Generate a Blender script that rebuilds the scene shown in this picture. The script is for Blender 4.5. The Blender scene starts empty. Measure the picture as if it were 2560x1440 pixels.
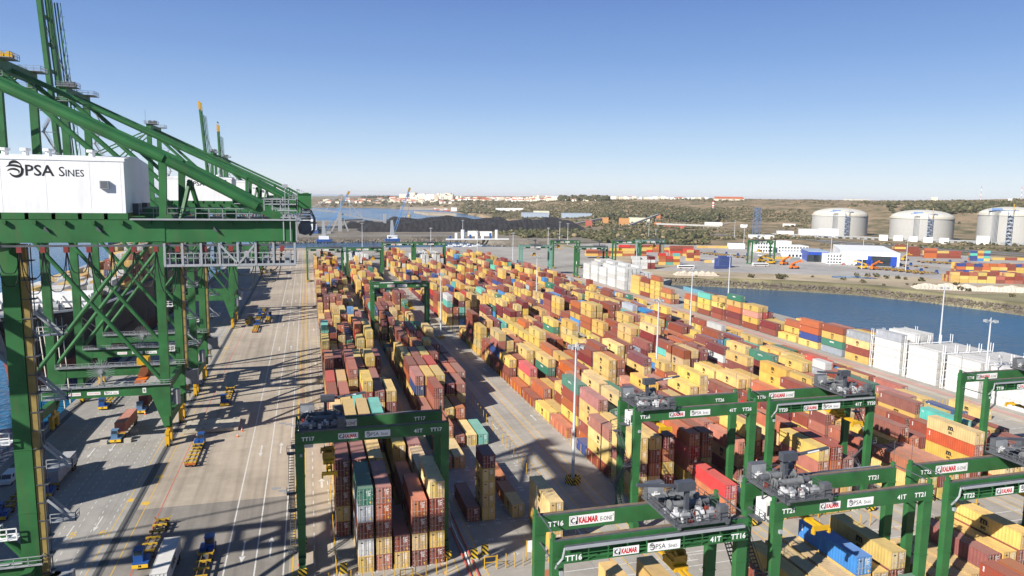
import bpy, math, random
import numpy as np
from mathutils import Vector, Matrix

random.seed(11)
RNG = np.random.default_rng(7)
S = bpy.context.scene
COL = S.collection
R = math.radians

# ------------------------------------------------------------------ camera
CF, CP, CR, CY, CH = 1800.0, .128, .0137, .277, 61.5     # focal (px of 2560), pitch, roll, yaw, height
def _cam_rows():
    cy, sy = math.cos(CY), math.sin(CY)
    A = np.array([[1, 0, 0], [0, 0, -1], [0, 1, 0]]) @ np.array([[cy, -sy, 0], [sy, cy, 0], [0, 0, 1]])
    c, s = math.cos(CP), math.sin(CP)
    B = np.array([[1, 0, 0], [0, c, -s], [0, s, c]])
    c, s = math.cos(CR), math.sin(CR)
    return np.array([[c, -s, 0], [s, c, 0], [0, 0, 1]]) @ B @ A
CM = _cam_rows()
cam_d = bpy.data.cameras.new('camera')
cam = bpy.data.objects.new('camera', cam_d)
COL.objects.link(cam)
cam_d.sensor_width = 36.0
cam_d.lens = CF / 2560 * 36
cam_d.clip_start = 1.0
cam_d.clip_end = 120000
_m = Matrix(((CM[0][0], -CM[1][0], -CM[2][0], 0), (CM[0][1], -CM[1][1], -CM[2][1], 0),
             (CM[0][2], -CM[1][2], -CM[2][2], CH), (0, 0, 0, 1)))
cam.matrix_world = _m
S.camera = cam

def at(px, py, z=0.0):
    """point of the place seen at photograph pixel (px, py), on the level z"""
    d = CM.T @ np.array([(px - 1280) / CF, (py - 720) / CF, 1.0])
    t = (z - CH) / d[2]
    return d[0] * t, d[1] * t
def bear(b, r):
    return r * math.sin(R(b)), r * math.cos(R(b))
def pbear(px):
    return math.degrees(CY) + math.degrees(math.atan((px - 1280) / CF))
def proj(x, y, z):
    v = CM @ np.array([x, y, z - CH])
    return 1280 + CF * v[0] / v[2], 720 + CF * v[1] / v[2], v[2]

# ------------------------------------------------------------------ light
SUN_EL, SUN_BEAR = 33.0, 240.0
w = bpy.data.worlds.new('World'); S.world = w; w.use_nodes = True
nt = w.node_tree
sky = nt.nodes.new('ShaderNodeTexSky'); sky.sky_type = 'NISHITA'; sky.sun_disc = False
sky.sun_elevation = R(SUN_EL); sky.sun_rotation = R(SUN_BEAR)
sky.altitude = 60; sky.air_density = 1.0; sky.dust_density = 0.0; sky.ozone_density = 5.0
# clear-air gradient by elevation, blended with the Nishita sky
tcw = nt.nodes.new('ShaderNodeTexCoord'); sxw = nt.nodes.new('ShaderNodeSeparateXYZ'); nt.links.new(tcw.outputs['Generated'], sxw.inputs[0])
rw = nt.nodes.new('ShaderNodeValToRGB'); nt.links.new(sxw.outputs['Z'], rw.inputs[0])
SKYR = [(0.0, (.475, .53, .58)), (.022, (.455, .525, .595)), (.06, (.335, .445, .58)), (.12, (.208, .322, .525)), (.18, (.138, .240, .460)), (.25, (.094, .174, .39)), (.42, (.045, .098, .245)), (1.0, (.020, .046, .125))]
el_ = rw.color_ramp.elements
el_[0].position, el_[0].color = SKYR[0][0], (*SKYR[0][1], 1); el_[1].position, el_[1].color = SKYR[-1][0], (*SKYR[-1][1], 1)
for p_, c_ in SKYR[1:-1]: q_ = el_.new(p_); q_.color = (*c_, 1)
nsc = nt.nodes.new('ShaderNodeVectorMath'); nsc.operation = 'SCALE'; nsc.inputs['Scale'].default_value = .07; nt.links.new(sky.outputs[0], nsc.inputs[0])
mxw = nt.nodes.new('ShaderNodeMix'); mxw.data_type = 'RGBA'; mxw.inputs['Factor'].default_value = .12
nt.links.new(rw.outputs[0], mxw.inputs['A']); nt.links.new(nsc.outputs[0], mxw.inputs['B'])
nt.links.new(mxw.outputs['Result'], nt.nodes['Background'].inputs[0])
nt.nodes['Background'].inputs[1].default_value = SKYK = 0.92
sun_d = bpy.data.lights.new('sun', 'SUN'); sun_d.energy = 4.7; sun_d.angle = R(.53); sun_d.color = (1, .95, .87)
sun = bpy.data.objects.new('sun', sun_d); COL.objects.link(sun)
_sb, _se = R(SUN_BEAR), R(SUN_EL)
_sv = Vector((math.sin(_sb) * math.cos(_se), math.cos(_sb) * math.cos(_se), math.sin(_se)))
sun.rotation_euler = _sv.to_track_quat('Z', 'Y').to_euler()
sun.location = (-200, -150, 200)
S.view_settings.view_transform = 'Standard'; S.view_settings.look = 'None'
S.view_settings.gamma = 1.0; S.view_settings.use_curve_mapping = False
S.view_settings.exposure = 0.82
try:
    S.cycles.max_bounces = 5; S.cycles.diffuse_bounces = 2; S.cycles.glossy_bounces = 2
    S.cycles.transparent_max_bounces = 4; S.cycles.transmission_bounces = 2
except Exception: pass

# ------------------------------------------------------------------ materials
MATS = {}
def mat(name, col, rough=.6, var=.12, vscale=1.0, grime=.0, metal=0., bump=0., bscale=8., objvar=0., spec=.3, streak=0., dust=0.):
    """procedural paint / concrete / metal: base colour with mottling, dirt and fine relief"""
    if name in MATS: return MATS[name]
    m = bpy.data.materials.new(name); m.use_nodes = True
    t = m.node_tree; L = t.links.new; n = t.nodes
    b = n['Principled BSDF']
    b.inputs['Roughness'].default_value = rough; b.inputs['Metallic'].default_value = metal
    b.inputs['Specular IOR Level'].default_value = spec
    tc = n.new('ShaderNodeTexCoord')
    nz = n.new('ShaderNodeTexNoise'); nz.inputs['Scale'].default_value = vscale; nz.inputs['Detail'].default_value = 5
    L(tc.outputs['Object'], nz.inputs['Vector'])
    mr = n.new('ShaderNodeMapRange'); mr.inputs[1].default_value = .3; mr.inputs[2].default_value = .7
    mr.inputs[3].default_value = 1 - var; mr.inputs[4].default_value = 1 + var
    L(nz.outputs['Fac'], mr.inputs[0])
    mx = n.new('ShaderNodeVectorMath'); mx.operation = 'SCALE'; mx.inputs[0].default_value = col[:3]
    L(mr.outputs[0], mx.inputs['Scale'])
    out = mx.outputs[0]
    if objvar:
        oi = n.new('ShaderNodeObjectInfo'); hs = n.new('ShaderNodeHueSaturation')
        a = n.new('ShaderNodeMapRange'); a.inputs[3].default_value = 1 - objvar; a.inputs[4].default_value = 1 + objvar
        L(oi.outputs['Random'], a.inputs[0]); L(a.outputs[0], hs.inputs['Value'])
        a2 = n.new('ShaderNodeMath'); a2.operation = 'MULTIPLY'; a2.inputs[1].default_value = 7.31; L(oi.outputs['Random'], a2.inputs[0])
        a3 = n.new('ShaderNodeMath'); a3.operation = 'FRACT'; L(a2.outputs[0], a3.inputs[0])
        a4 = n.new('ShaderNodeMapRange'); a4.inputs[3].default_value = .78; a4.inputs[4].default_value = 1.08; L(a3.outputs[0], a4.inputs[0])
        L(a4.outputs[0], hs.inputs['Saturation']); h1 = n.new('ShaderNodeMath'); h1.operation = 'MULTIPLY'; h1.inputs[1].default_value = 3.77; L(oi.outputs['Random'], h1.inputs[0]); h2 = n.new('ShaderNodeMath'); h2.operation = 'FRACT'; L(h1.outputs[0], h2.inputs[0]); h3 = n.new('ShaderNodeMapRange'); h3.inputs[3].default_value = .488; h3.inputs[4].default_value = .51; L(h2.outputs[0], h3.inputs[0]); L(h3.outputs[0], hs.inputs['Hue']); L(out, hs.inputs['Color']); out = hs.outputs[0]
    if grime:
        mp = n.new('ShaderNodeMapping'); mp.inputs['Scale'].default_value = (1.3, 1.3, .16 if streak else 1.3)
        L(tc.outputs['Object'], mp.inputs[0])
        n2 = n.new('ShaderNodeTexNoise'); n2.inputs['Scale'].default_value = 1.1; n2.inputs['Detail'].default_value = 7; n2.inputs['Roughness'].default_value = .65
        L(mp.outputs[0], n2.inputs['Vector'])
        r2 = n.new('ShaderNodeMapRange'); r2.inputs[1].default_value = .52; r2.inputs[2].default_value = .75; r2.inputs[4].default_value = grime
        L(n2.outputs['Fac'], r2.inputs[0])
        mm = n.new('ShaderNodeMix'); mm.data_type = 'RGBA'; mm.inputs['B'].default_value = (.13, .085, .055, 1)
        L(r2.outputs[0], mm.inputs['Factor']); L(out, mm.inputs['A']); out = mm.outputs['Result']
    if dust:      # dust lying on upward faces
        ge = n.new('ShaderNodeNewGeometry'); sz = n.new('ShaderNodeSeparateXYZ'); L(ge.outputs['Normal'], sz.inputs[0])
        dr = n.new('ShaderNodeMapRange'); dr.inputs[1].default_value = .6; dr.inputs[2].default_value = .95; dr.inputs[4].default_value = dust; L(sz.outputs['Z'], dr.inputs[0])
        dm = n.new('ShaderNodeMix'); dm.data_type = 'RGBA'; dm.inputs['B'].default_value = (.47, .37, .28, 1); L(dr.outputs[0], dm.inputs['Factor']); L(out, dm.inputs['A']); out = dm.outputs['Result']
    L(out, b.inputs['Base Color'])
    if bump:
        n3 = n.new('ShaderNodeTexNoise'); n3.inputs['Scale'].default_value = bscale; n3.inputs['Detail'].default_value = 4
        L(tc.outputs['Object'], n3.inputs['Vector'])
        bp = n.new('ShaderNodeBump'); bp.inputs['Strength'].default_value = bump; bp.inputs['Distance'].default_value = .3
        L(n3.outputs['Fac'], bp.inputs['Height']); L(bp.outputs[0], b.inputs['Normal'])
    MATS[name] = m
    return m

def mat_attr(name, rough=.6, grime=.36, bumpw=True):
    """container paint taken from the per-container colour attribute, with corrugation relief"""
    m = bpy.data.materials.new(name); m.use_nodes = True
    t = m.node_tree; L = t.links.new; n = t.nodes; b = n['Principled BSDF']
    b.inputs['Roughness'].default_value = rough; b.inputs['Specular IOR Level'].default_value = .25
    at_ = n.new('ShaderNodeAttribute'); at_.attribute_name = 'Col'
    tc = n.new('ShaderNodeTexCoord')
    n2 = n.new('ShaderNodeTexNoise'); n2.inputs['Scale'].default_value = .7; n2.inputs['Detail'].default_value = 6
    L(tc.outputs['Object'], n2.inputs['Vector'])
    r2 = n.new('ShaderNodeMapRange'); r2.inputs[1].default_value = .5; r2.inputs[2].default_value = .8; r2.inputs[4].default_value = grime
    L(n2.outputs['Fac'], r2.inputs[0])
    mm = n.new('ShaderNodeMix'); mm.data_type = 'RGBA'; mm.inputs['B'].default_value = (.15, .1, .07, 1)
    L(r2.outputs[0], mm.inputs['Factor']); L(at_.outputs['Color'], mm.inputs['A'])
    ge = n.new('ShaderNodeNewGeometry'); sz = n.new('ShaderNodeSeparateXYZ'); L(ge.outputs['Normal'], sz.inputs[0])
    dr = n.new('ShaderNodeMapRange'); dr.inputs[1].default_value = .6; dr.inputs[2].default_value = .95; dr.inputs[4].default_value = .16; L(sz.outputs['Z'], dr.inputs[0])
    dm = n.new('ShaderNodeMix'); dm.data_type = 'RGBA'; dm.inputs['B'].default_value = (.47, .37, .28, 1); L(dr.outputs[0], dm.inputs['Factor']); L(mm.outputs['Result'], dm.inputs['A'])
    L(dm.outputs['Result'], b.inputs['Base Color'])
    wv = n.new('ShaderNodeTexWave'); wv.bands_direction = 'Y'; wv.inputs['Scale'].default_value = 1.15
    L(tc.outputs['Object'], wv.inputs['Vector'])
    bp = n.new('ShaderNodeBump'); bp.inputs['Strength'].default_value = .35; bp.inputs['Distance'].default_value = .05
    L(wv.outputs['Fac'], bp.inputs['Height']); L(bp.outputs[0], b.inputs['Normal'])
    MATS[name] = m
    return m

GREEN = mat('green_paint', (.027, .124, .038), .55, .24, .3, .30, streak=1)
GREEN2 = mat('pale_green_paint', (.045, .17, .06), .45, .12, .3, .1)
TEALG = mat('faded_crane_paint', (.13, .30, .24), .5, .1, .3, .1)
WHITE = mat('white_paint', (.76, .76, .75), .45, .05, .4, .10, streak=1)
CLAD = mat('white_cladding', (.78, .78, .775), .5, .04, .35, .12, bump=.25, bscale=.35, streak=1)
LGREY = mat('light_grey_steel', (.30, .315, .33), .5, .08, 1.)
GREY = mat('grey_steel', (.24, .25, .265), .5, .15, 1.2, .2)
MIDG = mat('mid_grey_steel', (.095, .10, .11), .5, .18, 1.5, .2)
DGREY = mat('dark_grey_steel', (.085, .09, .10), .5, .2, 1.2)
BLACK = mat('black_rubber', (.018, .018, .02), .6, .2, 2.)
YELLOW = mat('yellow_paint', (.56, .32, .015), .45, .1, .8, .12)
ORANGE = mat('orange_paint', (.72, .17, .02), .5, .1, .8, .1)
RED = mat('red_paint', (.55, .035, .02), .5, .1, .8)
BLUE = mat('blue_paint', (.018, .075, .27), .4, .1, .8)
OCHRE = mat('ochre_rack', (.26, .19, .06), .6, .2, 1.)
RUSTB = mat('rust_brown_paint', (.20, .07, .03), .6, .2, .8, .2)
GLASS = mat('dark_glass', (.02, .03, .04), .08, .0, 1., spec=.8)
PRINTK = mat('black_print', (.02, .02, .022), .5, .02)
PRINTW = mat('white_print', (.78, .78, .76), .5, .02)
PRINTR = mat('red_print', (.55, .02, .03), .5, .02)
PRINTY = mat('yellow_print', (.72, .45, .03), .5, .05)
ROADW = mat('road_white', (.56, .55, .52), .7, .2, 3., .35)
ROADY = mat('road_yellow', (.60, .38, .06), .7, .15, 3., .15)
ROADR = mat('road_red', (.50, .10, .07), .7, .12, 3.)
RAILM = mat('rail_steel', (.045, .045, .048), .5, .2, 2.)
CONC = mat('pale_concrete', (.42, .39, .34), .8, .1, .4, .2)
ROOFR = mat('red_tile_roof', (.42, .12, .06), .8, .2, .1)
HOUSEW = mat('white_plaster', (.78, .75, .70), .8, .06, .05)
PINK = mat('orange_tower', (.45, .17, .07), .7, .15, .1)
CONT = {}
CCOL = {'y': (.60, .40, .115), 't': (.53, .37, .15), 'b': (.235, .062, .040), 'o': (.40, .115, .045), 'p': (.33, .115, .085),
        'm': (.17, .032, .036), 'r': (.50, .045, .035), 'n': (.035, .065, .21), 'l': (.06, .24, .52), 'g': (.045, .17, .115),
        'c': (.11, .42, .35), 'a': (.33, .35, .385), 'w': (.56, .56, .545), 's': (.62, .25, .19)}
CNAME = {'y': 'yellow', 't': 'tan', 'b': 'rust brown', 'o': 'burnt orange', 'p': 'faded terracotta', 'm': 'maroon', 'r': 'bright red',
         'n': 'dark blue', 'l': 'light blue', 'g': 'dark green', 'c': 'turquoise', 'a': 'grey', 'w': 'white', 's': 'salmon pink'}
for k, c in CCOL.items():
    CONT[k] = mat('container_' + CNAME[k].replace(' ', '_'), c, .55, .13, .5, .38 if k != 'w' else .10, objvar=.16 if k != 'w' else .05, streak=1, spec=.25, dust=.17)
SEAL = mat('dark_gasket', (.035, .03, .028), .7)
BAR = mat('galvanised_bar', (.42, .40, .37), .5, .15, 2.)

# ------------------------------------------------------------------ mesh helpers
class MB:
    def __init__(s): s.v = []; s.f = []; s.m = []
    def add(s, vs, fs, m=0):
        o = len(s.v); s.v += [tuple(map(float, q)) for q in vs]
        for f in fs: s.f.append(tuple(i + o for i in f)); s.m.append(m)
        return s
    def box(s, x0, x1, y0, y1, z0, z1, m=0):
        return s.add([(x0, y0, z0), (x1, y0, z0), (x1, y1, z0), (x0, y1, z0), (x0, y0, z1), (x1, y0, z1), (x1, y1, z1), (x0, y1, z1)],
                     [(0, 3, 2, 1), (4, 5, 6, 7), (0, 1, 5, 4), (1, 2, 6, 5), (2, 3, 7, 6), (3, 0, 4, 7)], m)
    def beam(s, p, q, w, h=None, m=0, w2=None, h2=None):
        h = w if h is None else h; w2 = w if w2 is None else w2; h2 = h if h2 is None else h2
        p = Vector(p); q = Vector(q); d = (q - p).normalized()
        up = Vector((0, 0, 1)) if abs(d.z) < .97 else Vector((0, 1, 0))
        a = d.cross(up).normalized(); b = a.cross(d).normalized()
        vs = [p + a * i * w / 2 + b * j * h / 2 for i, j in ((-1, -1), (1, -1), (1, 1), (-1, 1))] + \
             [q + a * i * w2 / 2 + b * j * h2 / 2 for i, j in ((-1, -1), (1, -1), (1, 1), (-1, 1))]
        return s.add(vs, [(0, 1, 2, 3), (7, 6, 5, 4), (0, 4, 5, 1), (1, 5, 6, 2), (2, 6, 7, 3), (3, 7, 4, 0)], m)
    def tube(s, p, q, r, n=8, m=0, r2=None, cap=True):
        r2 = r if r2 is None else r2
        p = Vector(p); q = Vector(q); d = (q - p).normalized()
        up = Vector((0, 0, 1)) if abs(d.z) < .97 else Vector((0, 1, 0))
        a = d.cross(up).normalized(); b = a.cross(d).normalized()
        vs = []
        for c, rr in ((p, r), (q, r2)):
            for i in range(n):
                t = 2 * math.pi * i / n
                vs.append(c + a * rr * math.cos(t) + b * rr * math.sin(t))
        fs = [(i, i + n, (i + 1) % n + n, (i + 1) % n) for i in range(n)]
        if cap: fs += [tuple(range(n)), tuple(range(2 * n - 1, n - 1, -1))]
        return s.add(vs, fs, m)
    def path(s, pts, r, n=5, m=0):
        for a, b in zip(pts[:-1], pts[1:]): s.tube(a, b, r, n, m, cap=False)
        return s
    def prism(s, poly, z0, z1, m=0):
        n = len(poly)
        return s.add([(x, y, z0) for x, y in poly] + [(x, y, z1) for x, y in poly],
                     [tuple(range(n - 1, -1, -1)), tuple(range(n, 2 * n))] + [(i, (i + 1) % n, (i + 1) % n + n, i + n) for i in range(n)], m)
    def extr(s, poly, axis, a, b, m=0):
        """polygon of the other two axes extruded along axis from a to b"""
        n = len(poly)
        def P(u, v, t): return {'x': (t, u, v), 'y': (u, t, v)}[axis]
        return s.add([P(u, v, a) for u, v in poly] + [P(u, v, b) for u, v in poly],
                     [tuple(range(n - 1, -1, -1)), tuple(range(n, 2 * n))] + [(i, (i + 1) % n, (i + 1) % n + n, i + n) for i in range(n)], m)
    def quad(s, a, b, c, d, m=0): return s.add([a, b, c, d], [(0, 1, 2, 3)], m)
    def flat(s, x0, x1, y0, y1, z, m=0): return s.quad((x0, y0, z), (x1, y0, z), (x1, y1, z), (x0, y1, z), m)
    def rail(s, pts, h=1.1, r=.035, step=1.5, m=0):
        """handrail with posts along a polyline"""
        for p, q in zip(pts[:-1], pts[1:]):
            p = Vector(p); q = Vector(q); L = (q - p).length; k = max(1, int(L / step))
            for zz in (h, h * .55): s.beam(p + Vector((0, 0, zz)), q + Vector((0, 0, zz)), r * 2, m=m)
            for i in range(k + 1):
                c = p.lerp(q, i / k); s.beam(c, c + Vector((0, 0, h)), r * 2, m=m)
        return s
    def wheel(s, c, r, wd, ax='y', m=0, n=12):
        c = Vector(c); d = Vector((1, 0, 0)) if ax == 'x' else Vector((0, 1, 0))
        return s.tube(c - d * wd / 2, c + d * wd / 2, r, n, m)
    def mesh(s, name, mats):
        me = bpy.data.meshes.new(name); me.from_pydata(s.v, [], s.f)
        for x in (mats if isinstance(mats, (list, tuple)) else [mats]): me.materials.append(x)
        if len(me.materials) > 1: me.polygons.foreach_set('material_index', s.m)
        return me
    def build(s, name, mats, parent=None, loc=None):
        return link(name, s.mesh(name, mats), parent, loc)

def link(name, me, parent=None, loc=None, rz=0):
    o = bpy.data.objects.new(name, me); COL.objects.link(o)
    if parent is not None: o.parent = parent
    if loc is not None: o.location = loc
    if rz: o.rotation_euler = (0, 0, rz)
    return o
def tag(o, label, cat, group=None):
    o['label'] = label; o['category'] = cat
    if group: o['group'] = group
    return o
def thing(name, label, cat, loc=(0, 0, 0), rz=0, group=None):
    o = bpy.data.objects.new(name, None); COL.objects.link(o); o.empty_display_size = .5
    o.location = loc; o.rotation_euler = (0, 0, rz)
    return tag(o, label, cat, group)
def struct(o): o['kind'] = 'structure'; return o
def stuff(o): o['kind'] = 'stuff'; return o
CACHE = {}
def cached(key, fn):
    if key not in CACHE: CACHE[key] = fn()
    return CACHE[key]
def kids(o): return [c for c in o.children]
def dup(root, loc=None, rz=None, label=None):
    def cp(o, par):
        c = o.copy(); COL.objects.link(c)
        if par is not None: c.parent = par
        for ch in o.children: cp(ch, c)
        return c
    r = cp(root, None)
    if loc is not None: r.location = loc
    if rz is not None: r.rotation_euler = (0, 0, rz)
    if label: r['label'] = label
    return r

# ------------------------------------------------------------------ lettering (flat print, XZ plane, facing -y)
def text_raw(txt, bold=0.0, sx=1.0, shear=0.0, space=1.0):
    key = ('txt', txt, bold, sx, shear, space)
    if key in CACHE: return CACHE[key]
    cu = bpy.data.curves.new('t', 'FONT'); cu.body = txt; cu.size = 1; cu.offset = bold; cu.resolution_u = 2; cu.shear = shear
    cu.space_character = space
    o = bpy.data.objects.new('t', cu); COL.objects.link(o)
    dg = bpy.context.evaluated_depsgraph_get()
    me = bpy.data.meshes.new_from_object(o.evaluated_get(dg))
    v = np.array([q.co[:] for q in me.vertices]).reshape(-1, 3); f = [tuple(p.vertices) for p in me.polygons]
    bpy.data.objects.remove(o); bpy.data.curves.remove(cu); bpy.data.meshes.remove(me)
    v = v[:, :2].copy(); v[:, 0] *= sx
    v[:, 0] -= v[:, 0].min()
    CACHE[key] = (v, f, v[:, 0].max(), v[:, 1].max())
    return CACHE[key]
class Print(MB):
    """print laid out in (u, v); at the end mapped to the wall"""
    def text(s, txt, u, v, h, m=0, bold=0., sx=1., align='l', shear=0., width=None, space=1.0):
        vv, f, W, H = text_raw(txt, bold, sx, shear, space)
        k = h / .7; kx = k
        if width: kx = width / W
        w_ = W * kx
        u0 = u - (w_ / 2 if align == 'c' else 0)
        s.add([(u0 + a * kx, 0, v + b * k) for a, b in vv], f, m)
        return w_
    def rect(s, u0, u1, v0, v1, m=0, d=0.): return s.quad((u0, -d, v0), (u1, -d, v0), (u1, -d, v1), (u0, -d, v1), m)
    def strip(s, pts, wd, m=0):
        """tapered stroke through points with per-point widths"""
        n = len(pts); L = []
        for i in range(n):
            a = Vector(pts[max(i - 1, 0)]); b = Vector(pts[min(i + 1, n - 1)]); d = (b - a).normalized()
            nrm = Vector((-d.y, d.x)); p = Vector(pts[i]); L.append((p + nrm * wd[i] / 2, p - nrm * wd[i] / 2))
        for (a, b), (c, d) in zip(L[:-1], L[1:]):
            s.quad((a.x, 0, a.y), (b.x, 0, b.y), (d.x, 0, d.y), (c.x, 0, c.y), m)
    def arc(s, cx, cy, rx, ry, a0, a1, w0, w1, m=0, n=12, rot=0.):
        pts = []; ws = []
        for i in range(n + 1):
            t = i / n; a = R(a0 + (a1 - a0) * t)
            x, y = rx * math.cos(a), ry * math.sin(a)
            pts.append((cx + x * math.cos(R(rot)) - y * math.sin(R(rot)), cy + x * math.sin(R(rot)) + y * math.cos(R(rot))))
            ws.append((w0 + (w1 - w0) * math.sin(math.pi * t)) + .001)
        s.strip(pts, ws, m)
    def globe(s, u, v, h, m=0):
        """the swooping globe emblem: crescent strokes round a tilted ring"""
        k = h / 2
        A = lambda *a, **q: s.arc(u + a[0] * k, v + a[1] * k, a[2] * k, a[3] * k, a[4], a[5], a[6] * k, a[7] * k, m, **q)
        A(.05, .0, .78, .86, -150, 10, .10, .34)
        A(-.05, .45, .62, .55, 175, 20, .05, .34)
        A(-.1, -.1, 1.1, .62, 150, 20, .03, .30, rot=-8)
        A(-.25, -.3, .65, .38, 165, -30, .03, .26)
        A(.25, .1, .45, .9, 60, -60, .04, .16)
    def mesh_on(s, name, mats, face='-y', d=.02):
        me = s.mesh(name, mats)
        if face == '-x':   # seen from -x: u runs to -y
            me.transform(Matrix(((0, 1, 0, 0), (-1, 0, 0, 0), (0, 0, 1, 0), (0, 0, 0, 1))))
        elif face == '+x':
            me.transform(Matrix(((0, -1, 0, 0), (1, 0, 0, 0), (0, 0, 1, 0), (0, 0, 0, 1))))
        elif face == 'up':
            me.transform(Matrix(((1, 0, 0, 0), (0, 0, 1, 0), (0, -1, 0, 0), (0, 0, 0, 1))))
        return me

# ------------------------------------------------------------------ setting: ground, water, land
def gmat(name, col, stain=.25, joint=0., tracks=0., patch=.12, rough=.85, pscale=.02):
    m = bpy.data.materials.new(name); m.use_nodes = True
    t = m.node_tree; L = t.links.new; n = t.nodes; b = n['Principled BSDF']
    b.inputs['Roughness'].default_value = rough; b.inputs['Specular IOR Level'].default_value = .2
    tc = n.new('ShaderNodeTexCoord'); P = tc.outputs['Object']
    def noise(sc, det=5, ro=.55, vec=P):
        q = n.new('ShaderNodeTexNoise'); q.inputs['Scale'].default_value = sc; q.inputs['Detail'].default_value = det
        q.inputs['Roughness'].default_value = ro; L(vec, q.inputs['Vector']); return q.outputs['Fac']
    def mr(x, a, bb, c, d):
        q = n.new('ShaderNodeMapRange'); q.inputs[1].default_value = a; q.inputs[2].default_value = bb
        q.inputs[3].default_value = c; q.inputs[4].default_value = d; L(x, q.inputs[0]); return q.outputs[0]
    def mul(x, y):
        q = n.new('ShaderNodeMath'); q.operation = 'MULTIPLY'; L(x, q.inputs[0]); L(y, q.inputs[1]); return q.outputs[0]
    f = mul(mr(noise(pscale, 4), .35, .65, 1 - patch, 1 + patch), mr(noise(.35, 6), .3, .7, .92, 1.08))
    f = mul(f, mr(noise(.06, 8, .7), .5, .78, 1.0, 1 - stain))
    if tracks:
        mp = n.new('ShaderNodeMapping'); mp.inputs['Scale'].default_value = (.55, .012, 1); L(P, mp.inputs[0])
        f = mul(f, mr(noise(1., 5, .6, mp.outputs[0]), .45, .75, 1.0, 1 - tracks))
    if joint:
        br = n.new('ShaderNodeTexBrick'); br.inputs['Scale'].default_value = 1 / joint; br.inputs['Mortar Size'].default_value = .006
        br.inputs['Color1'].default_value = (1, 1, 1, 1); br.inputs['Color2'].default_value = (.93, .93, .93, 1); br.inputs['Mortar'].default_value = (.72, .72, .72, 1)
        br.offset = 0; br.inputs['Row Height'].default_value = 1.; br.inputs['Brick Width'].default_value = 1.
        L(P, br.inputs['Vector']); f = mul(f, br.outputs['Color'])
    mx = n.new('ShaderNodeVectorMath'); mx.operation = 'SCALE'; mx.inputs[0].default_value = col; L(f, mx.inputs['Scale'])
    L(mx.outputs[0], b.inputs['Base Color'])
    bp = n.new('ShaderNodeBump'); bp.inputs['Strength'].default_value = .25; bp.inputs['Distance'].default_value = .05
    L(noise(2.5, 5), bp.inputs['Height']); L(bp.outputs[0], b.inputs['Normal'])
    return m
G_QUAY = gmat('quay_paving', (.385, .328, .26), .30, 0, .30)
G_DARK = gmat('quay_asphalt', (.235, .215, .19), .28, 0, .32)
G_CRANE = gmat('crane_lane_concrete', (.335, .318, .29), .25, 7.5, .2)
G_YARD = gmat('yard_paving', (.345, .322, .285), .28, 9., .12)
G_RUN = gmat('runway_concrete', (.40, .37, .33), .25, 0, .2)
G_APRON = gmat('apron_paving', (.345, .325, .305), .25, 0, .1, .15)
G_LAND = gmat('dry_ground', (.33, .27, .185), .35, 0, .0, .3, 1., .012)
G_GRASS = gmat('dry_grass_ground', (.205, .185, .105), .4, 0, .0, .35, 1., .03)
G_SCRUB = gmat('scrub_ground', (.13, .13, .07), .4, 0, .0, .4, 1., .01)
G_ROAD = gmat('road_asphalt', (.20, .195, .19), .2, 0, .1)

# water: dark body with a rippled gloss
def water_mat():
    m = bpy.data.materials.new('harbour_water'); m.use_nodes = True
    t = m.node_tree; L = t.links.new; n = t.nodes; b = n['Principled BSDF']
    b.inputs['Base Color'].default_value = (.012, .062, .135, 1); b.inputs['Roughness'].default_value = .12
    b.inputs['IOR'].default_value = 1.33
    tc = n.new('ShaderNodeTexCoord')
    a = n.new('ShaderNodeTexNoise'); a.inputs['Scale'].default_value = .35; a.inputs['Detail'].default_value = 6
    L(tc.outputs['Object'], a.inputs['Vector'])
    c = n.new('ShaderNodeTexNoise'); c.inputs['Scale'].default_value = .006; c.inputs['Detail'].default_value = 4
    mp = n.new('ShaderNodeMapping'); mp.inputs['Scale'].default_value = (1, .35, 1); mp.inputs['Rotation'].default_value = (0, 0, .5)
    L(tc.outputs['Object'], mp.inputs[0]); L(mp.outputs[0], c.inputs['Vector'])
    bp = n.new('ShaderNodeBump'); bp.inputs['Strength'].default_value = .9; bp.inputs['Distance'].default_value = 1.2
    L(a.outputs['Fac'], bp.inputs['Height']); L(bp.outputs[0], b.inputs['Normal'])
    r = n.new('ShaderNodeMapRange'); r.inputs[1].default_value = .35; r.inputs[2].default_value = .7; r.inputs[3].default_value = .10; r.inputs[4].default_value = .26
    L(c.outputs['Fac'], r.inputs[0]); L(r.outputs[0], b.inputs['Roughness'])
    r2 = n.new('ShaderNodeMapRange'); r2.inputs[1].default_value = .35; r2.inputs[2].default_value = .7; r2.inputs[3].default_value = .8; r2.inputs[4].default_value = 1.35
    L(c.outputs['Fac'], r2.inputs[0])
    v = n.new('ShaderNodeVectorMath'); v.operation = 'SCALE'; v.inputs[0].default_value = (.008, .085, .180); L(r2.outputs[0], v.inputs['Scale'])
    L(v.outputs[0], b.inputs['Base Color'])
    return m
WATER = water_mat()
WZ = -4.0
mb = MB(); mb.flat(-45000, 45000, -3000, 62000, WZ); struct(mb.build('sea_water', WATER))

BANK = [at(1650, 703, -2), at(1800, 711, -2), at(2000, 722, -2), at(2150, 732, -2), at(2300, 747, -2), at(2450, 766, -2), at(2560, 781, -2), (470, 255), (560, 120)]
QX0, QX1, QY0 = -67.0, 243.0, -90.0
# terminal platform and the land joined to it
terminal = [(QX0, QY0), (QX1, QY0), (QX1, 452)] + [(x + 3, y + 4) for x, y in BANK[:1]]
plat = [(QX0, QY0), (QX1, QY0), (QX1, 470), (300, 520), (420, 620), (420, 800), (300, 836), (QX0, 836)]
mb = MB(); mb.prism(plat, -9, 0); struct(mb.build('terminal_ground', G_YARD))
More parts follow.
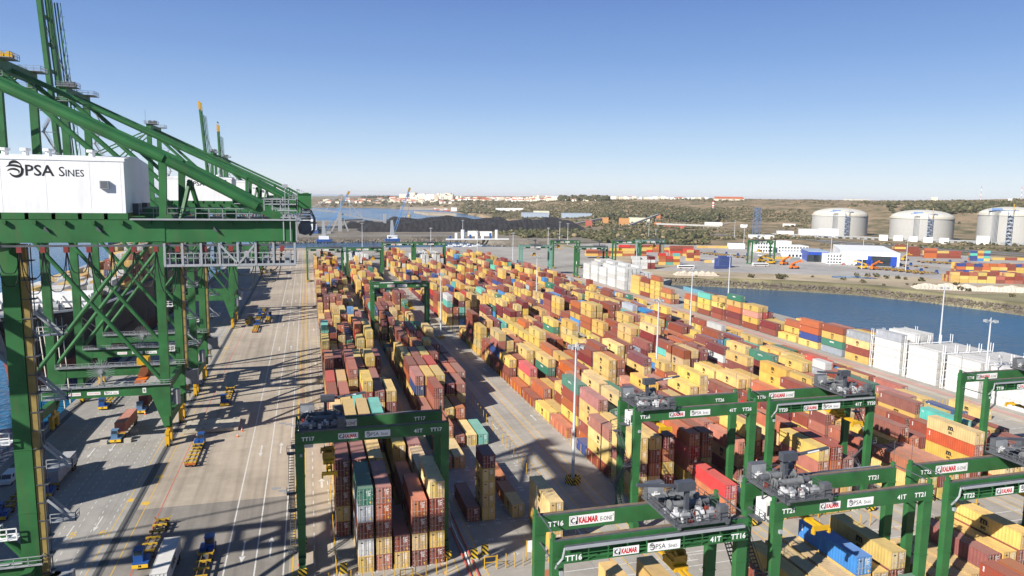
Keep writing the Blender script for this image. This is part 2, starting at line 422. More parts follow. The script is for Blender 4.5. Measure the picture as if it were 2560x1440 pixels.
# inner quay apron by the basin, roads and paving as sheets
mb = MB(); mb.flat(-33.0, -4.2, 147.5, 835, .004); struct(mb.build('quay_road', G_QUAY))
mb = MB(); mb.flat(-33.0, -4.2, QY0 + 1, 147.5, .004); struct(mb.build('quay_road_asphalt', G_DARK))
mb = MB(); mb.flat(-4.2, 3.0, QY0 + 1, 835, .004); struct(mb.build('quay_lane_paving', G_QUAY))
mb = MB(); mb.flat(QX0 + .5, -34.6, QY0 + 1, 835, .004); struct(mb.build('crane_lane_paving', G_CRANE))
mb = MB()
for x in (-33.8, -64.2):
    mb.flat(x - .75, x + .75, QY0 + 1, 835, .008, 1)
    mb.box(x - .18, x + .18, QY0 + 1, 835, .01, .05, 0)
struct(mb.build('crane_rail', [RAILM, mat('rail_trench', (.10, .10, .098), .8)]))

# painted markings (one sheet per kind)
def dashes(mb, x, y0, y1, ln, gap, wd, z, m=0):
    y = y0
    while y < y1: mb.flat(x - wd / 2, x + wd / 2, y, min(y + ln, y1), z, m); y += ln + gap
def arrow(mb, x, y, L, dirn, z, m=0, wd=.22):
    s = 1 if dirn > 0 else -1
    mb.quad((x - wd, y, z), (x + wd, y, z), (x + wd, y + s * L * .72, z), (x - wd, y + s * L * .72, z), m) if s > 0 else mb.quad((x - wd, y + s * L * .72, z), (x + wd, y + s * L * .72, z), (x + wd, y, z), (x - wd, y, z), m)
    a, b_, c = (x - wd * 3.4, y + s * L * .70, z), (x + wd * 3.4, y + s * L * .70, z), (x, y + s * L, z)
    mb.add([a, b_, c], [(0, 1, 2) if s > 0 else (0, 2, 1)], m)
mb = MB()
for x in (-14.4, -9.6, -5.05): mb.flat(x - .12, x + .12, 60, 800, .008)
for y in (121, 172, 236, 290, 345, 420, 500, 600): arrow(mb, -11.9, y + 8, 8.0, -1, .012, wd=.15); arrow(mb, -7.4, y + 1, 8.0, 1, .012, wd=.15)
for y in (150, 205, 262, 330): arrow(mb, 1.7, y, 5, 1, .012)
struct(mb.build('lane_lines', ROADW))
mb = MB()
for k in range(9): dashes(mb, -36.5 - 2.55 * k, 60, 700, 1.15, 1.5, .13, .008)
for x, y in ((-38.6, 146), (-42.6, 143), (-46.3, 140), (-38.6, 214), (-46.3, 190), (-50.2, 187)): arrow(mb, x, y, 6.5, -1, .012, wd=.13)
for x in (-.1, 2.9): dashes(mb, x, 60, 700, 2.2, 2.6, .2, .012)
struct(mb.build('lane_dashes', ROADW))
mb = MB(); mb.flat(-28.75, -28.6, 80, 800, .012)
y = 60
while y < 700: mb.flat(-2.75, -2.55, y, y + .9, .014); y += 2.4
struct(mb.build('red_line', ROADR))
mb = MB()
for x in (-35.6, -31.7): mb.flat(x - .07, x + .07, 60, 800, .012)
for x in (-3.6, -1.7): mb.flat(x - .13, x + .13, 40, 800, .012)
y = 60
while y < 400: mb.quad((-3.5, y, .012), (-3.5, y + .18, .012), (-1.8, y + 1.4, .012), (-1.8, y + 1.2, .012)); y += 2.6
for y in (150, 164, 241, 300, 380): mb.prism([(-32.9, y), (-31.6, y - .6), (-31.2, y + .6), (-31.8, y + 1.3), (-32.8, y + 1.2)], .006, .016)
for y in (152,): mb.prism([(-35.9, y), (-34.7, y), (-34.7, y + 1.6), (-35.7, y + 1.4)], .006, .016)
struct(mb.build('yellow_lines', ROADY))
pr = Print()
pr.text('5', 0, 0, 2.1, sx=1.1, align='c'); me5 = pr.mesh_on('lane_number', ROADY, 'up')
x, y = at(182, 1337); struct(link('lane_number', me5, None, (x, y - 1, .014)))
pr = Print(); pr.text('6', 0, 0, 2.1, sx=1.1, align='c'); x, y = at(258, 1331)
struct(link('lane_number', pr.mesh_on('lane_number', ROADY, 'up'), None, (x, y - 1, .014)))
# gully covers
mb = MB()
for px, py in ((691, 1221), (707, 1227), (722, 1232), (706, 1058), (722, 1061), (736, 1064), (722, 950), (735, 890)):
    x, y = at(px, py); mb.flat(x - .9, x + .9, y - .55, y + .55, .01)
struct(mb.build('gully_cover', GREY))

# yard blocks: geometry of the rows and gantry runways
XL = {1: (-2.7, 22.2), 2: (25.4, 50.4), 3: (55.3, 80.5), 4: (83.2, 107.6), 5: (112.2, 137.0), 6: (139.4, 164.4), 7: (169.0, 193.6)}
ROWX = {1: 3.85, 2: 27.8, 3: 62.4, 4: 85.6, 5: 118.4, 6: 141.9, 7: 174.9, 8: 201.4}
RP = 2.93
BAY0, BP = 112.9, 13.6
mb = MB(); my = MB(); mr_ = MB(); mw = MB()
for b, (a, c) in XL.items():
    for x, side in ((a + .7, -1), (c - .7, 1)):
        if b == 1 and side < 0: continue
        mb.flat(x - 1.15, x + 1.15, 40, 640, .006)
        for dx in (-1.12, 1.12): my.flat(x + dx - .1, x + dx + .1, 40, 640, .012)
        if b < 5:
            y = 104
            while y < 330:
                my.quad((x - 1.0, y, .011), (x - 1.0, y + .16, .011), (x + 1.0, y + 1.5, .011), (x + 1.0, y + 1.34, .011)); y += 2.5
            y = 104
            while y < 300: mr_.flat(x - 1.42, x - 1.28, y, y + .8, .013); y += 2.6
    lane = (a + 1.9, ROWX[b] - .6) if b % 2 else (ROWX[b] + 6 * RP + .3, c - 1.9)
    if b > 1:
        for x in lane: dashes(mw, x, 40, 620, 1.6, 2.6, .15, .012)
        for y in (121, 183, 240, 330): arrow(mw, sum(lane) / 2, y, 5.5, 1 if b % 2 else -1, .012, wd=.16)
    for k in range(6 if b < 4 else 0):      # corner crosses of the ground slots
        for j in range(0, 4):
            for dx in (0, 2.44):
                x = ROWX[b] + k * RP + dx; y = BAY0 + j * BP
                for yy in (y, y + 6.1, y + 12.19): mw.flat(x - .5, x + .5, yy - .07, yy + .07, .008); mw.flat(x - .07, x + .07, yy - .5, yy + .5, .009)
for k in range(6):
    for j in range(3, 9):
        x = ROWX[7] + k * RP; y = BAY0 + j * 6.6; mw.flat(x, x + 2.2, y - .12, y + .12, .008)
struct(mb.build('gantry_runway', G_RUN)); struct(my.build('runway_lines', ROADY)); struct(mr_.build('runway_ticks', ROADR))
# quay-side red and white stripe beside the reefer racks
mb = MB(); mb.flat(195.2, 198.3, 100, 640, .006); struct(mb.build('stripe_walkway', G_RUN))
mb = MB()
for x in (195.6, 196.5, 197.4): mb.flat(x - .16, x + .16, 100, 640, .012)
struct(mb.build('red_stripe', ROADR))
# cross road between the two halves of the yard
for y in (91.5, 101.5, 105): mw.flat(24, 240, y - .1, y + .1, .012)
for x, y in (at(1720, 1402), at(1745, 1378)): mw.add([(x - 3, y - .2, .014), (x - 3, y + .2, .014), (x - 5.2, y, .014)], [(0, 1, 2)]); mw.flat(x - 3, x + 2, y - .12, y + .12, .014)
struct(mw.build('yard_lines', ROADW))

# north land, basin bank, apron, coal yard, hills -------------------------------------------
def strip_land(name, edge, back, zt, m, z0=-6):
    poly = edge + back; mb = MB(); mb.prism(poly, z0, zt, 0); return struct(mb.build(name, m))
SHORE = [(x, y) for x, y in BANK]
top = [(x + 9, y + 9) for x, y in BANK]
apron_edge = [at(1630, 676, 2), at(1800, 680, 2), at(2000, 686, 2), at(2300, 692, 2), at(2440, 713, 2), (600, 400), (700, 330)]
land = [(252, 492)] + SHORE[1:] + [(1500, -200), (1500, 900), (372, 866), (300, 842), (243, 836), (243, 480)]
mb = MB(); mb.prism([(q[0] + 7, q[1] + 7) for q in [(252, 492)] + SHORE[1:]] + [(1500, -200), (1500, 900), (372, 866), (300, 846), (320, 700)], -6, 1.9); struct(mb.build('dry_shore_ground', G_GRASS))
mb = MB()
sand = [at(1640, 690, 2), at(1800, 694, 2), at(2000, 701, 2), at(2200, 712, 2), at(2400, 735, 2), (640, 345), (760, 300), (1400, 200), (1400, 880), (330, 850)]
mb.prism(sand, 1.0, 2.0); struct(mb.build('sandy_ground', G_LAND))
mb = MB(); mb.prism([(310, 566)] + apron_edge + [(1350, 300), (1350, 845), (372, 862), (305, 836)], 1.0, 2.06); struct(mb.build('apron_ground', G_APRON))
# pools of water on the sandy ground
for px, py, rx, ry in ((2115, 692, 16, 9), (2170, 695, 9, 6)):
    x, y = at(px, py, 2.07); mb = MB()
    pts = [(x + rx * math.cos(t) * random.uniform(.7, 1.1), y + ry * math.sin(t) * random.uniform(.7, 1.1)) for t in np.linspace(0, 6.28, 14)[:-1]]
    mb.add([(a, b, 2.075) for a, b in pts], [tuple(range(len(pts)))]); struct(mb.build('rain_pool', WATER))
# rubble slope: individually lumpy stones
def rubble(name, line, wz0, wz1, wd, n, m, size=(.6, 1.5)):
    segs = []; tot = 0
    for a, b in zip(line[:-1], line[1:]):
        l = math.hypot(b[0] - a[0], b[1] - a[1]); segs.append((a, b, l)); tot += l
    base = np.array([(1, 0, -.3), (-.4, .9, -.3), (-.6, -.8, -.3), (.2, .1, .9), (.7, .6, .3), (-.8, .2, .3)])
    faces = [(0, 4, 3), (4, 1, 3), (1, 5, 3), (5, 2, 3), (2, 0, 3), (0, 1, 4), (1, 2, 5)]
    V = []; F = []
    for i in range(n):
        d = random.uniform(0, tot)
        for a, b, l in segs:
            if d <= l: break
            d -= l
        t = d / l; ux, uy = (b[0] - a[0]) / l, (b[1] - a[1]) / l
        s = random.uniform(0, 1); nx, ny = (-uy, ux)
        if (nx + ny) < 0: nx, ny = -nx, -ny
        x = a[0] + ux * d + nx * s * wd; y = a[1] + uy * d + ny * s * wd; z = wz0 + (wz1 - wz0) * s
        k = random.uniform(*size); th = random.uniform(0, 6.3)
        rot = np.array([[math.cos(th), -math.sin(th), 0], [math.sin(th), math.cos(th), 0], [0, 0, 1]])
        v = (base * np.random.default_rng(i).uniform(.7, 1.3, (6, 3)) * k) @ rot.T + np.array([x, y, z])
        o = len(V); V += [tuple(q) for q in v]; F += [tuple(j + o for j in f) for f in faces]
    me = bpy.data.meshes.new(name); me.from_pydata(V, [], F); me.materials.append(m)
    return stuff(link(name, me))
STONE = mat('rubble_stone', (.135, .112, .088), .9, .35, .35, .2)
STONE2 = mat('dark_rubble_stone', (.17, .145, .12), .9, .35, .35, .2)
mb = MB()
for a, b in zip([(252, 492)] + SHORE[1:-1], SHORE[1:]):
    mb.quad((a[0] - 1, a[1] - 1, -4.6), (b[0] - 1, b[1] - 1, -4.6), (b[0] + 8, b[1] + 8, 1.95), (a[0] + 8, a[1] + 8, 1.95))
struct(mb.build('bank_slope', G_GRASS))
rubble('rubble_bank', [(252, 492)] + SHORE[1:], -4.2, .6, 5.5, 4200, STONE, (.4, 1.0))

# ------------------------------------------------------------------ containers
CW = 2.44
def corr(mb, p0, u, v, nrm, L, H, pitch=.55, dep=.05, m=0):
    """trapezoidal corrugated sheet: origin p0, run along u (length L), height along v (H), out along nrm"""
    k = max(2, int(L / pitch)); s = L / k
    pr = []
    for i in range(k):
        for t, d in ((0, 0), (.28, 0), (.42, -1), (.86, -1)): pr.append((i * s + t * s, d * dep))
    pr.append((L, 0))
    p0 = Vector(p0); u = Vector(u); v = Vector(v); nrm = Vector(nrm)
    o = len(mb.v); vs = []
    for a, d in pr:
        q = p0 + u * a + nrm * d; vs += [q, q + v * H]
    mb.add(vs, [(2 * i, 2 * i + 2, 2 * i + 3, 2 * i + 1) for i in range(len(pr) - 1)], m)
def container_body(L, H):
    mb = MB(); w = CW / 2; l = L / 2; p = .10
    # frame: corner posts, rails, castings
    for x in (-w, w - p):
        for y in (-l, l - p): mb.box(x, x + p, y, y + p, .12, H - .12)
    for y in (-l, l - p): mb.box(-w + p, w - p, y, y + p, 0.02, .14); mb.box(-w + p, w - p, y, y + p, H - .13, H - .02)
    for x in (-w, w - .07): mb.box(x, x + .07, -l + p, l - p, .02, .17); mb.box(x, x + .07, -l + p, l - p, H - .10, H - .03)
    for x in (-w - .005, w - .165):
        for y in (-l - .005, l - .165):
            for z in (0, H - .12): mb.box(x, x + .17, y, y + .17, z, z + .12)
    corr(mb, (-w + .03, l - p, .15), (0, -1, 0), (0, 0, 1), (-1, 0, 0), L - 2 * p, H - .24, m=0)
    corr(mb, (w - .03, -l + p, .15), (0, 1, 0), (0, 0, 1), (1, 0, 0), L - 2 * p, H - .24, m=0)
    corr(mb, (w - p, l - .03, .13), (-1, 0, 0), (0, 0, 1), (0, 1, 0), CW - 2 * p, H - .25, m=0)
    corr(mb, (-w + .06, -l + p, H - .055), (0, 1, 0), (1, 0, 0), (0, 0, 1), L - 2 * p, CW - .12, .42, .03, 0)
    mb.box(-w + .05, w - .05, -l + .1, l - .1, .05, .12, 1)
    mb.box(-w + p, w - p, -l + .10, -l + .14, .12, H - .12, 1)
    return mb
def door_leaf(H, right):
    mb = MB(); h = H - .30; ww = CW / 2 - .13
    x0, x1 = (.012, ww) if right else (-ww, -.012)
    mb.box(x0, x1, -.05, 0, .15, .15 + h, 0)
    for i in range(5):                          # horizontal pressings
        z = .22 + h * i / 5; mb.box(x0 + .09, x1 - .09, -.068, -.05, z, z + h / 5 - .16, 0)
    xh = x1 if right else x0                    # hinges
    for i in range(4): z = .3 + h * i / 3.6; mb.box(xh - .07, xh + .07, -.085, -.05, z, z + .1, 1)
    mb.box(x1 - .035 if not right else x0, x1 if not right else x0 + .035, -.056, -.05, .16, .14 + h, 2)
    if right:                                   # printed numbers
        for i, (a, b) in enumerate(((.10, .8), (.10, .55), (.2, .8), (.2, .7), (.2, .75))):
            z = .15 + h * (.86 - i * .075); mb.quad((x0 + a, -.0692, z), (x0 + b, -.0692, z), (x0 + b, -.0692, z + .085), (x0 + a, -.0692, z + .085), 3)
        mb.quad((x0 + .62, -.0695, .35), (x0 + .85, -.0695, .35), (x0 + .85, -.0695, .6), (x0 + .62, -.0695, .6), 4)
    else:
        z = .15 + h * .78; mb.quad((x0 + .2, -.0692, z), (x0 + .62, -.0692, z), (x0 + .62, -.0692, z + .2), (x0 + .2, -.0692, z + .2), 5)
    return mb
def bar_mesh(H, x):
    mb = MB(); mb.tube((x, -.10, .10), (x, -.10, H - .1), .026, 5, 0)
    mb.box(x - .05, x + .05, -.135, -.07, .2, .29); mb.box(x - .05, x + .05, -.135, -.07, H - .3, H - .21)
    s = 1 if x > 0 else -1
    mb.box(min(x, x - s * .3), max(x, x - s * .3), -.145, -.11, 1.0, 1.05)
    return mb
MSCP = {}
def side_lettering(kind, L, H):
    key = ('let', kind, L, H)
    if key in CACHE: return CACHE[key]
    p = Print(); mats = [PRINTK]
    if kind == 'msc':
        s = 1.0 if L > 8 else .95
        p.text('m', 0, H * .52, 1.0 * s, bold=.05, sx=1.15, align='c'); p.text('sc', 0, H * .52 - .92 * s, .62 * s, bold=.035, sx=1.3, align='c')
        p.rect(-.85 * s, 1.0 * s, H * .52 - .16, H * .52 - .09)
    elif kind == 'capital':
        p.text('CAPITAL', 0, H * .62, .48, bold=.02, align='c'); mats = [PRINTW]
    elif kind == 'code':
        u = -L / 2 + .7
        for i in range(5): p.rect(u, u + .28, H * .78 - i * .2, H * .78 - i * .2 + .13)
        mats = [PRINTW]
    elif kind == 'star':
        u = -L / 2 + 1.3
        p.globe(u, H * .72, .75); p.text('CMA CGM', u + .6, H * .64, .38, bold=.02); mats = [PRINTW]
    elif kind == 'badge':
        p.text('HAPAG', -L / 2 + .5, H * .7, .26, bold=.02); p.rect(L / 2 - 1.4, L / 2 - .9, H * .2, H * .75); mats = [PRINTW]
    elif kind == 'tex':
        p.text('tex', -L / 2 + .5, H * .66, .36, bold=.02); mats = [PRINTW]
    for v in range(len(p.v)): p.v[v] = (p.v[v][0], p.v[v][1] - 0.0, p.v[v][2])
    CACHE[key] = p.mesh_on('lettering', mats, '-x')
    return CACHE[key]

ORD = ['', 'first', 'second', 'third', 'fourth', 'fifth', 'sixth', 'seventh', 'eighth', 'ninth', 'tenth', 'eleventh', 'twelfth',
       'thirteenth', 'fourteenth', 'fifteenth', 'sixteenth', 'seventeenth', 'eighteenth', 'nineteenth', 'twentieth']
TENS = ['', '', 'twenty', 'thirty', 'forty', 'fifty', 'sixty', 'seventy']
CARD = ['', 'first', 'second', 'third', 'fourth', 'fifth', 'sixth', 'seventh', 'eighth', 'ninth']
def ordn(k):
    if k < 20: return ORD[k]
    return (TENS[k // 10] + '-' + CARD[k % 10]) if k % 10 else TENS[k // 10][:-1] + 'ieth'
ALLC = []     # every container: dict(x,y,z,L,H,c,door,blk,row,bay,tier,n)
def stack(blk, row, y0, cols, L=12.19, H=2.87, bay=0, x=None, door=True, half=''):
    """one stack; y0 = end nearest the camera; cols bottom to top"""
    z = 0.0 if blk != 'ship' else SHIPZ
    x = (ROWX[blk] + row * RP if x is None else x) + CW / 2
    n = len(cols)
    jx = random.uniform(-.06, .06); jy = random.uniform(-.12, .12)
    for i, c in enumerate(cols):
        h = H if not isinstance(H, (list, tuple)) else H[i]
        ALLC.append(dict(x=x + jx + random.uniform(-.02, .02), y=y0 + L / 2 + jy + random.uniform(-.05, .05), z=z, L=L, H=h, c=c,
                         door=door if isinstance(door, bool) else door[i], blk=blk, row=row, bay=bay, tier=i + 1, n=n, half=half))
        z += h
SKIP = set()
def front_bay(blk, bay, rows, H=2.87):
    """rows: list of colour strings left to right for one 40-foot bay of a block ('' = empty slot)"""
    for r, s in enumerate(rows):
        if '|' in s:      # two 20-foot stacks, nearer one first
            a, b = s.split('|')
            if a: stack(blk, r, BAY0 + bay * BP, a, 6.06, 2.59, bay, half='nearer half ')
            if b: stack(blk, r, BAY0 + bay * BP + 6.2, b, 6.06, 2.59, bay, half='farther half ')
        elif s: stack(blk, r, BAY0 + bay * BP, s, 12.19, H, bay)
        SKIP.add((blk, r, bay))
# bays read off the photograph, row by row (bottom to top)
front_bay(1, 0, ['', 'ywbag', 'oybop', 'yb', 'bybo', 'bybby'])
front_bay(1, 1, ['bybbm', 'ybyyb', 'yybby', '', 'ybp', 'ybyt'])
front_bay(1, 2, ['yybyt', 'byypt', 'yoytt', 'by', 'ybyy', 'byop'])
front_bay(1, 3, ['yoyby', 'yobyt', 'bypyt', 'yobyc', 'yby', 'bo'])
front_bay(1, 4, ['obyb', 'yboy', 'yybc', 'yoy', 'by', 'y'])
front_bay(1, 5, ['yyob', 'boyp', 'oby', 'yybby', 'yoyb', 'yyby'])
front_bay(1, 6, ['yoyr', 'byyt', 'yobyp', 'ybyy', 'ooyp', 'yby'])
front_bay(1, 7, ['yybpo', 'yyt', 'boymp', 'bybm', 'ybyby', ''])
front_bay(1, 8, ['byc', 'yobm', 'yyo', 'yyby', 'boyy', 'bybm'])
front_bay(2, 0, ['', '', '', '', 'yyy', ''])
front_bay(2, 1, ['b', 'yyyym|', '', 'y|o', '', ''])
front_bay(2, 2, ['', '', '', 'o', '', ''])
front_bay(2, 3, ['o', 'y', '', '', '', ''])
front_bay(2, 4, ['gp', 'yo', 'b', 'y', 'c', ''])
front_bay(2, 5, ['yb', 'yopb', 'oy', 'oo', '', ''])
front_bay(2, 6, ['bynp', 'ybby', 'yypt', 'bym', 'oyp', ''])
front_bay(2, 7, ['byob', 'yyyb', 'bobr', 'yyb', 'byo', 'obp'])
front_bay(2, 8, ['yoyy', 'yybp', 'gyyy', 'bybb', 'yym', 'bob'])
front_bay(3, 0, ['', '', '', '', 'bor', ''], 2.75)
front_bay(3, 1, ['yybyy', 'yyoby', 'ybyom', '', 'oyoro', 'bbyob'], 2.75)
front_bay(3, 2, ['byyp', 'obyy', 'yob', 'yby', 'mryop', 'yyb'], 2.75)
front_bay(3, 3, ['n|', 'obyyp', 'yyog', 'oyoay', 'byob', 'ymbpm'], 2.75)
front_bay(3, 4, ['o', 'oyobg', 'bym', 'yobby', 'boyo', 'yyog'], 2.75)
front_bay(3, 5, ['y', 'y', 'oby', 'obmo', 'yoy', 'bwyy'], 2.75)
front_bay(3, 6, ['b', 'oo', 'yy', 'bm', 'yobo', 'yywb'], 2.75)
front_bay(3, 7, ['o', 'oyr', 'y', 'ybgy', 'byb', 'oyoy'], 2.75)
front_bay(3, 8, ['bby', 'gyb', 'boyy', 'yoby', 'nyo', 'byoo'], 2.75)
front_bay(4, 0, ['yb', 'oob', 'yob', 'ybyoy', 'yboob', 'yyob'], 2.75)
front_bay(4, 1, ['ybyo', 'ymooy', 'byyp', 'yob', 'byoyo', 'yyoy'], 2.75)
front_bay(4, 2, ['ybop', 'yomo', 'yyoy', 'ob', 'yym', 'bob'], 2.75)
front_bay(5, 0, ['yyo', 'byo', 'ybo', 'by', 'yo', 'obyoy'], 2.75)
front_bay(5, 1, ['obo', 'by', 'yoy', 'yyob', 'ymo', 'oyb'], 2.75)
front_bay(6, 0, ['oy', 'by', 'oob', 'bob', 'yob', 'yb'], 2.75)
front_bay(6, 1, ['oyb', 'yyoc', 'bob', 'oob', 'yby', 'bob'], 2.75)
# the bays nearest the camera, this side of the cross road
NB = 76.2
def near(blk, row, cols, x=None, y=NB, H=2.62, L=12.19): stack(blk, row, y, cols, L, H, 'near', x=x)
for r, s in enumerate(['bybo', '', '', 'yoby', '', 'byyy']):
    if s: near(2, r, s, x=29.6 + r * RP)
for r, s in enumerate(['ooby', 'yybt', 'byot', 'yboyl', 'obyt', 'yyobt']):
    if s: near(3, r, s)
for r, s in enumerate(['oyt', 'yot', 'byt', 'obyb', 'yyoy', 'oyyby']):
    if s: near(4, r, s)
for r, s in enumerate(['', '', '', 'byob', 'yooy', 'yyyg']):
    if s: near(3, r, s, y=NB - 13.4)
for r, s in enumerate(['ob', 'yy', 'oybb', 'yboo', 'yyb', 'oyb']):
    if s: near(4, r, s, y=NB - 13.4)
for r, s in enumerate(['by', 'yb', 'oyb', 'yo', 'byo', 'yob']):
    near(5, r, s)

# the remaining bays: same grid, mixed loads
WTS = [('y', .375), ('t', .06), ('b', .25), ('o', .075), ('p', .07), ('m', .08), ('r', .012), ('n', .022), ('l', .016), ('g', .022), ('c', .018), ('a', .012), ('w', .008)]
LET, PW = [a for a, _ in WTS], np.array([b for _, b in WTS]); PW = PW / PW.sum()
def rcol(n): return ''.join(RNG.choice(LET, n, p=PW))
YEND = {1: 640, 2: 590, 3: 640, 4: 640, 5: 630, 6: 620, 7: 600}
for blk in range(1, 8):
    bay = 0
    while BAY0 + bay * BP < YEND[blk]:
        y = BAY0 + bay * BP
        base = 3.1 + .9 * math.sin(bay * 1.7 + blk * 2.1) + .5 * math.sin(bay * .6 + blk)
        if blk == 7: base = 1.3 + .9 * math.sin(bay * .9 + 2)
        if blk == 7 and bay < 3: base = 0
        if blk == 7 and 3 <= bay < 9: base = 1.8
        if blk == 6 and bay < 5: base = 2.6
        if blk in (5, 6) and 5 <= bay < 9: base = 2.4
        if blk in (2, 3) and 13.6 < bay < 15.4: base = .3
        if blk == 2 and 33 <= bay: base = 0
        for r in range(6):
            if (blk, r, bay) in SKIP: continue
            if blk == 7 and bay < 3: continue
            n = int(round(np.clip(RNG.normal(base + .8 * math.sin(r * 1.3 + bay * .5 + blk * 3), .8), 0, 5)))
            if blk == 7: n = min(n, 2) if r < 1 else (1 if r < 4 and RNG.random() < (.8, .8, .6, .35)[r] else 0)
            if blk == 6 and r >= 3: n = min(n, 3)
            if blk == 1 and bay < 35: n = max(n, 1)
            if n == 0: continue
            if RNG.random() < .12 or (blk == 1 and RNG.random() < .3):
                stack(blk, r, y, rcol(n), 6.06, 2.6, bay, half='nearer half ')
                m_ = int(np.clip(n + RNG.integers(-2, 2), 0, 5))
                if m_: stack(blk, r, y + 6.2, rcol(m_), 6.06, 2.6, bay, half='farther half ')
            else:
                stack(blk, r, y, rcol(n), 12.19, [2.87, 2.6][int(RNG.random() < .25)], bay, door=bool(RNG.random() < .8))
        bay += 1
# white refrigerated stacks of block 2 (far), and by the basin
for r in range(6):
    for j in range(5):
        n = [5, 5, 4, 5, 5, 3][r] if j else [3, 4, 3, 2, 4, 5][r]
        stack(2, r, 566 + j * 13.3, 'w' * n, 12.19, 2.87, 40 + j)
for j in range(5):
    for r in range(7):
        n = [5, 5, 5, 5, 4, 4, 4][(r + j) % 7]
        if j == 2 and r < 1: n = 4
        stack(8, r, 436 + j * 15.5, 'w' * n, 12.19, 2.87, 20 + j)
for j in range(4):
    for r in range(7): stack(4, r - 1, 560 + j * 14, 'w' * (5 if (r + j) % 3 else 4), 12.19, 2.87, 41 + j)
FARW = [(203.4, ['wwwwa', 'wwww', 'wwwww', 'wwwww', 'wwwww']), (187.6, ['wwww'] * 7), (171.8, ['wwww'] * 8), (156, ['wwww'] * 8), (140.2, ['www', 'wwww', 'wwww', 'wwww', 'wwww'])]
for j, (y, rows) in enumerate(FARW):
    for r, s in enumerate(rows): stack(8, r, y, s, 12.19, 2.87, 1 + j)
for j, (y, rows) in enumerate([(218, ['ybya', 'yyyy', 'ombb', 'obo']), (232, ['byga'[::-1], 'oygpy'[:4], 'yyb', 'oby']), (246, ['ynoo', 'yo', 'oyb', 'yr']), (260, ['y', 'byo', 'bo', 'yyy']), (274, ['bm', 'ry', 'oy']),
        (288, ['bysy', 'yory', 'bym', 'by']), (302, ['bmoyg', 'nyyn', 'rby']), (316, ['bbyy', 'oyby', 'ory']), (330, ['byyc', 'ybmm', 'bo']), (344, ['yyo']), (372, ['oyo', 'by']), (386, ['yyyyo', 'mo']), (400, ['byyb', 'oyo']), (414, ['yyyy', 'mboo'])]):
    for r, s in enumerate(rows): stack(8, r, y, s, 12.19, 2.87, 10 + j)


# ------------------------------------------------------------------ container ship at the quay (bow towards the camera)
SHIPZ = 20.5
SX = -91.0
def ship_hull():
    mb = MB()
    st = [  # y, half breadth at deck, half breadth at waterline, deck height
        (221, .6, .2, 22.8), (224, 5.2, .5, 22.6), (229, 9.8, 1.6, 22.3), (236, 14.0, 4.0, 21.8), (246, 17.6, 8.5, 21.2), (258, 19.6, 13.0, 20.7), (275, 20.4, 17.5, 20.3),
        (300, 20.6, 20.3, 20.0), (540, 20.6, 20.4, 20.0), (566, 19.5, 15.0, 20.0), (572, 18.5, 12.0, 20.0)]
    rake = {221: 10.0, 224: 8.5, 229: 6.0, 236: 3.5, 246: 1.5}
    rings = []
    for y, a, b, h in st:
        r = rake.get(y, 0); mid = (a * .62 + b * .38)
        ring = []
        for z, wd, f in ((h, a, 0), (h - 6, a * .80 + b * .2, .35), (h - 12, mid, .65), (3.0, b * 1.02, 1.), (2.6, b, 1.), (-4.5, b * .9, .9)):
            ring.append((wd, y + r * f, z))
        rings.append(ring)
    m_ = len(rings[0])
    for side in (-1, 1):
        vs = [(SX + side * q[0], q[1], q[2]) for r_ in rings for q in r_]
        for i in range(len(rings) - 1):
            for j in range(m_ - 1):
                a = [i * m_ + j, i * m_ + j + 1, (i + 1) * m_ + j + 1, (i + 1) * m_ + j]
                if side > 0: a = a[::-1]
                mb.add([vs[k] for k in a], [(0, 1, 2, 3)], 1 if j >= 3 else 0)
    return mb, st
HULLB = mat('ship_black', (.018, .019, .024), .4, .15, .3)
HULLR = mat('ship_boot_red', (.20, .045, .03), .6, .2, .3, .2)
ship = thing('container_ship', 'black hulled container ship moored bow towards the camera beyond the quay cranes', 'ship', (SX, 300, -4))
def sh(mb, name, mats): o = mb.build(name, mats, ship); o.matrix_parent_inverse = Matrix.Translation((-SX, -300, 4)); return o
mb, st = ship_hull(); sh(mb, 'hull', [HULLB, HULLR])
mb = MB()
for (y0, a0, _, h0), (y1, a1, _, h1) in zip(st[:-1], st[1:]): mb.quad((SX - a0, y0, h0 - 1.2), (SX + a0, y0, h0 - 1.2), (SX + a1, y1, h1 - 1.2), (SX - a1, y1, h1 - 1.2))
sh(mb, 'deck', mat('ship_deck', (.30, .30, .31), .7, .2, .4))
mb = MB()
for (y0, a0, _, h0), (y1, a1, _, h1) in zip(st[:7], st[1:8]):
    for s_ in (-1, 1): mb.beam((SX + s_ * a0, y0, h0 + .1), (SX + s_ * a1, y1, h1 + .1), .25, .7)
sh(mb, 'bulwark', WHITE)
mb = MB(); mb.extr([(SX - 17, 20.5), (SX + 17, 20.5), (SX + 17, 25.2), (SX - 17, 25.2)], 'y', 254, 255.2)
mb.beam((SX - 17, 252, 25), (SX + 17, 252, 25), .3, .3)
for i in range(9): mb.beam((SX - 16 + i * 4, 250.5, 20), (SX - 16 + i * 4, 254, 25), .3)
sh(mb, 'breakwater', WHITE)
for i, (dx, y) in enumerate(((-9, 239), (-3, 241), (4, 240), (9, 243), (-6, 246), (7, 248))):
    mb = MB(); mb.tube((SX + dx - 1.2, y, 22.4), (SX + dx + 1.2, y, 22.4), 1.0, 10); mb.tube((SX + dx - 1.3, y, 22.4), (SX + dx - 1.15, y, 22.4), 1.5, 12); mb.tube((SX + dx + 1.15, y, 22.4), (SX + dx + 1.3, y, 22.4), 1.5, 12); mb.box(SX + dx + 1.4, SX + dx + 2.6, y - .6, y + .6, 21, 22.8)
    sh(mb, 'windlass', LGREY)
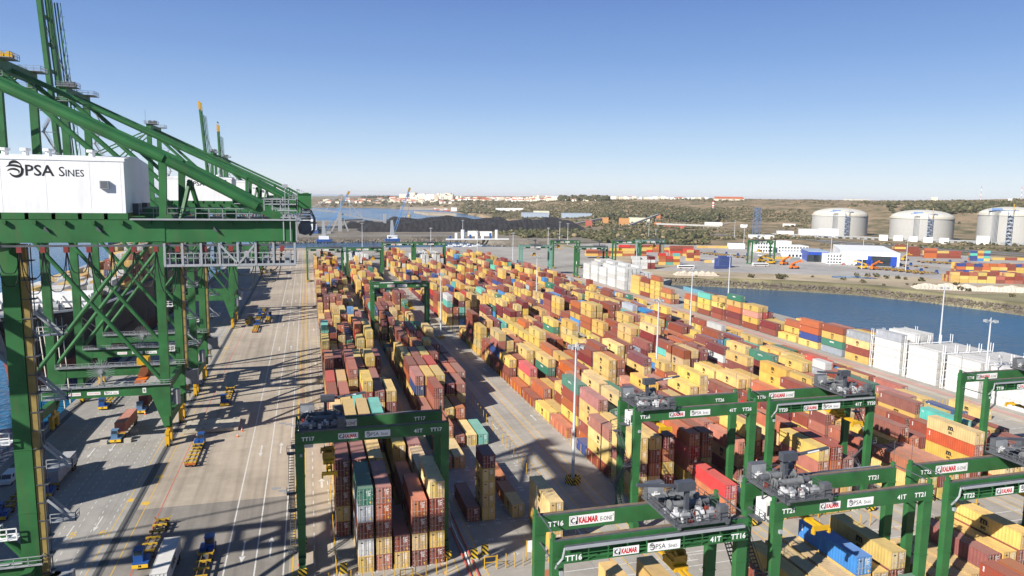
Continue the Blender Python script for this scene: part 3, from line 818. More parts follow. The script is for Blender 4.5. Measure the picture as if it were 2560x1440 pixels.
mb = MB(); mb.tube((SX, 233, 21), (SX, 233, 33), .35, 8); mb.beam((SX - 2, 233, 30), (SX + 2, 233, 30), .2); sh(mb, 'fore_mast', WHITE)
for s_ in (-1, 1):
    mb = MB(); mb.tube((SX + s_ * 7.8, 227.2, 17.5), (SX + s_ * 8.3, 226.6, 14.0), .25, 6); mb.beam((SX + s_ * 7.2, 225.6, 14.2), (SX + s_ * 9.2, 227.6, 14.2), .5, .4); sh(mb, 'anchor', LGREY)
for k, (a, b) in enumerate((((SX + 9, 229.5, 20), (-66.5, 188, .6)), ((SX + 8, 229, 20), (-66.5, 184, .6)), ((SX + 12, 233, 20), (-66.5, 194, .6)), ((SX + 13, 235, 20), (-66.5, 199, .6)), ((SX + 15, 240, 20), (-66.5, 262, .6)), ((SX + 15.5, 242, 20), (-66.5, 275, .6)))):
    pts = [(a[0] + (b[0] - a[0]) * t, a[1] + (b[1] - a[1]) * t, a[2] + (b[2] - a[2]) * t - 2.2 * t * (1 - t)) for t in np.linspace(0, 1, 7)]
    mb = MB(); mb.path(pts, .14, 5); sh(mb, 'mooring_line', mat('mooring_rope', (.5, .47, .40), .8))
# bridge tower well aft
mb = MB(); mb.box(SX - 18, SX + 18, 470, 482, 20, 46); sh(mb, 'bridge_tower', WHITE)
mb = MB()
for i in range(7): mb.box(SX - 16, SX + 16, 469.9, 470.05, 24 + i * 3.1, 25.2 + i * 3.1)
sh(mb, 'window_band', GLASS)
mb = MB(); mb.box(SX - 4, SX + 4, 486, 494, 20, 49); sh(mb, 'funnel', HULLB)
# deck loads
bays = [(257, 5, (6, 6), 'w'), (271, 11, (1, 2), 'm'), (286, 13, (2, 3), 'm'), (301, 14, (3, 4), 'm'), (316, 15, (4, 5), 'm'), (331, 15, (5, 6), 'm'), (346, 15, (4, 6), 'm'), (361, 15, (3, 5), 'm'), (376, 15, (6, 7), 'm'),
        (391, 15, (5, 7), 'm'), (406, 15, (6, 7), 'm'), (421, 15, (5, 6), 'm'), (436, 15, (4, 6), 'm'), (451, 15, (5, 6), 'm'), (500, 15, (4, 5), 'm'), (516, 13, (4, 5), 'm')]
for bi, (y, nr, (lo, hi), k) in enumerate(bays):
    if bi == 0: continue
    for r in range(nr):
        n = int(RNG.integers(lo, hi + 1))
        if y < 430 and r < nr * (.62 if y < 345 else .5): n = int(RNG.integers(0, 2))
        if not n: continue
        cols = ''.join(RNG.choice(list('wwwwyyyatbbn'), n)) if bi > 2 else ''.join(RNG.choice(list('wwwwya'), n))
        stack('ship', r, y + 28, cols, 12.19, 2.75, bi, x=SX - nr * 1.25 + r * 2.5)
# forward hatch: long white covers
mb = MB()
for s_ in (-1, 0, 1): mb.box(SX + s_ * 10.4 - 5, SX + s_ * 10.4 + 5, 256.5, 269.5, 20, 24.4)
sh(mb, 'hatch_cover', WHITE)

ship.location = (SX, 328, -4)      # lies a little farther along the quay
# second ship lying alongside nearer the camera
ship2 = thing('container_ship', 'container ship alongside the nearest crane, just left of the view, shading the crane lanes', 'ship', (SX, 40, -4))
def sh2(mb, name, m): o = mb.build(name, m, ship2); o.matrix_parent_inverse = Matrix.Translation((-SX, -40, 4)); return o
mb = MB(); mb.prism([(SX - 20, -150), (SX + 20, -150), (SX + 20, 150), (SX + 17, 178), (SX + 11, 200), (SX + 4, 213), (SX, 216), (SX - 4, 213), (SX - 11, 200), (SX - 17, 178), (SX - 20, 150)], -4, 13)
mb.prism([(SX + 19.6, 150), (SX + 20.4, 150), (SX + 17.4, 178), (SX + 11.4, 200), (SX + .4, 216.5), (SX - .4, 215.5), (SX + 10.6, 199.6), (SX + 16.6, 177.6)], 13, 15.5); sh2(mb, 'hull', HULLB)
for bi, (y, n_) in enumerate(((136, 7), (122, 4), (108, 4), (93, 5), (79, 3), (64, 6), (50, 4), (36, 6), (22, 6), (8, 5), (-6, 6))):
    for r in range(13):
        for k in range(n_ - int(RNG.random() < .25)): ALLC.append(dict(x=SX - 16 + r * 2.6, y=y + 6.1, z=13 + k * 2.75, L=12.19, H=2.75, c=str(RNG.choice(list('wyboawyn'))), door=True, blk='ship', row=r, bay=50 + bi, tier=k + 1, n=n_, half=''))

# loads standing on the far apron (long sides to the quay)
def apron_pile(px, py, nx, ny, nz, cols, L=12.19, rz=0.0, seed=0, zb=2.06):
    x0, y0 = at(px, py, zb); g = np.random.default_rng(seed)
    for i in range(nx):
        for j in range(ny):
            n = int(np.clip(nz + g.integers(-1, 1), 1, 6))
            for t in range(n):
                u, v = i * (L + .3), j * 2.6
                ALLC.append(dict(x=x0 + u * math.cos(rz) - v * math.sin(rz), y=y0 + u * math.sin(rz) + v * math.cos(rz), z=zb + t * 2.6, L=L, H=2.59,
                                 c=str(g.choice(list(cols))), door=True, blk='apron', row=j, bay=i, tier=t + 1, n=n, half='', rz=rz - math.pi / 2, pile=seed))
apron_pile(1802, 672, 1, 1, 1, 'n', seed=1); apron_pile(1811, 669, 1, 3, 4, 'n', seed=2)
apron_pile(2385, 706, 13, 5, 3, 'yybboypb', 6.06, -.36, 3); apron_pile(2400, 690, 10, 4, 4, 'yybbooyn', 6.06, -.36, 4)
apron_pile(2250, 628, 1, 3, 3, 'yb', seed=5, rz=-.3); apron_pile(2285, 641, 1, 2, 4, 'ybn', seed=6, rz=-.3); apron_pile(2325, 645, 3, 2, 4, 'ybob', seed=7, rz=-.3)
apron_pile(2433, 652, 3, 2, 4, 'lnyogc', 6.06, -.3, 8); apron_pile(2495, 650, 4, 1, 1, 'by', seed=9, rz=-.3)
apron_pile(1655, 662, 3, 2, 4, 'cobry', 6.06, -.2, 10); apron_pile(1690, 640, 2, 3, 4, 'obyr', seed=11, rz=-.2); apron_pile(1725, 652, 2, 2, 4, 'yob', 6.06, -.2, 12)
apron_pile(1590, 672, 3, 3, 4, 'wbmw', 6.06, -.2, 13); apron_pile(1755, 620, 3, 1, 1, 'y', seed=14, rz=-.2); apron_pile(1560, 630, 5, 3, 3, 'yobr', seed=15, rz=-.2)
apron_pile(1480, 640, 5, 3, 3, 'yoyb', seed=16, rz=-.15); apron_pile(1770, 657, 2, 1, 1, 'wy', 6.06, -.2, 17); apron_pile(1690, 632, 2, 2, 3, 'wyb', seed=18, rz=-.2)
apron_pile(1985, 650, 1, 1, 1, 'a', seed=19); apron_pile(1945, 648, 3, 1, 1, 'yt', 6.06, -.2, 20)

# which 300 show largest: projected area of the faces not hidden by a neighbour
TOPN = {}
for c in ALLC: TOPN[(c['blk'], c['row'], c['bay'], c['half'])] = max(TOPN.get((c['blk'], c['row'], c['bay'], c['half']), 0), c['n'])
def hgt(blk, row, bay):
    return max([v for k, v in ((h, TOPN.get((blk, row, bay, h), 0)) for h in ('', 'nearer half ', 'farther half '))] or [0])
for c in ALLC:
    px, py, d = proj(c['x'], c['y'] - c['L'] / 2, c['z'] + c['H'])
    top = c['tier'] == c['n']
    bay = c['bay']; nb = bay - 1 if isinstance(bay, int) else -99
    fr = c['tier'] > hgt(c['blk'], c['row'], nb) or bay == 'near'
    lf = c['tier'] > hgt(c['blk'], c['row'] - 1, bay)
    dy = c['y']; dx = c['x']; dz = CH - c['z'] - c['H'] / 2
    a = (top * c['L'] * CW * max(dz, 0) + fr * CW * c['H'] * dy + lf * c['L'] * c['H'] * max(dx, 0)) / d ** 3 * CF * CF
    if d < 5 or px < -40 or px > 2600 or py > 1500: a = 0
    c['a'] = a
ALLC.sort(key=lambda c: -c['a'])
NIND = 300
BLN = {1: 'quayside block', 2: 'second block from quay', 3: 'third block from quay', 4: 'fourth block from quay', 5: 'fifth block from quay', 6: 'sixth block from quay',
       7: 'seventh block from quay', 8: 'basin side rack', 'ship': 'ship deck', 'apron': 'far apron'}
LETK = {'y': 'msc', 't': 'msc', 'g': 'capital', 'n': 'star', 'b': 'code', 'o': 'code', 'p': 'code', 'm': 'tex', 'r': 'tex', 'l': 'code', 'c': 'tex', 'w': None, 'a': 'code', 's': 'code'}
MARKS = [BAR, SEAL, PRINTW, PRINTY, PRINTK]
used_l = set()
for c in ALLC[:NIND]:
    L, H, k = c['L'], c['H'], c['c']
    body = cached(('cb', L, H), lambda: container_body(L, H).mesh('container', [CONT['y'], SEAL]))
    flip = not c['door']
    o = link('container', body, None, (c['x'], c['y'], c['z']), c.get('rz', 0) + (math.pi if flip else 0))
    def setm(ob):
        ob.material_slots[0].link = 'OBJECT'; ob.material_slots[0].material = CONT[k]
    setm(o)
    for rgt in (0, 1):
        dm = cached(('door', H, rgt), lambda: door_leaf(H, rgt).mesh('door', [CONT['y'], BAR, SEAL, PRINTW, PRINTY, PRINTK]))
        d = link('door', dm, o, (0, -L / 2 + .075, 0)); setm(d)
        for x in ((.3, .86) if rgt else (-.86, -.3)):
            link('locking_bar', cached(('bar', H, x), lambda: bar_mesh(H, x).mesh('locking_bar', BAR)), d)
    lk = LETK[k]
    if lk:
        for sgn in ((1,) if not flip else (-1,)):
            l = link('lettering', side_lettering(lk, L, H), o, (-sgn * (CW / 2 + .004), 0, 0), 0 if sgn > 0 else math.pi)
    bay = 'nearest bay' if c['bay'] == 'near' else ordn(c['bay'] + 1 if isinstance(c['bay'], int) else 1) + ' bay'
    hf = {'': '', 'nearer half ': ' near half', 'farther half ': ' far half'}[c['half']]
    if c['bay'] == 'near' and c['y'] < NB: bay = 'bay closest to camera'
    lab = '%s container, %s tier, %s row, %s%s, %s' % (CNAME[k], ordn(c['tier']), ordn(c['row'] + 1) if c['row'] >= 0 else 'outer', bay, hf, BLN[c['blk']])
    tag(o, lab, 'container', 'shipping containers stacked in the terminal')
# the rest: one object of real boxes with doors and print
CM2 = mat_attr('container_paint_mixed')
DARKC, BARC, KC = (.035, .03, .028), (.40, .38, .36), (.02, .02, .02)
def tmpl(L, H, door, let, det):
    V = []; F = []; C = []
    def q(a, b, c, d, m): o = len(V); V.extend([a, b, c, d]); F.append((o, o + 1, o + 2, o + 3)); C.append(m)
    w, l = CW / 2, L / 2; z0, z1 = .05, H - .02
    q((-w, l, z0), (-w, -l, z0), (-w, -l, z1), (-w, l, z1), 0); q((w, -l, z0), (w, l, z0), (w, l, z1), (w, -l, z1), 0)
    q((w, l, z0), (-w, l, z0), (-w, l, z1), (w, l, z1), 0); q((-w, -l, z1), (w, -l, z1), (w, l, z1), (-w, l, z1), 0)
    q((-w, -l, z0), (w, -l, z0), (w, -l, z1), (-w, -l, z1), 0); q((-w, l, z0), (w, l, z0), (w, -l, z0), (-w, -l, z0), 1)
    if det:
        y = -l - .005
        for xx_, yy_ in ((-w - .012, 0),):  # edge strips of darkened paint, standing in for the shaded gaps between boxes
            q((xx_, l, z0), (xx_, -l, z0), (xx_, -l, z0 + .14), (xx_, l, z0 + .14), 5); q((xx_, l, z1 - .09), (xx_, -l, z1 - .09), (xx_, -l, z1), (xx_, l, z1), 6)
            q((xx_, -l + .14, z0), (xx_, -l, z0), (xx_, -l, z1), (xx_, -l + .14, z1), 6)
        q((-w, y - .004, z0), (w, y - .004, z0), (w, y - .004, z0 + .15), (-w, y - .004, z0 + .15), 5)
        if door:
            q((-.02, y, .15), (.02, y, .15), (.02, y, H - .15), (-.02, y, H - .15), 1)
            for x in (-.86, -.3, .3, .86): q((x - .04, y - .05, .1), (x + .04, y - .05, .1), (x + .04, y - .05, H - .1), (x - .04, y - .05, H - .1), 2)
            for i in range(3): z = H * (.8 - i * .09); q((.42, y - .01, z), (.78, y - .01, z), (.78, y - .01, z + .12), (.42, y - .01, z + .12), 4)
            for z in (.55, 1.5): q((-w, y, z), (w, y, z), (w, y, z + .05), (-w, y, z + .05), 5)
        else:
            for i in range(9): x = -w + .2 + i * .24; q((x, y, .15), (x + .07, y, .15), (x + .07, y, H - .15), (x, y, H - .15), 5)
        x = -w - .01
        def sq(u0, u1, v0, v1, m): q((x, -u0, v0), (x, -u1, v0), (x, -u1, v1), (x, -u0, v1), m)
        if let == 'msc':
            h = H * .5; sq_ = sq
            def sq(u0, u1, v0, v1, m): sq_(u0 * 1.45, u1 * 1.45, h + (v0 - h) * 1.35, h + (v1 - h) * 1.35, m)
            for u in (-.5, -.08, .34): sq(u, u + .2, h, h + .72, 3)
            sq(-.5, .54, h + .55, h + .75, 3); sq(-.55, .6, h - .12, h - .05, 3)
            sq(-.45, -.05, h - .75, h - .62, 3); sq(-.45, -.05, h - .3, h - .2, 3); sq(-.3, -.12, h - .62, h - .3, 3); sq(.1, .22, h - .75, h - .2, 3); sq(.1, .5, h - .75, h - .62, 3); sq(.1, .5, h - .32, h - .2, 3)
        elif let == 'capital': 
            for i in range(7): sq(-1.2 + i * .35, -.95 + i * .35, H * .6, H * .78, 4)
        elif let: 
            for i in range(4): sq(-l + .5, -l + .75, H * .8 - i * .2, H * .8 - i * .2 + .13, 4)
    return np.array(V), np.array(F), np.array(C)
TV, TF, TC = [], [], []; off = 0
for c in ALLC[NIND:]:
    det = c['y'] < 420
    T = cached(('tm', c['L'], c['H'], c['door'], LETK[c['c']] if det else None, det), lambda: tmpl(c['L'], c['H'], c['door'], LETK[c['c']], det))
    a = c.get('rz', 0); ca, sa = math.cos(a), math.sin(a)
    v = T[0]; vv = np.stack([v[:, 0] * ca - v[:, 1] * sa + c['x'], v[:, 0] * sa + v[:, 1] * ca + c['y'], v[:, 2] + c['z']], 1)
    base = np.array(CCOL[c['c']]) * RNG.uniform(.82, 1.15) * RNG.uniform(.93, 1.07, 3); g_ = base.mean(); base = np.clip(g_ + (base - g_) * RNG.uniform(.88, 1.1), .004, 1)
    if c['c'] == 'w': base = np.array((.53, .53, .515)) * RNG.uniform(.84, 1.12)
    pal = np.array([base, DARKC, BARC, KC, (.74, .74, .72), base * .55, base * .8])
    TV.append(vv); TF.append(T[1] + off); TC.append(pal[T[2]]); off += len(v)
TV = np.concatenate(TV); TF = np.concatenate(TF); TC = np.concatenate(TC)
me = bpy.data.meshes.new('container_stacks')
me.vertices.add(len(TV)); me.vertices.foreach_set('co', TV.ravel()); me.loops.add(TF.size); me.loops.foreach_set('vertex_index', TF.ravel().astype(np.int32))
me.polygons.add(len(TF)); me.polygons.foreach_set('loop_start', np.arange(0, TF.size, 4, dtype=np.int32)); me.update(calc_edges=True)
ca_ = me.attributes.new('Col', 'FLOAT_COLOR', 'FACE'); ca_.data.foreach_set('color', np.concatenate([TC, np.ones((len(TC), 1))], 1).ravel())
me.materials.append(CM2)
stuff(link('container_stacks', me))
print('containers', len(ALLC), 'tris', len(TF) * 2)

# ------------------------------------------------------------------ rubber-tyred gantries
GT = 23.5
def sign_mesh(kind, txt=''):
    """flat printed board: 0 board, 1 black, 2 red, 3 white"""
    key = ('sign', kind, txt)
    if key in CACHE: return CACHE[key]
    p = Print(); M = [PRINTW, PRINTK, PRINTR]
    if kind in ('kalmar', 'kalmar_e'):
        W = 3.15 if kind == 'kalmar' else 5.9; Hh = .98 if kind == 'kalmar' else 1.25
        p.rect(0, W, 0, Hh, 0)
        a = Hh * .78; u0, v0 = Hh * .11, Hh * .11
        for (x0, x1, z0, z1) in ((u0, u0 + a, v0, v0 + .03), (u0, u0 + a, v0 + a - .03, v0 + a), (u0, u0 + .03, v0, v0 + a)): p.rect(x0, x1, z0, z1, 1, .01)
        p.rect(u0 + a * .72, u0 + a, v0, v0 + a * .45, 1, .011); p.rect(u0 + a * .86, u0 + a, v0, v0 + a, 1, .012)
        i = len(p.v); p.arc(u0 + a * .44, v0 + a * .5, a * .28, a * .3, 40, 320, .05, .16, 1)
        p.v[i:] = [(q[0], -.012, q[2]) for q in p.v[i:]]
        i = len(p.v); w_ = p.text('KALMAR', u0 + a + .12, Hh * .2, Hh * .58, 2, bold=.045, width=(W - a - .45) if kind == 'kalmar' else 2.55, sx=.8)
        if kind == 'kalmar_e': p.text('E-ONE', u0 + a + 2.95, Hh * .2, Hh * .42, 1, width=1.55); p.text('2', u0 + a + 4.55, Hh * .6, Hh * .2, 1)
        p.v[i:] = [(q[0], -.012, q[2]) for q in p.v[i:]]
    elif kind == 'psa':
        p.rect(0, 4.1, 0, 1.08, 0); i = len(p.v); p.globe(.55, .55, .78, 1); p.text('PSA', 1.0, .24, .58, 1, width=1.25); p.text('S', 2.6, .24, .45, 1, width=.24); p.text('INES', 2.88, .24, .34, 1, width=.85)
        p.v[i:] = [(q[0], -.012, q[2]) for q in p.v[i:]]
    elif kind == 'num':
        M = [PRINTW]; p.text(txt, 0, 0, .62, 0, bold=.03, align='c')
    elif kind == 'numb':
        M = [GREEN, PRINTW]; p.rect(-.95, .95, -.2, .85, 0); i = len(p.v); p.text(txt, 0, 0, .62, 1, bold=.03, align='c'); p.v[i:] = [(q[0], -.012, q[2]) for q in p.v[i:]]
    CACHE[key] = p.mesh_on('sign', M); return CACHE[key]

STRIPE = None
def stripe_mat():
    m = bpy.data.materials.new('hazard_stripes'); m.use_nodes = True; t = m.node_tree; n = t.nodes; L = t.links.new
    wv = n.new('ShaderNodeTexWave'); wv.bands_direction = 'DIAGONAL'; wv.inputs['Scale'].default_value = .75
    tc = n.new('ShaderNodeTexCoord'); L(tc.outputs['Object'], wv.inputs['Vector'])
    cr = n.new('ShaderNodeValToRGB'); cr.color_ramp.interpolation = 'CONSTANT'; cr.color_ramp.elements[0].color = (.02, .02, .02, 1)
    cr.color_ramp.elements[1].position = .5; cr.color_ramp.elements[1].color = (.75, .5, .03, 1)
    L(wv.outputs['Fac'], cr.inputs[0]); L(cr.outputs[0], n['Principled BSDF'].inputs['Base Color']); return m
STRIPE = stripe_mat()

def rtg_mesh(key, fn, mats):
    return cached(('rtg', key), lambda: fn().mesh(key[0] if isinstance(key, tuple) else key, mats))
def m_leg(lx):
    mb = MB(); mb.beam((lx, 0, 2.6), (lx, 0, GT - 1.9), 1.15, .82, 0, 1.42, .95)
    mb.box(lx - .62, lx + .62, -.45, .45, 2.2, 2.75)
    for z in (8, 13.5, 18): mb.box(lx - .73, lx + .73, -.5, .5, z, z + .12)
    return mb
def m_sill(W):
    mb = MB(); mb.box(-.55, .55, -1.2, 7.8, 1.7, 2.7); return mb
def m_bogie():
    mb = MB(); mb.box(-.5, .5, -1.35, 1.35, 1.25, 1.75); mb.box(-.25, .25, -1.5, 1.5, .7, 1.3); return mb
def m_wheel():
    mb = MB(); mb.wheel((0, 0, .75), .75, .55, 'x', 0, 14); mb.wheel((0, 0, .75), .4, .6, 'x', 1, 10); return mb
def m_girder(W):
    mb = MB(); mb.box(0, W, -.5, .5, GT - 2.0, GT)
    mb.box(.2, W - .2, -.36, -.24, GT, GT + .14, 1); mb.box(.2, W - .2, -.12, .5, GT + .005, GT + .03, 2)
    for x in (.05, W - .35): mb.box(x, x + .3, -.3, .3, GT, GT + .75)
    mb.box(.0, 1.4, -.56, .56, GT - 2.25, GT - 1.9); mb.box(W - 1.4, W, -.56, .56, GT - 2.25, GT - 1.9)
    return mb
def m_tray(W):
    """energy chain trough with its brackets on the outer side of a girder"""
    mb = MB(); mb.box(1.2, W - 1.2, -1.35, -1.05, GT - .55, GT - .2, 0); mb.box(1.2, W - 1.2, -1.65, -1.38, GT - .5, GT - .25, 1)
    x = 1.4
    while x < W - 1: mb.box(x, x + .12, -1.75, -.5, GT - .72, GT - .58, 2); mb.box(x, x + .1, -1.75, -1.65, GT - 1.9, GT - .6, 2); x += 2.35
    mb.box(.8, W - .8, -1.75, -.52, GT - 1.98, GT - 1.9, 2)
    for z in (GT - 1.45, GT - 1.0): mb.beam((1, -1.72, z), (W - 1, -1.72, z), .06, m=3)
    mb.path([(1.2, -1.2, GT - .4), (.9, -1.3, GT - 1.6), (.3, -1.3, GT - 2.2), (.3, -.8, GT - 2.9)], .13, 6, 1)
    return mb
def m_trolley():
    """machinery platform with drums, motors and cabinets; origin on the rails, centre"""
    mb = MB()
    mb.box(-3.6, 3.6, -4.4, 4.4, .15, .40, 0)
    for x in (-3.3, 3.0): mb.box(x, x + .35, -4.6, 4.6, -.05, .2, 1)
    mb.rail([(-3.6, -4.4, .4), (3.6, -4.4, .4), (3.6, 4.4, .4), (-3.6, 4.4, .4), (-3.6, -4.4, .4)], 1.05, .03, 1.3, 1)
    return mb
def m_drum():
    mb = MB(); mb.tube((-2.2, 0, 1.05), (1.6, 0, 1.05), .45, 14, 0); mb.tube((1.6, 0, 1.05), (1.75, 0, 1.05), .7, 14, 0); mb.tube((-2.35, 0, 1.05), (-2.2, 0, 1.05), .7, 14, 0)
    mb.tube((1.9, .2, 1.1), (3.0, .2, 1.1), .45, 12, 1); mb.box(1.8, 3.1, -.3, .7, .4, .7, 2); mb.box(-2.6, 1.9, -.75, .75, .4, .62, 2); mb.box(3.0, 3.3, 0, .4, .9, 1.3, 2)
    return mb
def m_motors():
    mb = MB()
    for x, y, c in ((-2.6, -2.6, 4), (-1.6, -2.9, 1), (.4, -2.7, 4), (1.9, -3.0, 1), (-2.4, 3.0, 4), (.2, 3.1, 0)):
        mb.tube((x - .55, y, .85), (x + .55, y, .85), .38, 10, c); mb.box(x - .3, x + .3, y - .25, y + .25, .38, .6, 2); mb.box(x - .2, x + .2, y - .15, y + .3, 1.15, 1.45, c)
    for i in range(46):
        x, y = random.uniform(-3.2, 3.2), random.uniform(-3.9, 3.9); h = random.uniform(.25, .8)
        mb.box(x - .22, x + .22, y - .2, y + .2, .4, .4 + h, random.choice((0, 1, 2, 2, 4, 3, 4, 0)))
    for i in range(14):
        x, y = random.uniform(-3, 2), random.uniform(-3.5, 3.5); mb.path([(x, y, .5), (x + .4, y + .3, 1.5), (x + 1.1, y + .2, 1.4), (x + 1.5, y - .2, .6)], .07, 5, 2)
    return mb
def m_cabinet():
    mb = MB(); mb.box(-3.5, -1.2, 3.0, 4.0, .4, 2.5, 0); mb.box(-3.45, -1.25, 2.96, 3.0, .55, 2.4, 1); mb.box(1.8, 3.4, 3.2, 4.1, .4, 1.9, 0)
    mb.box(2.3, 3.4, -4.2, -3.2, .4, 2.0, 0); return mb
def m_reacharm():
    mb = MB(); mb.beam((.6, 1.4, .4), (.6, 1.4, 3.6), .5); mb.box(-.2, 2.1, .9, 1.9, 3.3, 4.4); mb.beam((2.0, 1.4, 3.9), (7.2, 1.4, 4.5), .42, .3)
    mb.beam((3.8, 1.18, 4.12), (5.6, 1.18, 4.33), .02, .2, 1); return mb
def m_cabin():
    mb = MB()
    mb.extr([(-1.3, -2.5), (1.0, -2.5), (1.35, -1.2), (1.35, 0), (-1.3, 0)], 'y', -1.0, 1.0, 0)
    mb.box(1.2, 1.38, -.9, .9, -1.15, -.35, 1); mb.box(-1.0, .9, -1.03, -.98, -1.9, -.5, 1); mb.box(-1.0, .9, .98, 1.03, -1.9, -.5, 1)
    mb.box(-1.1, 1.0, -.9, .9, -2.54, -2.48, 1)
    for x in (-1.1, 1.1): mb.beam((x, 0, 0), (x, 0, 1.6), .16, m=2)
    mb.rail([(-2.4, -1.1, -2.4), (-1.4, -1.1, -2.4), (-1.4, 1.1, -2.4), (-2.4, 1.1, -2.4)], 1.05, .03, 1., 2); mb.box(-2.4, -1.3, -1.1, 1.1, -2.5, -2.4, 2)
    return mb
def m_spreader():
    mb = MB()
    for y in (-5.9, 5.6): mb.box(-1.2, 1.2, y, y + .3, -.1, .45); mb.box(-1.25, -1.0, y - .1, y + .4, -.5, .1); mb.box(1.0, 1.25, y - .1, y + .4, -.5, .1)
    for x in (-.45, .2): mb.box(x, x + .25, -5.7, 5.7, .05, .42)
    mb.box(-.9, .9, -1.6, 1.6, .1, .75); mb.box(-1.0, 1.0, -1.0, 1.0, .75, 1.2)
    for y in (-3.5, 3.5): mb.box(-.5, .5, y - .25, y + .25, .05, .5)
    return mb
def m_headblock():
    mb = MB(); mb.box(-.85, .85, -1.35, 1.35, 1.25, 2.0)
    for x in (-.6, .6):
        for y in (-1.0, 1.0): mb.wheel((x, y, 2.25), .36, .12, 'x')
    mb.extr([(-1.1, 1.9), (1.1, 1.9), (.7, 2.6), (-.7, 2.6)], 'y', -.25, .25)
    return mb
def m_stair(x):
    """zig-zag stair with landings up the outside of a leg"""
    mb = MB(); zs = [3.2, 8.2, 13.2, 18.2]
    for i, z in enumerate(zs[:-1]):
        a, b = ((0, 0, z), (0, 4.2, z + 5)) if i % 2 == 0 else ((0, 4.2, z), (0, 0, z + 5))
        for dx in (-.42, .42):
            mb.beam((x + dx, a[1], a[2]), (x + dx, b[1], b[2]), .06, .22); mb.beam((x + dx, a[1], a[2] + 1), (x + dx, b[1], b[2] + 1), .05)
        for k in range(14):
            t = (k + .5) / 14; y = a[1] + (b[1] - a[1]) * t; zz = a[2] + (b[2] - a[2]) * t
            mb.box(x - .42, x + .42, y - .13, y + .13, zz, zz + .04)
    for i, z in enumerate(zs):
        y = 0 if i % 2 == 0 else 4.2
        mb.box(x - .7, x + .7, y - .9 if y == 0 else y - .2, y + .2 if y == 0 else y + 1.0, z - .1, z)
        yy = y - .9 if y == 0 else y + 1.0
        mb.rail([(x - .7, y, z), (x - .7, yy, z), (x + .7, yy, z), (x + .7, y, z)], 1.05, .03, 1.)
    return mb
def m_reel():
    mb = MB()
    for i in range(26):
        a = 2 * math.pi * i / 26; mb.beam((0, .3 * math.cos(a), .3 * math.sin(a)), (.12, 2.25 * math.cos(a), 2.25 * math.sin(a)), .09, .06)
    mb.tube((-.15, 0, 0), (.3, 0, 0), .34, 10); mb.tube((-.5, 0, 0), (-.15, 0, 0), .2, 8)
    return mb
def m_power():
    mb = MB(); mb.box(-.7, .75, -1.9, 1.9, 2.75, 5.1, 0); mb.box(.75, .8, -1.6, 1.6, 3.0, 4.8, 1); return mb
RTGN = 0
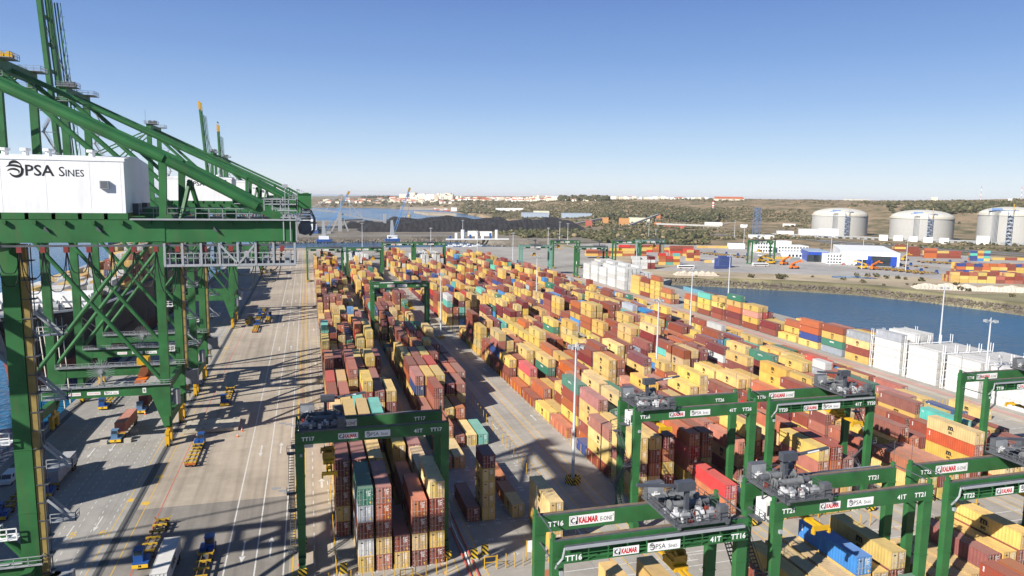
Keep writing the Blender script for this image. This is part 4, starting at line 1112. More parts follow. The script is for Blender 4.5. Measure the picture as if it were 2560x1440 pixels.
def make_rtg(num, x0, W, yf, label, troll=.5, tray='rear', spr=15.5, cab=1, far=False, paint=None, stair='right', reel=None, depth=6.4):
    global RTGN
    P = paint or GREEN; key = P.name
    t = thing('gantry_crane', label, 'gantry crane', (x0, yf, 0), 0, 'green rubber tyred gantries over the stacks')
    for y in (0, depth):
        for lx in (.68, W - .68):
            link('leg', rtg_mesh(('leg', lx, key), lambda: m_leg(0), [P]), t, (lx, y, 0))
    for lx in (.68, W - .68):
        link('sill_beam', rtg_mesh(('sill_beam', key), lambda: m_sill(W), [P]), t, (lx, 0, 0))
        for y in (-.6, depth + .6):
            bg = link('bogie', rtg_mesh(('bogie', key), m_bogie, [P]), t, (lx, y, 0))
            for dy in (-.85, .85): link('wheel', rtg_mesh('wheel', m_wheel, [BLACK, LGREY]), bg, (0, dy, 0))
        for y in (-2.45, depth + 2.3):
            link('bumper', rtg_mesh('bumper', lambda: MB().box(-.7, .7, -.25, .25, .35, 1.5), [STRIPE]), t, (lx, y, 0))
        mbm = rtg_mesh('brace', lambda: MB().tube((0, .5, GT - 3.2), (0, depth - .5, GT - 3.2), .1, 6), [DGREY])
        link('brace', mbm, t, (lx, 0, 0))
        link('brace', rtg_mesh('brace_t', lambda: MB().tube((0, .3, GT + .5), (0, depth - .3, GT + .5), .08, 6), [DGREY]), t, (.4 if lx < 2 else W - .4, 0, 0))
    for y in (0, depth): link('girder', rtg_mesh(('girder', W, key), lambda: m_girder(W), [P, DGREY, mat('walked_steel', (.17, .12, .08), .8, .3, 1.)]), t, (0, y, 0))
    tr = rtg_mesh(('cable_tray', W), lambda: m_tray(W), [DGREY, LGREY, P, GREEN2])
    if tray == 'front': link('cable_tray', tr, t, (0, 0, 0))
    else: link('cable_tray', tr, t, (W, depth, 0), math.pi)
    # printed boards
    yf_ = -.525 if tray == 'rear' else -1.80
    kd = 'num' if tray == 'rear' else 'numb'; z0 = GT - 1.5 if tray == 'rear' else GT - 1.75
    for xx, txt in ((2.0, num), (W - 2.2, num), (W - 5.2, '41T')): link('number_plate', sign_mesh(kd, txt), t, (xx, yf_, z0 + .1))
    link('sign_board', sign_mesh('kalmar'), t, (W * .27, yf_, z0 - .05)); link('sign_board', sign_mesh('psa'), t, (W * .44, yf_, z0 - .1))
    link('sign_board', sign_mesh('kalmar_e'), t, (4.3 if tray == 'front' else 4.2, depth - .525, GT - 1.55)); link('number_plate', sign_mesh('num', num), t, (2.6 if tray == 'front' else W - 4, depth - .53, GT - 1.35))
    # trolley
    tx = 3.8 + (W - 7.6) * troll
    tl = link('trolley', rtg_mesh('trolley', m_trolley, [DGREY, MIDG]), t, (tx, depth / 2, GT + .1))
    if not far:
        link('hoist_drum', rtg_mesh('hoist_drum', m_drum, [mat('drum_grey', (.15, .155, .16), .5, .2, 1.5, .2), MIDG, DGREY]), tl, (0, -.4, 0))
        link('hoist_drum', CACHE[('rtg', 'hoist_drum')], tl, (0, 1.9, 0), math.pi)
        stuff(link('machinery', rtg_mesh(('machinery', RTGN % 3), m_motors, [MIDG, GREY, DGREY, mat('red_oxide', (.22, .04, .025), .6), mat('motor_pale', (.5, .5, .5), .5, .15)]), tl))
        stuff(link('cabinet', rtg_mesh('cabinet', m_cabinet, [MIDG, GREY]), tl))
    link('cable_arm', rtg_mesh('cable_arm', m_reacharm, [mat('slate_steel', (.062, .068, .082), .45), PRINTW]), tl, None, 0 if troll < .5 else math.pi)
    link('driver_cabin', rtg_mesh('driver_cabin', m_cabin, [WHITE, GLASS, DGREY]), t, (tx + (-2.6 if troll < .5 else 2.6), depth / 2, GT - 1.0), 0 if cab > 0 else math.pi)
    sx = tx + (.9 if troll < .5 else -.9)
    sp = link('spreader', rtg_mesh('spreader', m_spreader, [YELLOW]), t, (sx, depth / 2, spr))
    link('headblock', rtg_mesh('headblock', m_headblock, [mat('worn_yellow', (.35, .20, .03), .6, .3, 1.)]), sp)
    rp = MB()
    for x in (-.6, .6):
        for y in (-1, 1): rp.tube((x, y, 2.3), (x * 1.6, y * 2.2, GT + .4 - spr), .025, 4)
    link('hoist_rope', rtg_mesh(('hoist_rope', spr), lambda: rp, [BLACK]), sp)
    if not far:
        rx = W + .75 if stair == 'right' else -.75
        link('stair', rtg_mesh(('stair', stair), lambda: m_stair(0), [DGREY]), t, (rx, .8, 0))
    link('power_unit', rtg_mesh('power_unit', m_power, [WHITE, GREY]), t, (W - .6, depth / 2, 0))
    rl = reel or 'right'
    link('cable_reel', rtg_mesh('cable_reel', m_reel, [LGREY]), t, (W + .6 if rl == 'right' else -.6, depth / 2, 5.4), 0 if rl == 'right' else math.pi)
    link('aerial', rtg_mesh('aerial', lambda: MB().tube((0, 0, 0), (0, 0, 3.4), .035, 5), [DGREY]), t, (W - .2 if tray == 'rear' else .3, depth, GT + .5))
    link('lamp', rtg_mesh('lamp', lambda: MB().box(-.2, .2, -.35, 0, -.3, .15), [LGREY]), t, (.9 if tray == 'rear' else 1., -.5, GT - 3.6))
    RTGN += 1
    return t
make_rtg('TT17', -2.7, 24.9, 116.2, 'green gantry marked TT17 over the quayside container block', .03, 'rear', 17.0, stair='left')
make_rtg('TT16', 25.3, 24.8, 71.6, 'green gantry marked TT16 nearest the camera, grey trolley at its right end', .84, 'front', 16.5, -1)
make_rtg('TT26', 55.5, 25.1, 114.3, 'green gantry marked TT26 with white cabin at its left end', .02, 'rear', 20.5, stair='left')
make_rtg('TT21', 55.7, 24.8, 74.3, 'green gantry marked TT21 in front of the gantry marked TT26', .04, 'rear', 20.5, stair='left')
make_rtg('TT20', 83.3, 24.2, 114.2, 'green gantry marked TT20 right of the gantry marked TT26', .93, 'front', 18.5, -1)
make_rtg('TT22', 83.1, 24.6, 74.2, 'green gantry marked TT22 at the lower right corner', .9, 'front', 18.5, -1)
make_rtg('TT18', 139.2, 25.0, 117.2, 'green gantry cut by the right edge, in front of white reefer stacks', .9, 'front', 14.5, -1)
make_rtg('TT15', 25.4, 25.0, 308.0, 'green gantry in the middle distance with trolley at its right', .8, 'rear', 12.5, far=True)
FARR = [(765, 851, 620, 'far green gantry at the quay edge of the yard, leftmost of its row', GREEN, .9), (866, 953, 620, 'far green gantry left of the white reefer tower', GREEN, .9),
        (955, 1030, 607, 'far green gantry above the white reefer tower', GREEN, .1), (1036, 1116, 607, 'far green gantry right of the white reefer tower', GREEN, .5),
        (1303, 1378, 614, 'faded blue green gantry over white reefers at the yard middle', TEALG, .5), (1382, 1455, 602, 'dark green gantry with raised trolley, right of the faded one', GREEN, .1),
        (1443, 1523, 617, 'green gantry over the long white reefer rows', GREEN, .9), (1538, 1612, 603, 'green gantry behind the long white reefer rows', GREEN, .1),
        (1597, 1655, 601, 'faded blue green gantry at the far end of the reefers', TEALG, .8), (1880, 1946, 602, 'green gantry parked on the apron beside the workshop', GREEN, .3)]
for i, (a, b, py, lab, pt, tr) in enumerate(FARR):
    pm = (a + b) / 2
    y = 25 / ((b - a) / CF) / 1.0
    # distance at which a 25 m gantry spans these pixels
    xx, yy = at(a, py, GT); x2, _ = at(b, py, GT); k = 25 / (x2 - xx)
    dx = xx * k; dy = yy * k
    dx, dy = (xx, yy)
    make_rtg('TT%02d' % (1 + i), dx, 25.0, dy, lab, tr, 'rear' if i % 2 else 'front', 13 + (i % 3) * 2, far=True, paint=pt)

# ------------------------------------------------------------------ quay cranes
LX, WX = -33.8, -64.3          # landside and waterside rails
def sts(y0, label, boom='down', near=True, number='7', paint=None, full=True, ystay=True):
    G = paint or GREEN
    t = thing('quay_crane', label, 'quay crane', (0, y0, 0), 0, 'green ship to shore cranes along the quay')
    Y = (0.0, 21.5); GY = (6.6, 14.8)
    def P(name, mb, mats=None): return mb.build(name, mats or G, t)
    for y in Y:
        for x in (LX, WX):
            up = 56.2 if x == LX else 88.5
            mb = MB(); mb.beam((x, y, 15), (x, y, up), 2.0, 1.35, 0, 1.75, 1.3)
            s_ = -1 if x == LX else 1      # haunched foot under the portal beam
            mb.extr([(x + (1.0 if x == LX else -1.0), 15.6), (x + (1.0 if x == LX else -1.0), 4.6), (x - .8 * -s_ if False else x + s_ * .55, 4.6), (x + s_ * 3.3, 13.2), (x + s_ * 3.3, 15.6)], 'y', y - .7, y + .7)
            for z in (22, 30, 38, 46): mb.box(x - 1.03, x + 1.03, y - .71, y + .71, z, z + .12)
            P('leg', mb)
        mb = MB(); mb.box(WX + 1, LX - 1, y - .65, y + .65, 12.9, 15.5); P('portal_beam', mb)
        if full:
            mb = MB(); mb.tube((WX + .4, y - .5, 15.6), (LX - .2, y - .5, 15.6), .16, 6); P('cable_duct', mb, LGREY)
            mb = MB(); mb.rail([(WX + 1, y - 1.2, 15.5), (LX + 1.4, y - 1.2, 15.5), (LX + 1.4, y + 1.2, 15.5)], 1.1, .04, 1.5); mb.box(WX + 1, LX + 1.4, y - 1.25, y - .6, 15.42, 15.5); P('walkway', mb, LGREY)
        for (a, b) in (((WX + .8, y, 16), (LX - .6, y, 55)), ((WX + .8, y, 55), (LX - .6, y, 16))):
            mb = MB(); mb.tube(a, b, .5, 10); P('brace', mb)
        mb = MB(); mb.tube((WX, y, 87.5), (LX, y, 57.5), .62, 10); P('brace', mb)
        mb = MB(); mb.box(WX, LX, y - .6, y + .6, 54.2, 56.0); P('top_beam', mb)
    for x in (LX, WX):
        mb = MB(); mb.box(x - .7, x + .7, -1.5, 23, 5.2, 7.4); P('sill_beam', mb)
        for y in (1.2, 20.3):
            mb = MB(); mb.box(x - .45, x + .45, y - 2.8, y + 2.8, 2.9, 3.7)
            mb.extr([(y - 1.1, 5.2), (y + 1.1, 5.2), (y + .5, 3.6), (y - .5, 3.6)], 'x', x - .4, x + .4)
            for dy in (-2.0, 2.0):
                mb.extr([(y + dy - .9, .25), (y + dy + .9, .25), (y + dy + .55, 2.9), (y + dy - .55, 2.9)], 'x', x - .42, x + .42)
            b_ = P('bogie', mb, YELLOW)
            for dy in (-2.6, -1.4, 1.4, 2.6):
                w_ = MB(); w_.wheel((x, y + dy, .4), .38, .3, 'x'); w_.build('wheel', BLACK, b_)
        mb = MB(); mb.box(x - .5, x + .5, 1, 20.5, 54.4, 56.0); P('top_beam', mb)
    mb = MB(); mb.box(LX - .5, LX + .5, 1, 20.5, 13.2, 15.2); P('sill_beam', mb)
    for y in (.6, 21):
        mb = MB(); mb.tube((LX + 2.2, y + .2, 10), (LX + 2.2, y + .2, 13.6), .85, 10); P('cable_drum', mb, LGREY)
    # twin girders, house, stays
    for i, gy in enumerate(GY):
        mb = MB(); mb.box(-68, -1.3, gy - .6, gy + .6, 56.15, 58.45)
        for x0, x1 in ((-16.2, -14.3), (-5.6, -2.4), (-36, -33)): mb.box(x0, x1, gy - .66, gy + .66, 56.25, 58.3)
        g_ = P('girder', mb)
        if i == 0:
            for x in np.arange(-34, -3, 2.6): link('bracket', cached(('bk', G.name), lambda: MB().box(0, .3, -1.0, -.62, 58.0, 58.38).mesh('bracket', G)), g_, (x, gy, 0))
            for x in (-32, -25.3, -20.6, -9.6): MB().extr([(x, 57.45), (x + .55, 57.15), (x + .1, 57.8)], 'y', gy - .95, gy - .66).build('lamp_bracket', DGREY, g_)
        mb = MB(); mb.box(-17.4, -1.2, gy - 1.35, gy - .55, 58.47, 58.62); P('walkway', mb, LGREY)
    mb = MB()
    for x in np.arange(-66, -2, 5.3): mb.box(x, x + .7, GY[0] + .6, GY[1] - .6, 56.6, 58.0)
    P('cross_tie', mb)
    h0, h1 = 6.0, 18.0
    mb = MB()
    for x in np.arange(-34, -17.8, 2.35): mb.box(x, x + .35, h0, h1, 58.47, 59.15)
    mb.box(-34.3, -17.7, h0, h0 + .3, 58.5, 59.15); mb.box(-34.3, -17.7, h1 - .3, h1, 58.5, 59.15); P('house_frame', mb)
    mb = MB(); mb.extr([(h0, 59.15), (h1, 59.15), (h1, 64.5), ((h0 + h1) / 2, 65.1), (h0, 64.65)], 'x', -34.2, -17.85)
    for x in (-32.6, -28.75, -24.9, -21.0, -18.2): mb.box(x - .02, x + .02, h0 - .012, h0, 59.15, 64.3)
    mb.box(-34.3, -17.75, h0 - .06, h0 + .05, 64.35, 64.72)
    hs = P('machinery_house', mb, CLAD)
    for x in (-32.6, -28.7, -26.9, -24.9, -21.0):
        mb = MB(); mb.tube((x, h0 + 1.4, 64.7), (x, h0 + 1.4, 65.25), .3, 10); mb.tube((x, h0 + 1.4, 65.25), (x, h0 + 1.4, 65.5), .5, 10); mb.build('roof_vent', WHITE, hs)
    mb = MB(); mb.box(-20.05, -19.25, h0 - .35, h0, 61.6, 62.4)
    for i in range(7): mb.box(-19.97, -19.33, h0 - .37, h0 - .35, 61.68 + i * .1, 61.73 + i * .1, 1)
    mb.build('louvre', [LGREY, DGREY], hs)
    for y in (h0 + 3, h0 + 7.5): MB().box(-17.9, -17.3, y, y + 1.6, 59.0, 60.1).build('duct', DGREY, hs)
    pr = Print(); pr.globe(-27.45, 63.35, 1.55); pr.text('PSA', -26.6, 62.8, 1.05, bold=.015, width=2.5); pr.text('S', -23.7, 62.78, .95, width=.52); pr.text('INES', -23.1, 62.78, .68, width=1.62)
    if number == '8': pr.text('8', -19.6, 63.3, 1.0, bold=.01)
    link('lettering', pr.mesh_on('lettering', PRINTK), hs, (0, h0 - .02, 0))
    for y in (GY[0] - .0, GY[0] + 3.0, GY[1] + 3.6):
        if y == GY[0] + 3.0: pass
        mb = MB(); mb.tube((WX, y, 88.3), (-14.2, y, 64.75), .52, 12); mb.tube((-13.9, y, 64.6), (-5.2, y, 59.9), .52, 12)
        mb.beam((-15, y, 65.1), (-13.2, y, 64.2), .5, 1.0); mb.beam((-5.6, y, 60.1), (-2.9, y, 58.7), .35, .9); P('backstay', mb)
    for y in (GY[0], GY[1] + 3.6):
        mb = MB(); mb.beam((-14.5, y, 58.5), (-14.3, y, 64.4), .7, .55); mb.beam((-15.1, y, 58.5), (-13.6, y, 58.9), .6, .5); P('stay_post', mb)
    mb = MB(); mb.beam((-13.0, GY[0] + 1.4, 58.5), (-12.2, GY[0] + 3, 62.6), .35); mb.beam((-11.4, GY[0] + 4.6, 58.5), (-12.2, GY[0] + 3, 62.6), .35); P('a_frame', mb)
    # head of the mast
    mb = MB(); mb.box(WX - .9, WX + .9, -.9, 22.4, 87.2, 89.6); P('mast_head', mb)
    for y0_, y1_ in ((-1.5, 4.2), (17.6, 23)):
        mb = MB(); mb.box(WX - 1.5, WX + 3.2, y0_, y1_, 89.6, 89.75); mb.rail([(WX - 1.5, y0_, 89.7), (WX + 3.2, y0_, 89.7), (WX + 3.2, y1_, 89.7), (WX - 1.5, y1_, 89.7), (WX - 1.5, y0_, 89.7)], 1.2, .04, 1.3)
        mb.box(WX - 1.6, WX + 1.6, y0_ - .1, y0_ + 1.5, 85.6, 85.75); mb.rail([(WX - 1.6, y0_ - .1, 85.7), (WX + 1.6, y0_ - .1, 85.7)], 1.1, .04, 1.2); P('head_platform', mb, GREY)
    for dx in (0, 1.7):
        mb = MB(); mb.wheel((WX + .3 + dx, 1.6, 90.5), .8, .5, 'y', 0, 12); mb.wheel((WX + .3 + dx, 2.6, 90.5), .8, .5, 'y', 0, 12); P('sheave', mb, YELLOW if number == '8' else DGREY)
    mb = MB(); mb.tube((WX - 1.2, 0, 89.7), (WX - 1.2, 0, 95.5), .05, 5); P('aerial', mb, DGREY)
    # access stair tower on the waterside leg of the far frame
    mb = MB()
    for i in range(5):
        z = 60 + i * 5.2; a, b = (WX + 1.6, WX + 4.4); xs = (a, b) if i % 2 else (b, a)
        for dy in (21.1, 22.0): mb.beam((xs[0], dy, z), (xs[1], dy, z + 5.2), .09, .22); mb.beam((xs[0], dy, z + 1.1), (xs[1], dy, z + 6.3), .06)
        mb.box(a - .6, b + .6, 21, 22.1, z - .12, z)
    P('stair', mb, GREY)
    # stairs and lift rack on the landside far leg
    if full:
        mb = MB(); mb.box(LX + 1.02, LX + 1.75, 21.0, 22.0, 8, 55); P('lift_rack', mb, OCHRE)
        mb = MB()
        for dy in (20.95, 22.0): mb.beam((LX + 1.95, dy, 6), (LX + 1.95, dy, 55), .1)
        for z in np.arange(7, 55, 2.3): mb.box(LX + 1.0, LX + 2.4, 20.9, 22.1, z, z + .12)
        P('lift_guide', mb, DGREY)
        for z in (9.5, 20.5, 27.5, 36, 44):
            mb = MB(); mb.box(LX + 2.4, LX + 5.2, 20.8, 22.2, z, z + .1); mb.rail([(LX + 2.4, 20.8, z), (LX + 5.2, 20.8, z), (LX + 5.2, 22.2, z)], 1.1, .045, 1.)
            for dy in (20.9, 21.9): mb.beam((LX + 2.2, dy, z + 3.0), (LX + 4.9, dy, z), .1, .3)
            P('landing', mb, LGREY)
        mb = MB(); mb.box(LX + 1.3, LX + 4.3, 20.2, 22.3, 9.8, 13.6); P('cabinet', mb, GREY)
        mb = MB(); mb.box(LX - 3.2, LX - 1.1, 20.2, 22, 19, 19.1); mb.rail([(LX - 3.2, 20.2, 19.1), (LX - 1.1, 20.2, 19.1)], 1.4, .06, .8); mb.rail([(LX - 3.2, 20.2, 19.1), (LX - 3.2, 22, 19.1)], 1.4, .06, .8); P('landing', mb, WHITE)
        mb = MB(); mb.box(LX - 4.2, LX - 1.1, 20.2, 22, 31, 31.1); mb.rail([(LX - 4.2, 20.2, 31.1), (LX - 1.1, 20.2, 31.1)], 1.4, .06, .8); P('landing', mb, WHITE)
        # cable reel on the portal
        mb = MB()
        for i in range(30):
            a = 2 * math.pi * i / 30; mb.beam((-48 + .4 * math.cos(a), 1.6, 18.6 + .4 * math.sin(a)), (-48 + 3.0 * math.cos(a), 1.6, 18.6 + 3.0 * math.sin(a)), .08, .08)
        mb.tube((-48, 1.2, 18.6), (-48, 2, 18.6), .5, 10); mb.beam((-48, 1.6, 15.5), (-48, 1.6, 18.6), .4); P('cable_reel', mb, GREY)
        for xx, kd, W_ in ((-54.5, 'plain', 2.6), (-50.6, 'plain', 2.8)):
            pr = Print(); pr.rect(0, W_, 0, .75); i = len(pr.v)
            pr.text('PACECO ESPAÑA', .2, .25, .27, 1, width=W_ - .4); pr.v[i:] = [(q[0], -.012, q[2]) for q in pr.v[i:]]
            link('sign_board', pr.mesh_on('sign_board', [PRINTW, PRINTR]), t, (xx, -.68, 13.6))
        link('sign_board', sign_mesh('psa'), t, (-47.0, -.68, 13.5)).scale = (.75, 1, .75)
        pr = Print(); pr.rect(-.38, .38, -.2, 1.0); i = len(pr.v); pr.text(number, 0, .05, .7, 1, align='c', bold=.02); pr.v[i:] = [(q[0], -.012, q[2]) for q in pr.v[i:]]
        link('number_plate', pr.mesh_on('number_plate', [PRINTW, PRINTK]), t, (-38.4, -.68, 13.7))
    # boom
    if boom == 'down':
        for y in GY:
            mb = MB(); mb.box(-132, -68.3, y - .55, y + .55, 56.2, 58.3); P('boom', mb)
            mb = MB(); mb.tube((WX, y, 88.5), (-96, y, 58.6), .3, 8); mb.tube((WX, y, 88.5), (-124, y, 58.6), .28, 8); P('forestay', mb)
        mb = MB()
        for x in range(-130, -69, 8): mb.box(x, x + .6, GY[0] + .55, GY[1] - .55, 56.6, 57.8)
        P('boom_tie', mb)
    else:
        tipx, tipz = boom
        h = Vector((-67.6, 0, 57.5)); q = Vector((tipx, 0, tipz)); d = (q - h).normalized(); n_ = Vector((d.z, 0, -d.x))
        for y in GY:
            a, b = h + Vector((0, y, 0)), q + Vector((0, y, 0))
            mb = MB(); mb.beam(a, b, 1.15, 2.3); bo = P('boom', mb)
            mb = MB(); mb.beam(b - d * 2.2, b + d * 3.5, 1.3, 2.5); mb.build('boom_tip', YELLOW, bo)
            for o_, r_ in ((1.7, .18), (2.6, .22), (3.6, .10)):
                mb = MB(); mb.tube(a + n_ * o_ + d * 4, b + n_ * o_ * .8 - d * 6, r_, 6); mb.build('folded_stay', G, bo)
        mb = MB()
        for k in range(2, 9): c = h + d * k * 7.5; mb.beam(c + Vector((0, GY[0], 0)), c + Vector((0, GY[1], 0)), .5, .9)
        P('boom_tie', mb)
        mb = MB(); L_ = (q - h).length
        for k in range(14):
            c = h + d * (6 + k * (L_ - 12) / 14) + n_ * 2.2
            mb.beam(c + Vector((0, GY[1] + 1, 0)), c + d * 2.6 + n_ * .5 + Vector((0, GY[1] + 1, 0)), .12, .12); mb.beam(c + Vector((0, GY[1] + 1, 0)), c + n_ * 1.1 + Vector((0, GY[1] + 1, 0)), .1)
        P('boom_stair', mb, GREY)
        for k in range(4):
            mb = MB(); mb.tube((WX, 6 + k * 2.6, 89.5), tuple(q + Vector((0, 6 + k * 2.6, -8 - k * 3))), .07, 4); P('hoist_rope', mb, DGREY)
        pr = Print(); pr.rect(0, 10, -.55, .55, 0); i = len(pr.v); pr.text('PACECO ESPAÑA', 1.5, -.28, .55, 1, width=7.9); pr.rect(.3, 1.2, -.4, .4, 2); pr.v[i:] = [(z_[0], -.012, z_[2]) for z_ in pr.v[i:]]
        sg = link('sign_board', pr.mesh_on('sign_board', [PRINTW, PRINTK, PRINTR]), t, tuple(h + d * 50.5 + Vector((0, GY[0] - .62, 0))))
        sg.rotation_euler = (0, math.atan2(-d.z, d.x) + math.pi, 0)
    # festoon under the girder and the hanging service platform at its end
    if full:
        tr = MB(); tr.box(-34, -1.5, GY[0] - 1.1, GY[0] - .95, 55.75, 55.95); P('festoon_track', tr, DGREY)
        x = -33.6; k = 0
        while x < -1.8:
            mb = MB(); mb.box(x - .22, x + .22, GY[0] - 1.25, GY[0] - .8, 55.2, 55.75); P('festoon_trolley', mb, mat('festoon_red', (.20, .035, .03), .6))
            w_ = 2.05 if x < -15 else 2.6; dp = 3.9 + .5 * math.sin(k * 2.3)
            if x + w_ < -1.2:
                for dd, ww, of in ((dp, w_, 0), (dp * .62, w_ * .96, .05)):
                    pts = [(x + of + ww * t_, GY[0] - 1.02, 55.25 - dd * (1 - (2 * t_ - 1) ** 4 * 1.0)) for t_ in np.linspace(0, 1, 13)]
                    mb = MB(); mb.path(pts, .045, 4); P('festoon_cable', mb, BLACK)
            x += w_; k += 1
        for yy in (GY[0] - 1.3, GY[0] + 2.2):
            mb = MB(); mb.box(-14.4, -1.3, yy - .08, yy + .08, 53.65, 53.9); mb.rail([(-14.4, yy, 53.9), (-1.3, yy, 53.9)], 1.15, .035, .55)
            for x in (-14.3, -12.6, -10.8, -9.0, -7.2, -5.4, -3.6, -1.4): mb.box(x - .11, x + .11, yy - .1, yy + .1, 53.7, 56.1)
            mb.beam((-8.9, yy, 55.9), (-7.2, yy, 53.9), .2); mb.beam((-5.5, yy, 55.9), (-7.1, yy, 53.9), .2); P('service_platform', mb, LGREY)
        mb = MB(); mb.box(-14.4, -1.3, GY[0] - 1.3, GY[0] + 2.2, 53.6, 53.68); P('platform_floor', mb, GREY)
        for i in range(6):
            mb = MB(); xx = -13 + i * 2.1; mb.box(xx, xx + .5, GY[0] + .2, GY[0] + .9, 53.7, 54.6 + .3 * (i % 2)); P('platform_box', mb, LGREY)
    # end of the girder: landing, floodlight mast and pulley cabin
    mb = MB(); mb.box(-3.0, -1.1, GY[0] - 1.6, GY[0] - .7, 59.5, 59.62); mb.rail([(-4.4, GY[0] - 1.5, 59.55), (-1.1, GY[0] - 1.5, 59.55), (-1.1, GY[0] + 1, 59.55)], 1.2, .045, .8)
    for x in (-2.5, -1.8, -1.2): mb.beam((x, GY[0] - 1.2, 56.3), (x, GY[0] - 1.2, 61.0 if x == -2.5 else 59.6), .11)
    mb.tube((-2.3, GY[0], 59.5), (-2.3, GY[0], 62.1), .04, 5); mb.box(-2.6, -2.0, GY[0] - .2, GY[0] + .2, 62.0, 62.35); P('end_landing', mb, LGREY)
    mb = MB(); mb.box(-1.0, .45, GY[0] + .2, GY[0] + 2.4, 59.75, 61.3); mb.box(-1.05, .5, GY[0] + .1, GY[0] + 2.5, 61.3, 61.4); P('end_cabin', mb)
    mb = MB()
    for i in range(9):
        z = 57.0 + .3 * i; mb.box(-.9 + .1 * (i % 3), .35, GY[0] + .3 + .1 * (i % 2), GY[0] + 2.1, z, z + .16)
    mb.path([(.3, GY[0] + .5, 59.6), (.75, GY[0] + .5, 58.6), (.7, GY[0] + .5, 57.4), (.2, GY[0] + .5, 56.8)], .16, 6); mb.tube((-.3, GY[0], 57.6), (-.3, GY[0] + 2, 57.6), .75, 12); P('end_machinery', mb, DGREY)
    mb = MB()
    for yy in (GY[0] + 1.2, GY[1] - 1.4): mb.rail([(-17, yy, 58.5), (-2, yy, 58.5)], 1.15, .03, 1.3)
    P('handrail', mb, LGREY)
    mb = MB()
    for xx, yy in ((-16.6, 8.5), (-15.9, 11.5), (-16.4, 13.5), (-12, 12), (-9, 13)): mb.box(xx, xx + 1.1, yy, yy + 1.3, 58.4, 59.3 + .5 * ((xx * 7) % 1))
    stuff(P('winch_gear', mb, G))
    return t
sts(76.0, 'nearest green quay crane whose white machinery house fills the left of the view', 'down', number='7')
sts(185.6, 'green quay crane with white house marked 8, behind the nearest one', 'down', number='8')
sts(231.0, 'green quay crane with tall raised boom carrying a white vertical sign', (-71.0, 121.0), number='9')
sts(344.0, 'green quay crane with boom lowered, fourth along the quay', 'down', number='11', full=False)
sts(557.0, 'distant green quay crane with raised yellow tipped boom, left of two', (-72.0, 121.0), number='12', full=False)
sts(636.0, 'farthest green quay crane with shorter raised boom and yellow hook tip', (-69.0, 112.0), number='14', full=False)

# ------------------------------------------------------------------ terminal tractors and skeletal trailers
def m_tractor_body():
    mb = MB(); mb.box(-1.2, 1.2, -2.9, -1.9, .55, 1.25, 0); mb.box(-1.15, 1.15, -2.9, 2.6, .65, .95, 1); mb.box(-1.15, -.2, -1.9, .1, .95, 1.5, 0); mb.box(.1, 1.15, -1.9, -.2, .95, 1.55, 0)
    mb.box(-1.22, 1.22, -3.0, -2.85, .45, 1.05, 2); mb.box(-.5, .5, .9, 2.2, .95, 1.2, 1); return mb
def m_cab():
    mb = MB(); mb.extr([(-2.35, 1.25), (-.45, 1.25), (-.45, 3.1), (-2.05, 3.1), (-2.4, 2.2)], 'x', -1.12, .35, 0)
    mb.box(-1.05, .28, -2.46, -2.36, 2.15, 2.35, 2); mb.extr([(-2.42, 2.25), (-2.05, 3.0), (-2.09, 3.02), (-2.46, 2.27)], 'x', -1.0, .24, 1)
    mb.box(-1.14, -1.10, -1.9, -.7, 1.9, 2.95, 1); mb.box(.33, .37, -1.9, -.7, 1.9, 2.95, 1); mb.box(-1.0, .24, -.47, -.43, 2.0, 2.95, 1)
    mb.box(-1.2, .42, -2.1, -.4, 3.1, 3.18, 2); return mb
def m_bumper():
    p = Print(); p.rect(-1.2, 1.2, .5, 1.1, 0); i = len(p.v); p.text('M', 0, .6, .42, 1, align='c', bold=.03); p.v[i:] = [(q[0], -.01, q[2]) for q in p.v[i:]]
    return p.mesh_on('bumper_plate', [PRINTY, PRINTK])
def m_frame():
    mb = MB()
    for x in (-.55, .55): mb.box(x - .11, x + .11, -6.2, 6.3, .98, 1.32, 0)
    for y in (-6.1, -3.6, -1.2, 1.3, 3.8, 6.1): mb.box(-1.2, 1.2, y - .18, y + .18, 1.05, 1.36, 1)
    for y in (-6.25, 6.25):
        for x in (-1.2, 1.2): mb.beam((x, y, 1.3), (x * 1.12, y, 1.75), .16, m=1)
    mb.box(-1.15, 1.15, 6.2, 6.45, .7, 1.1, 2); return mb
def m_truck_wheel(): return MB().wheel((0, 0, .5), .5, .32, 'x', 0, 12)
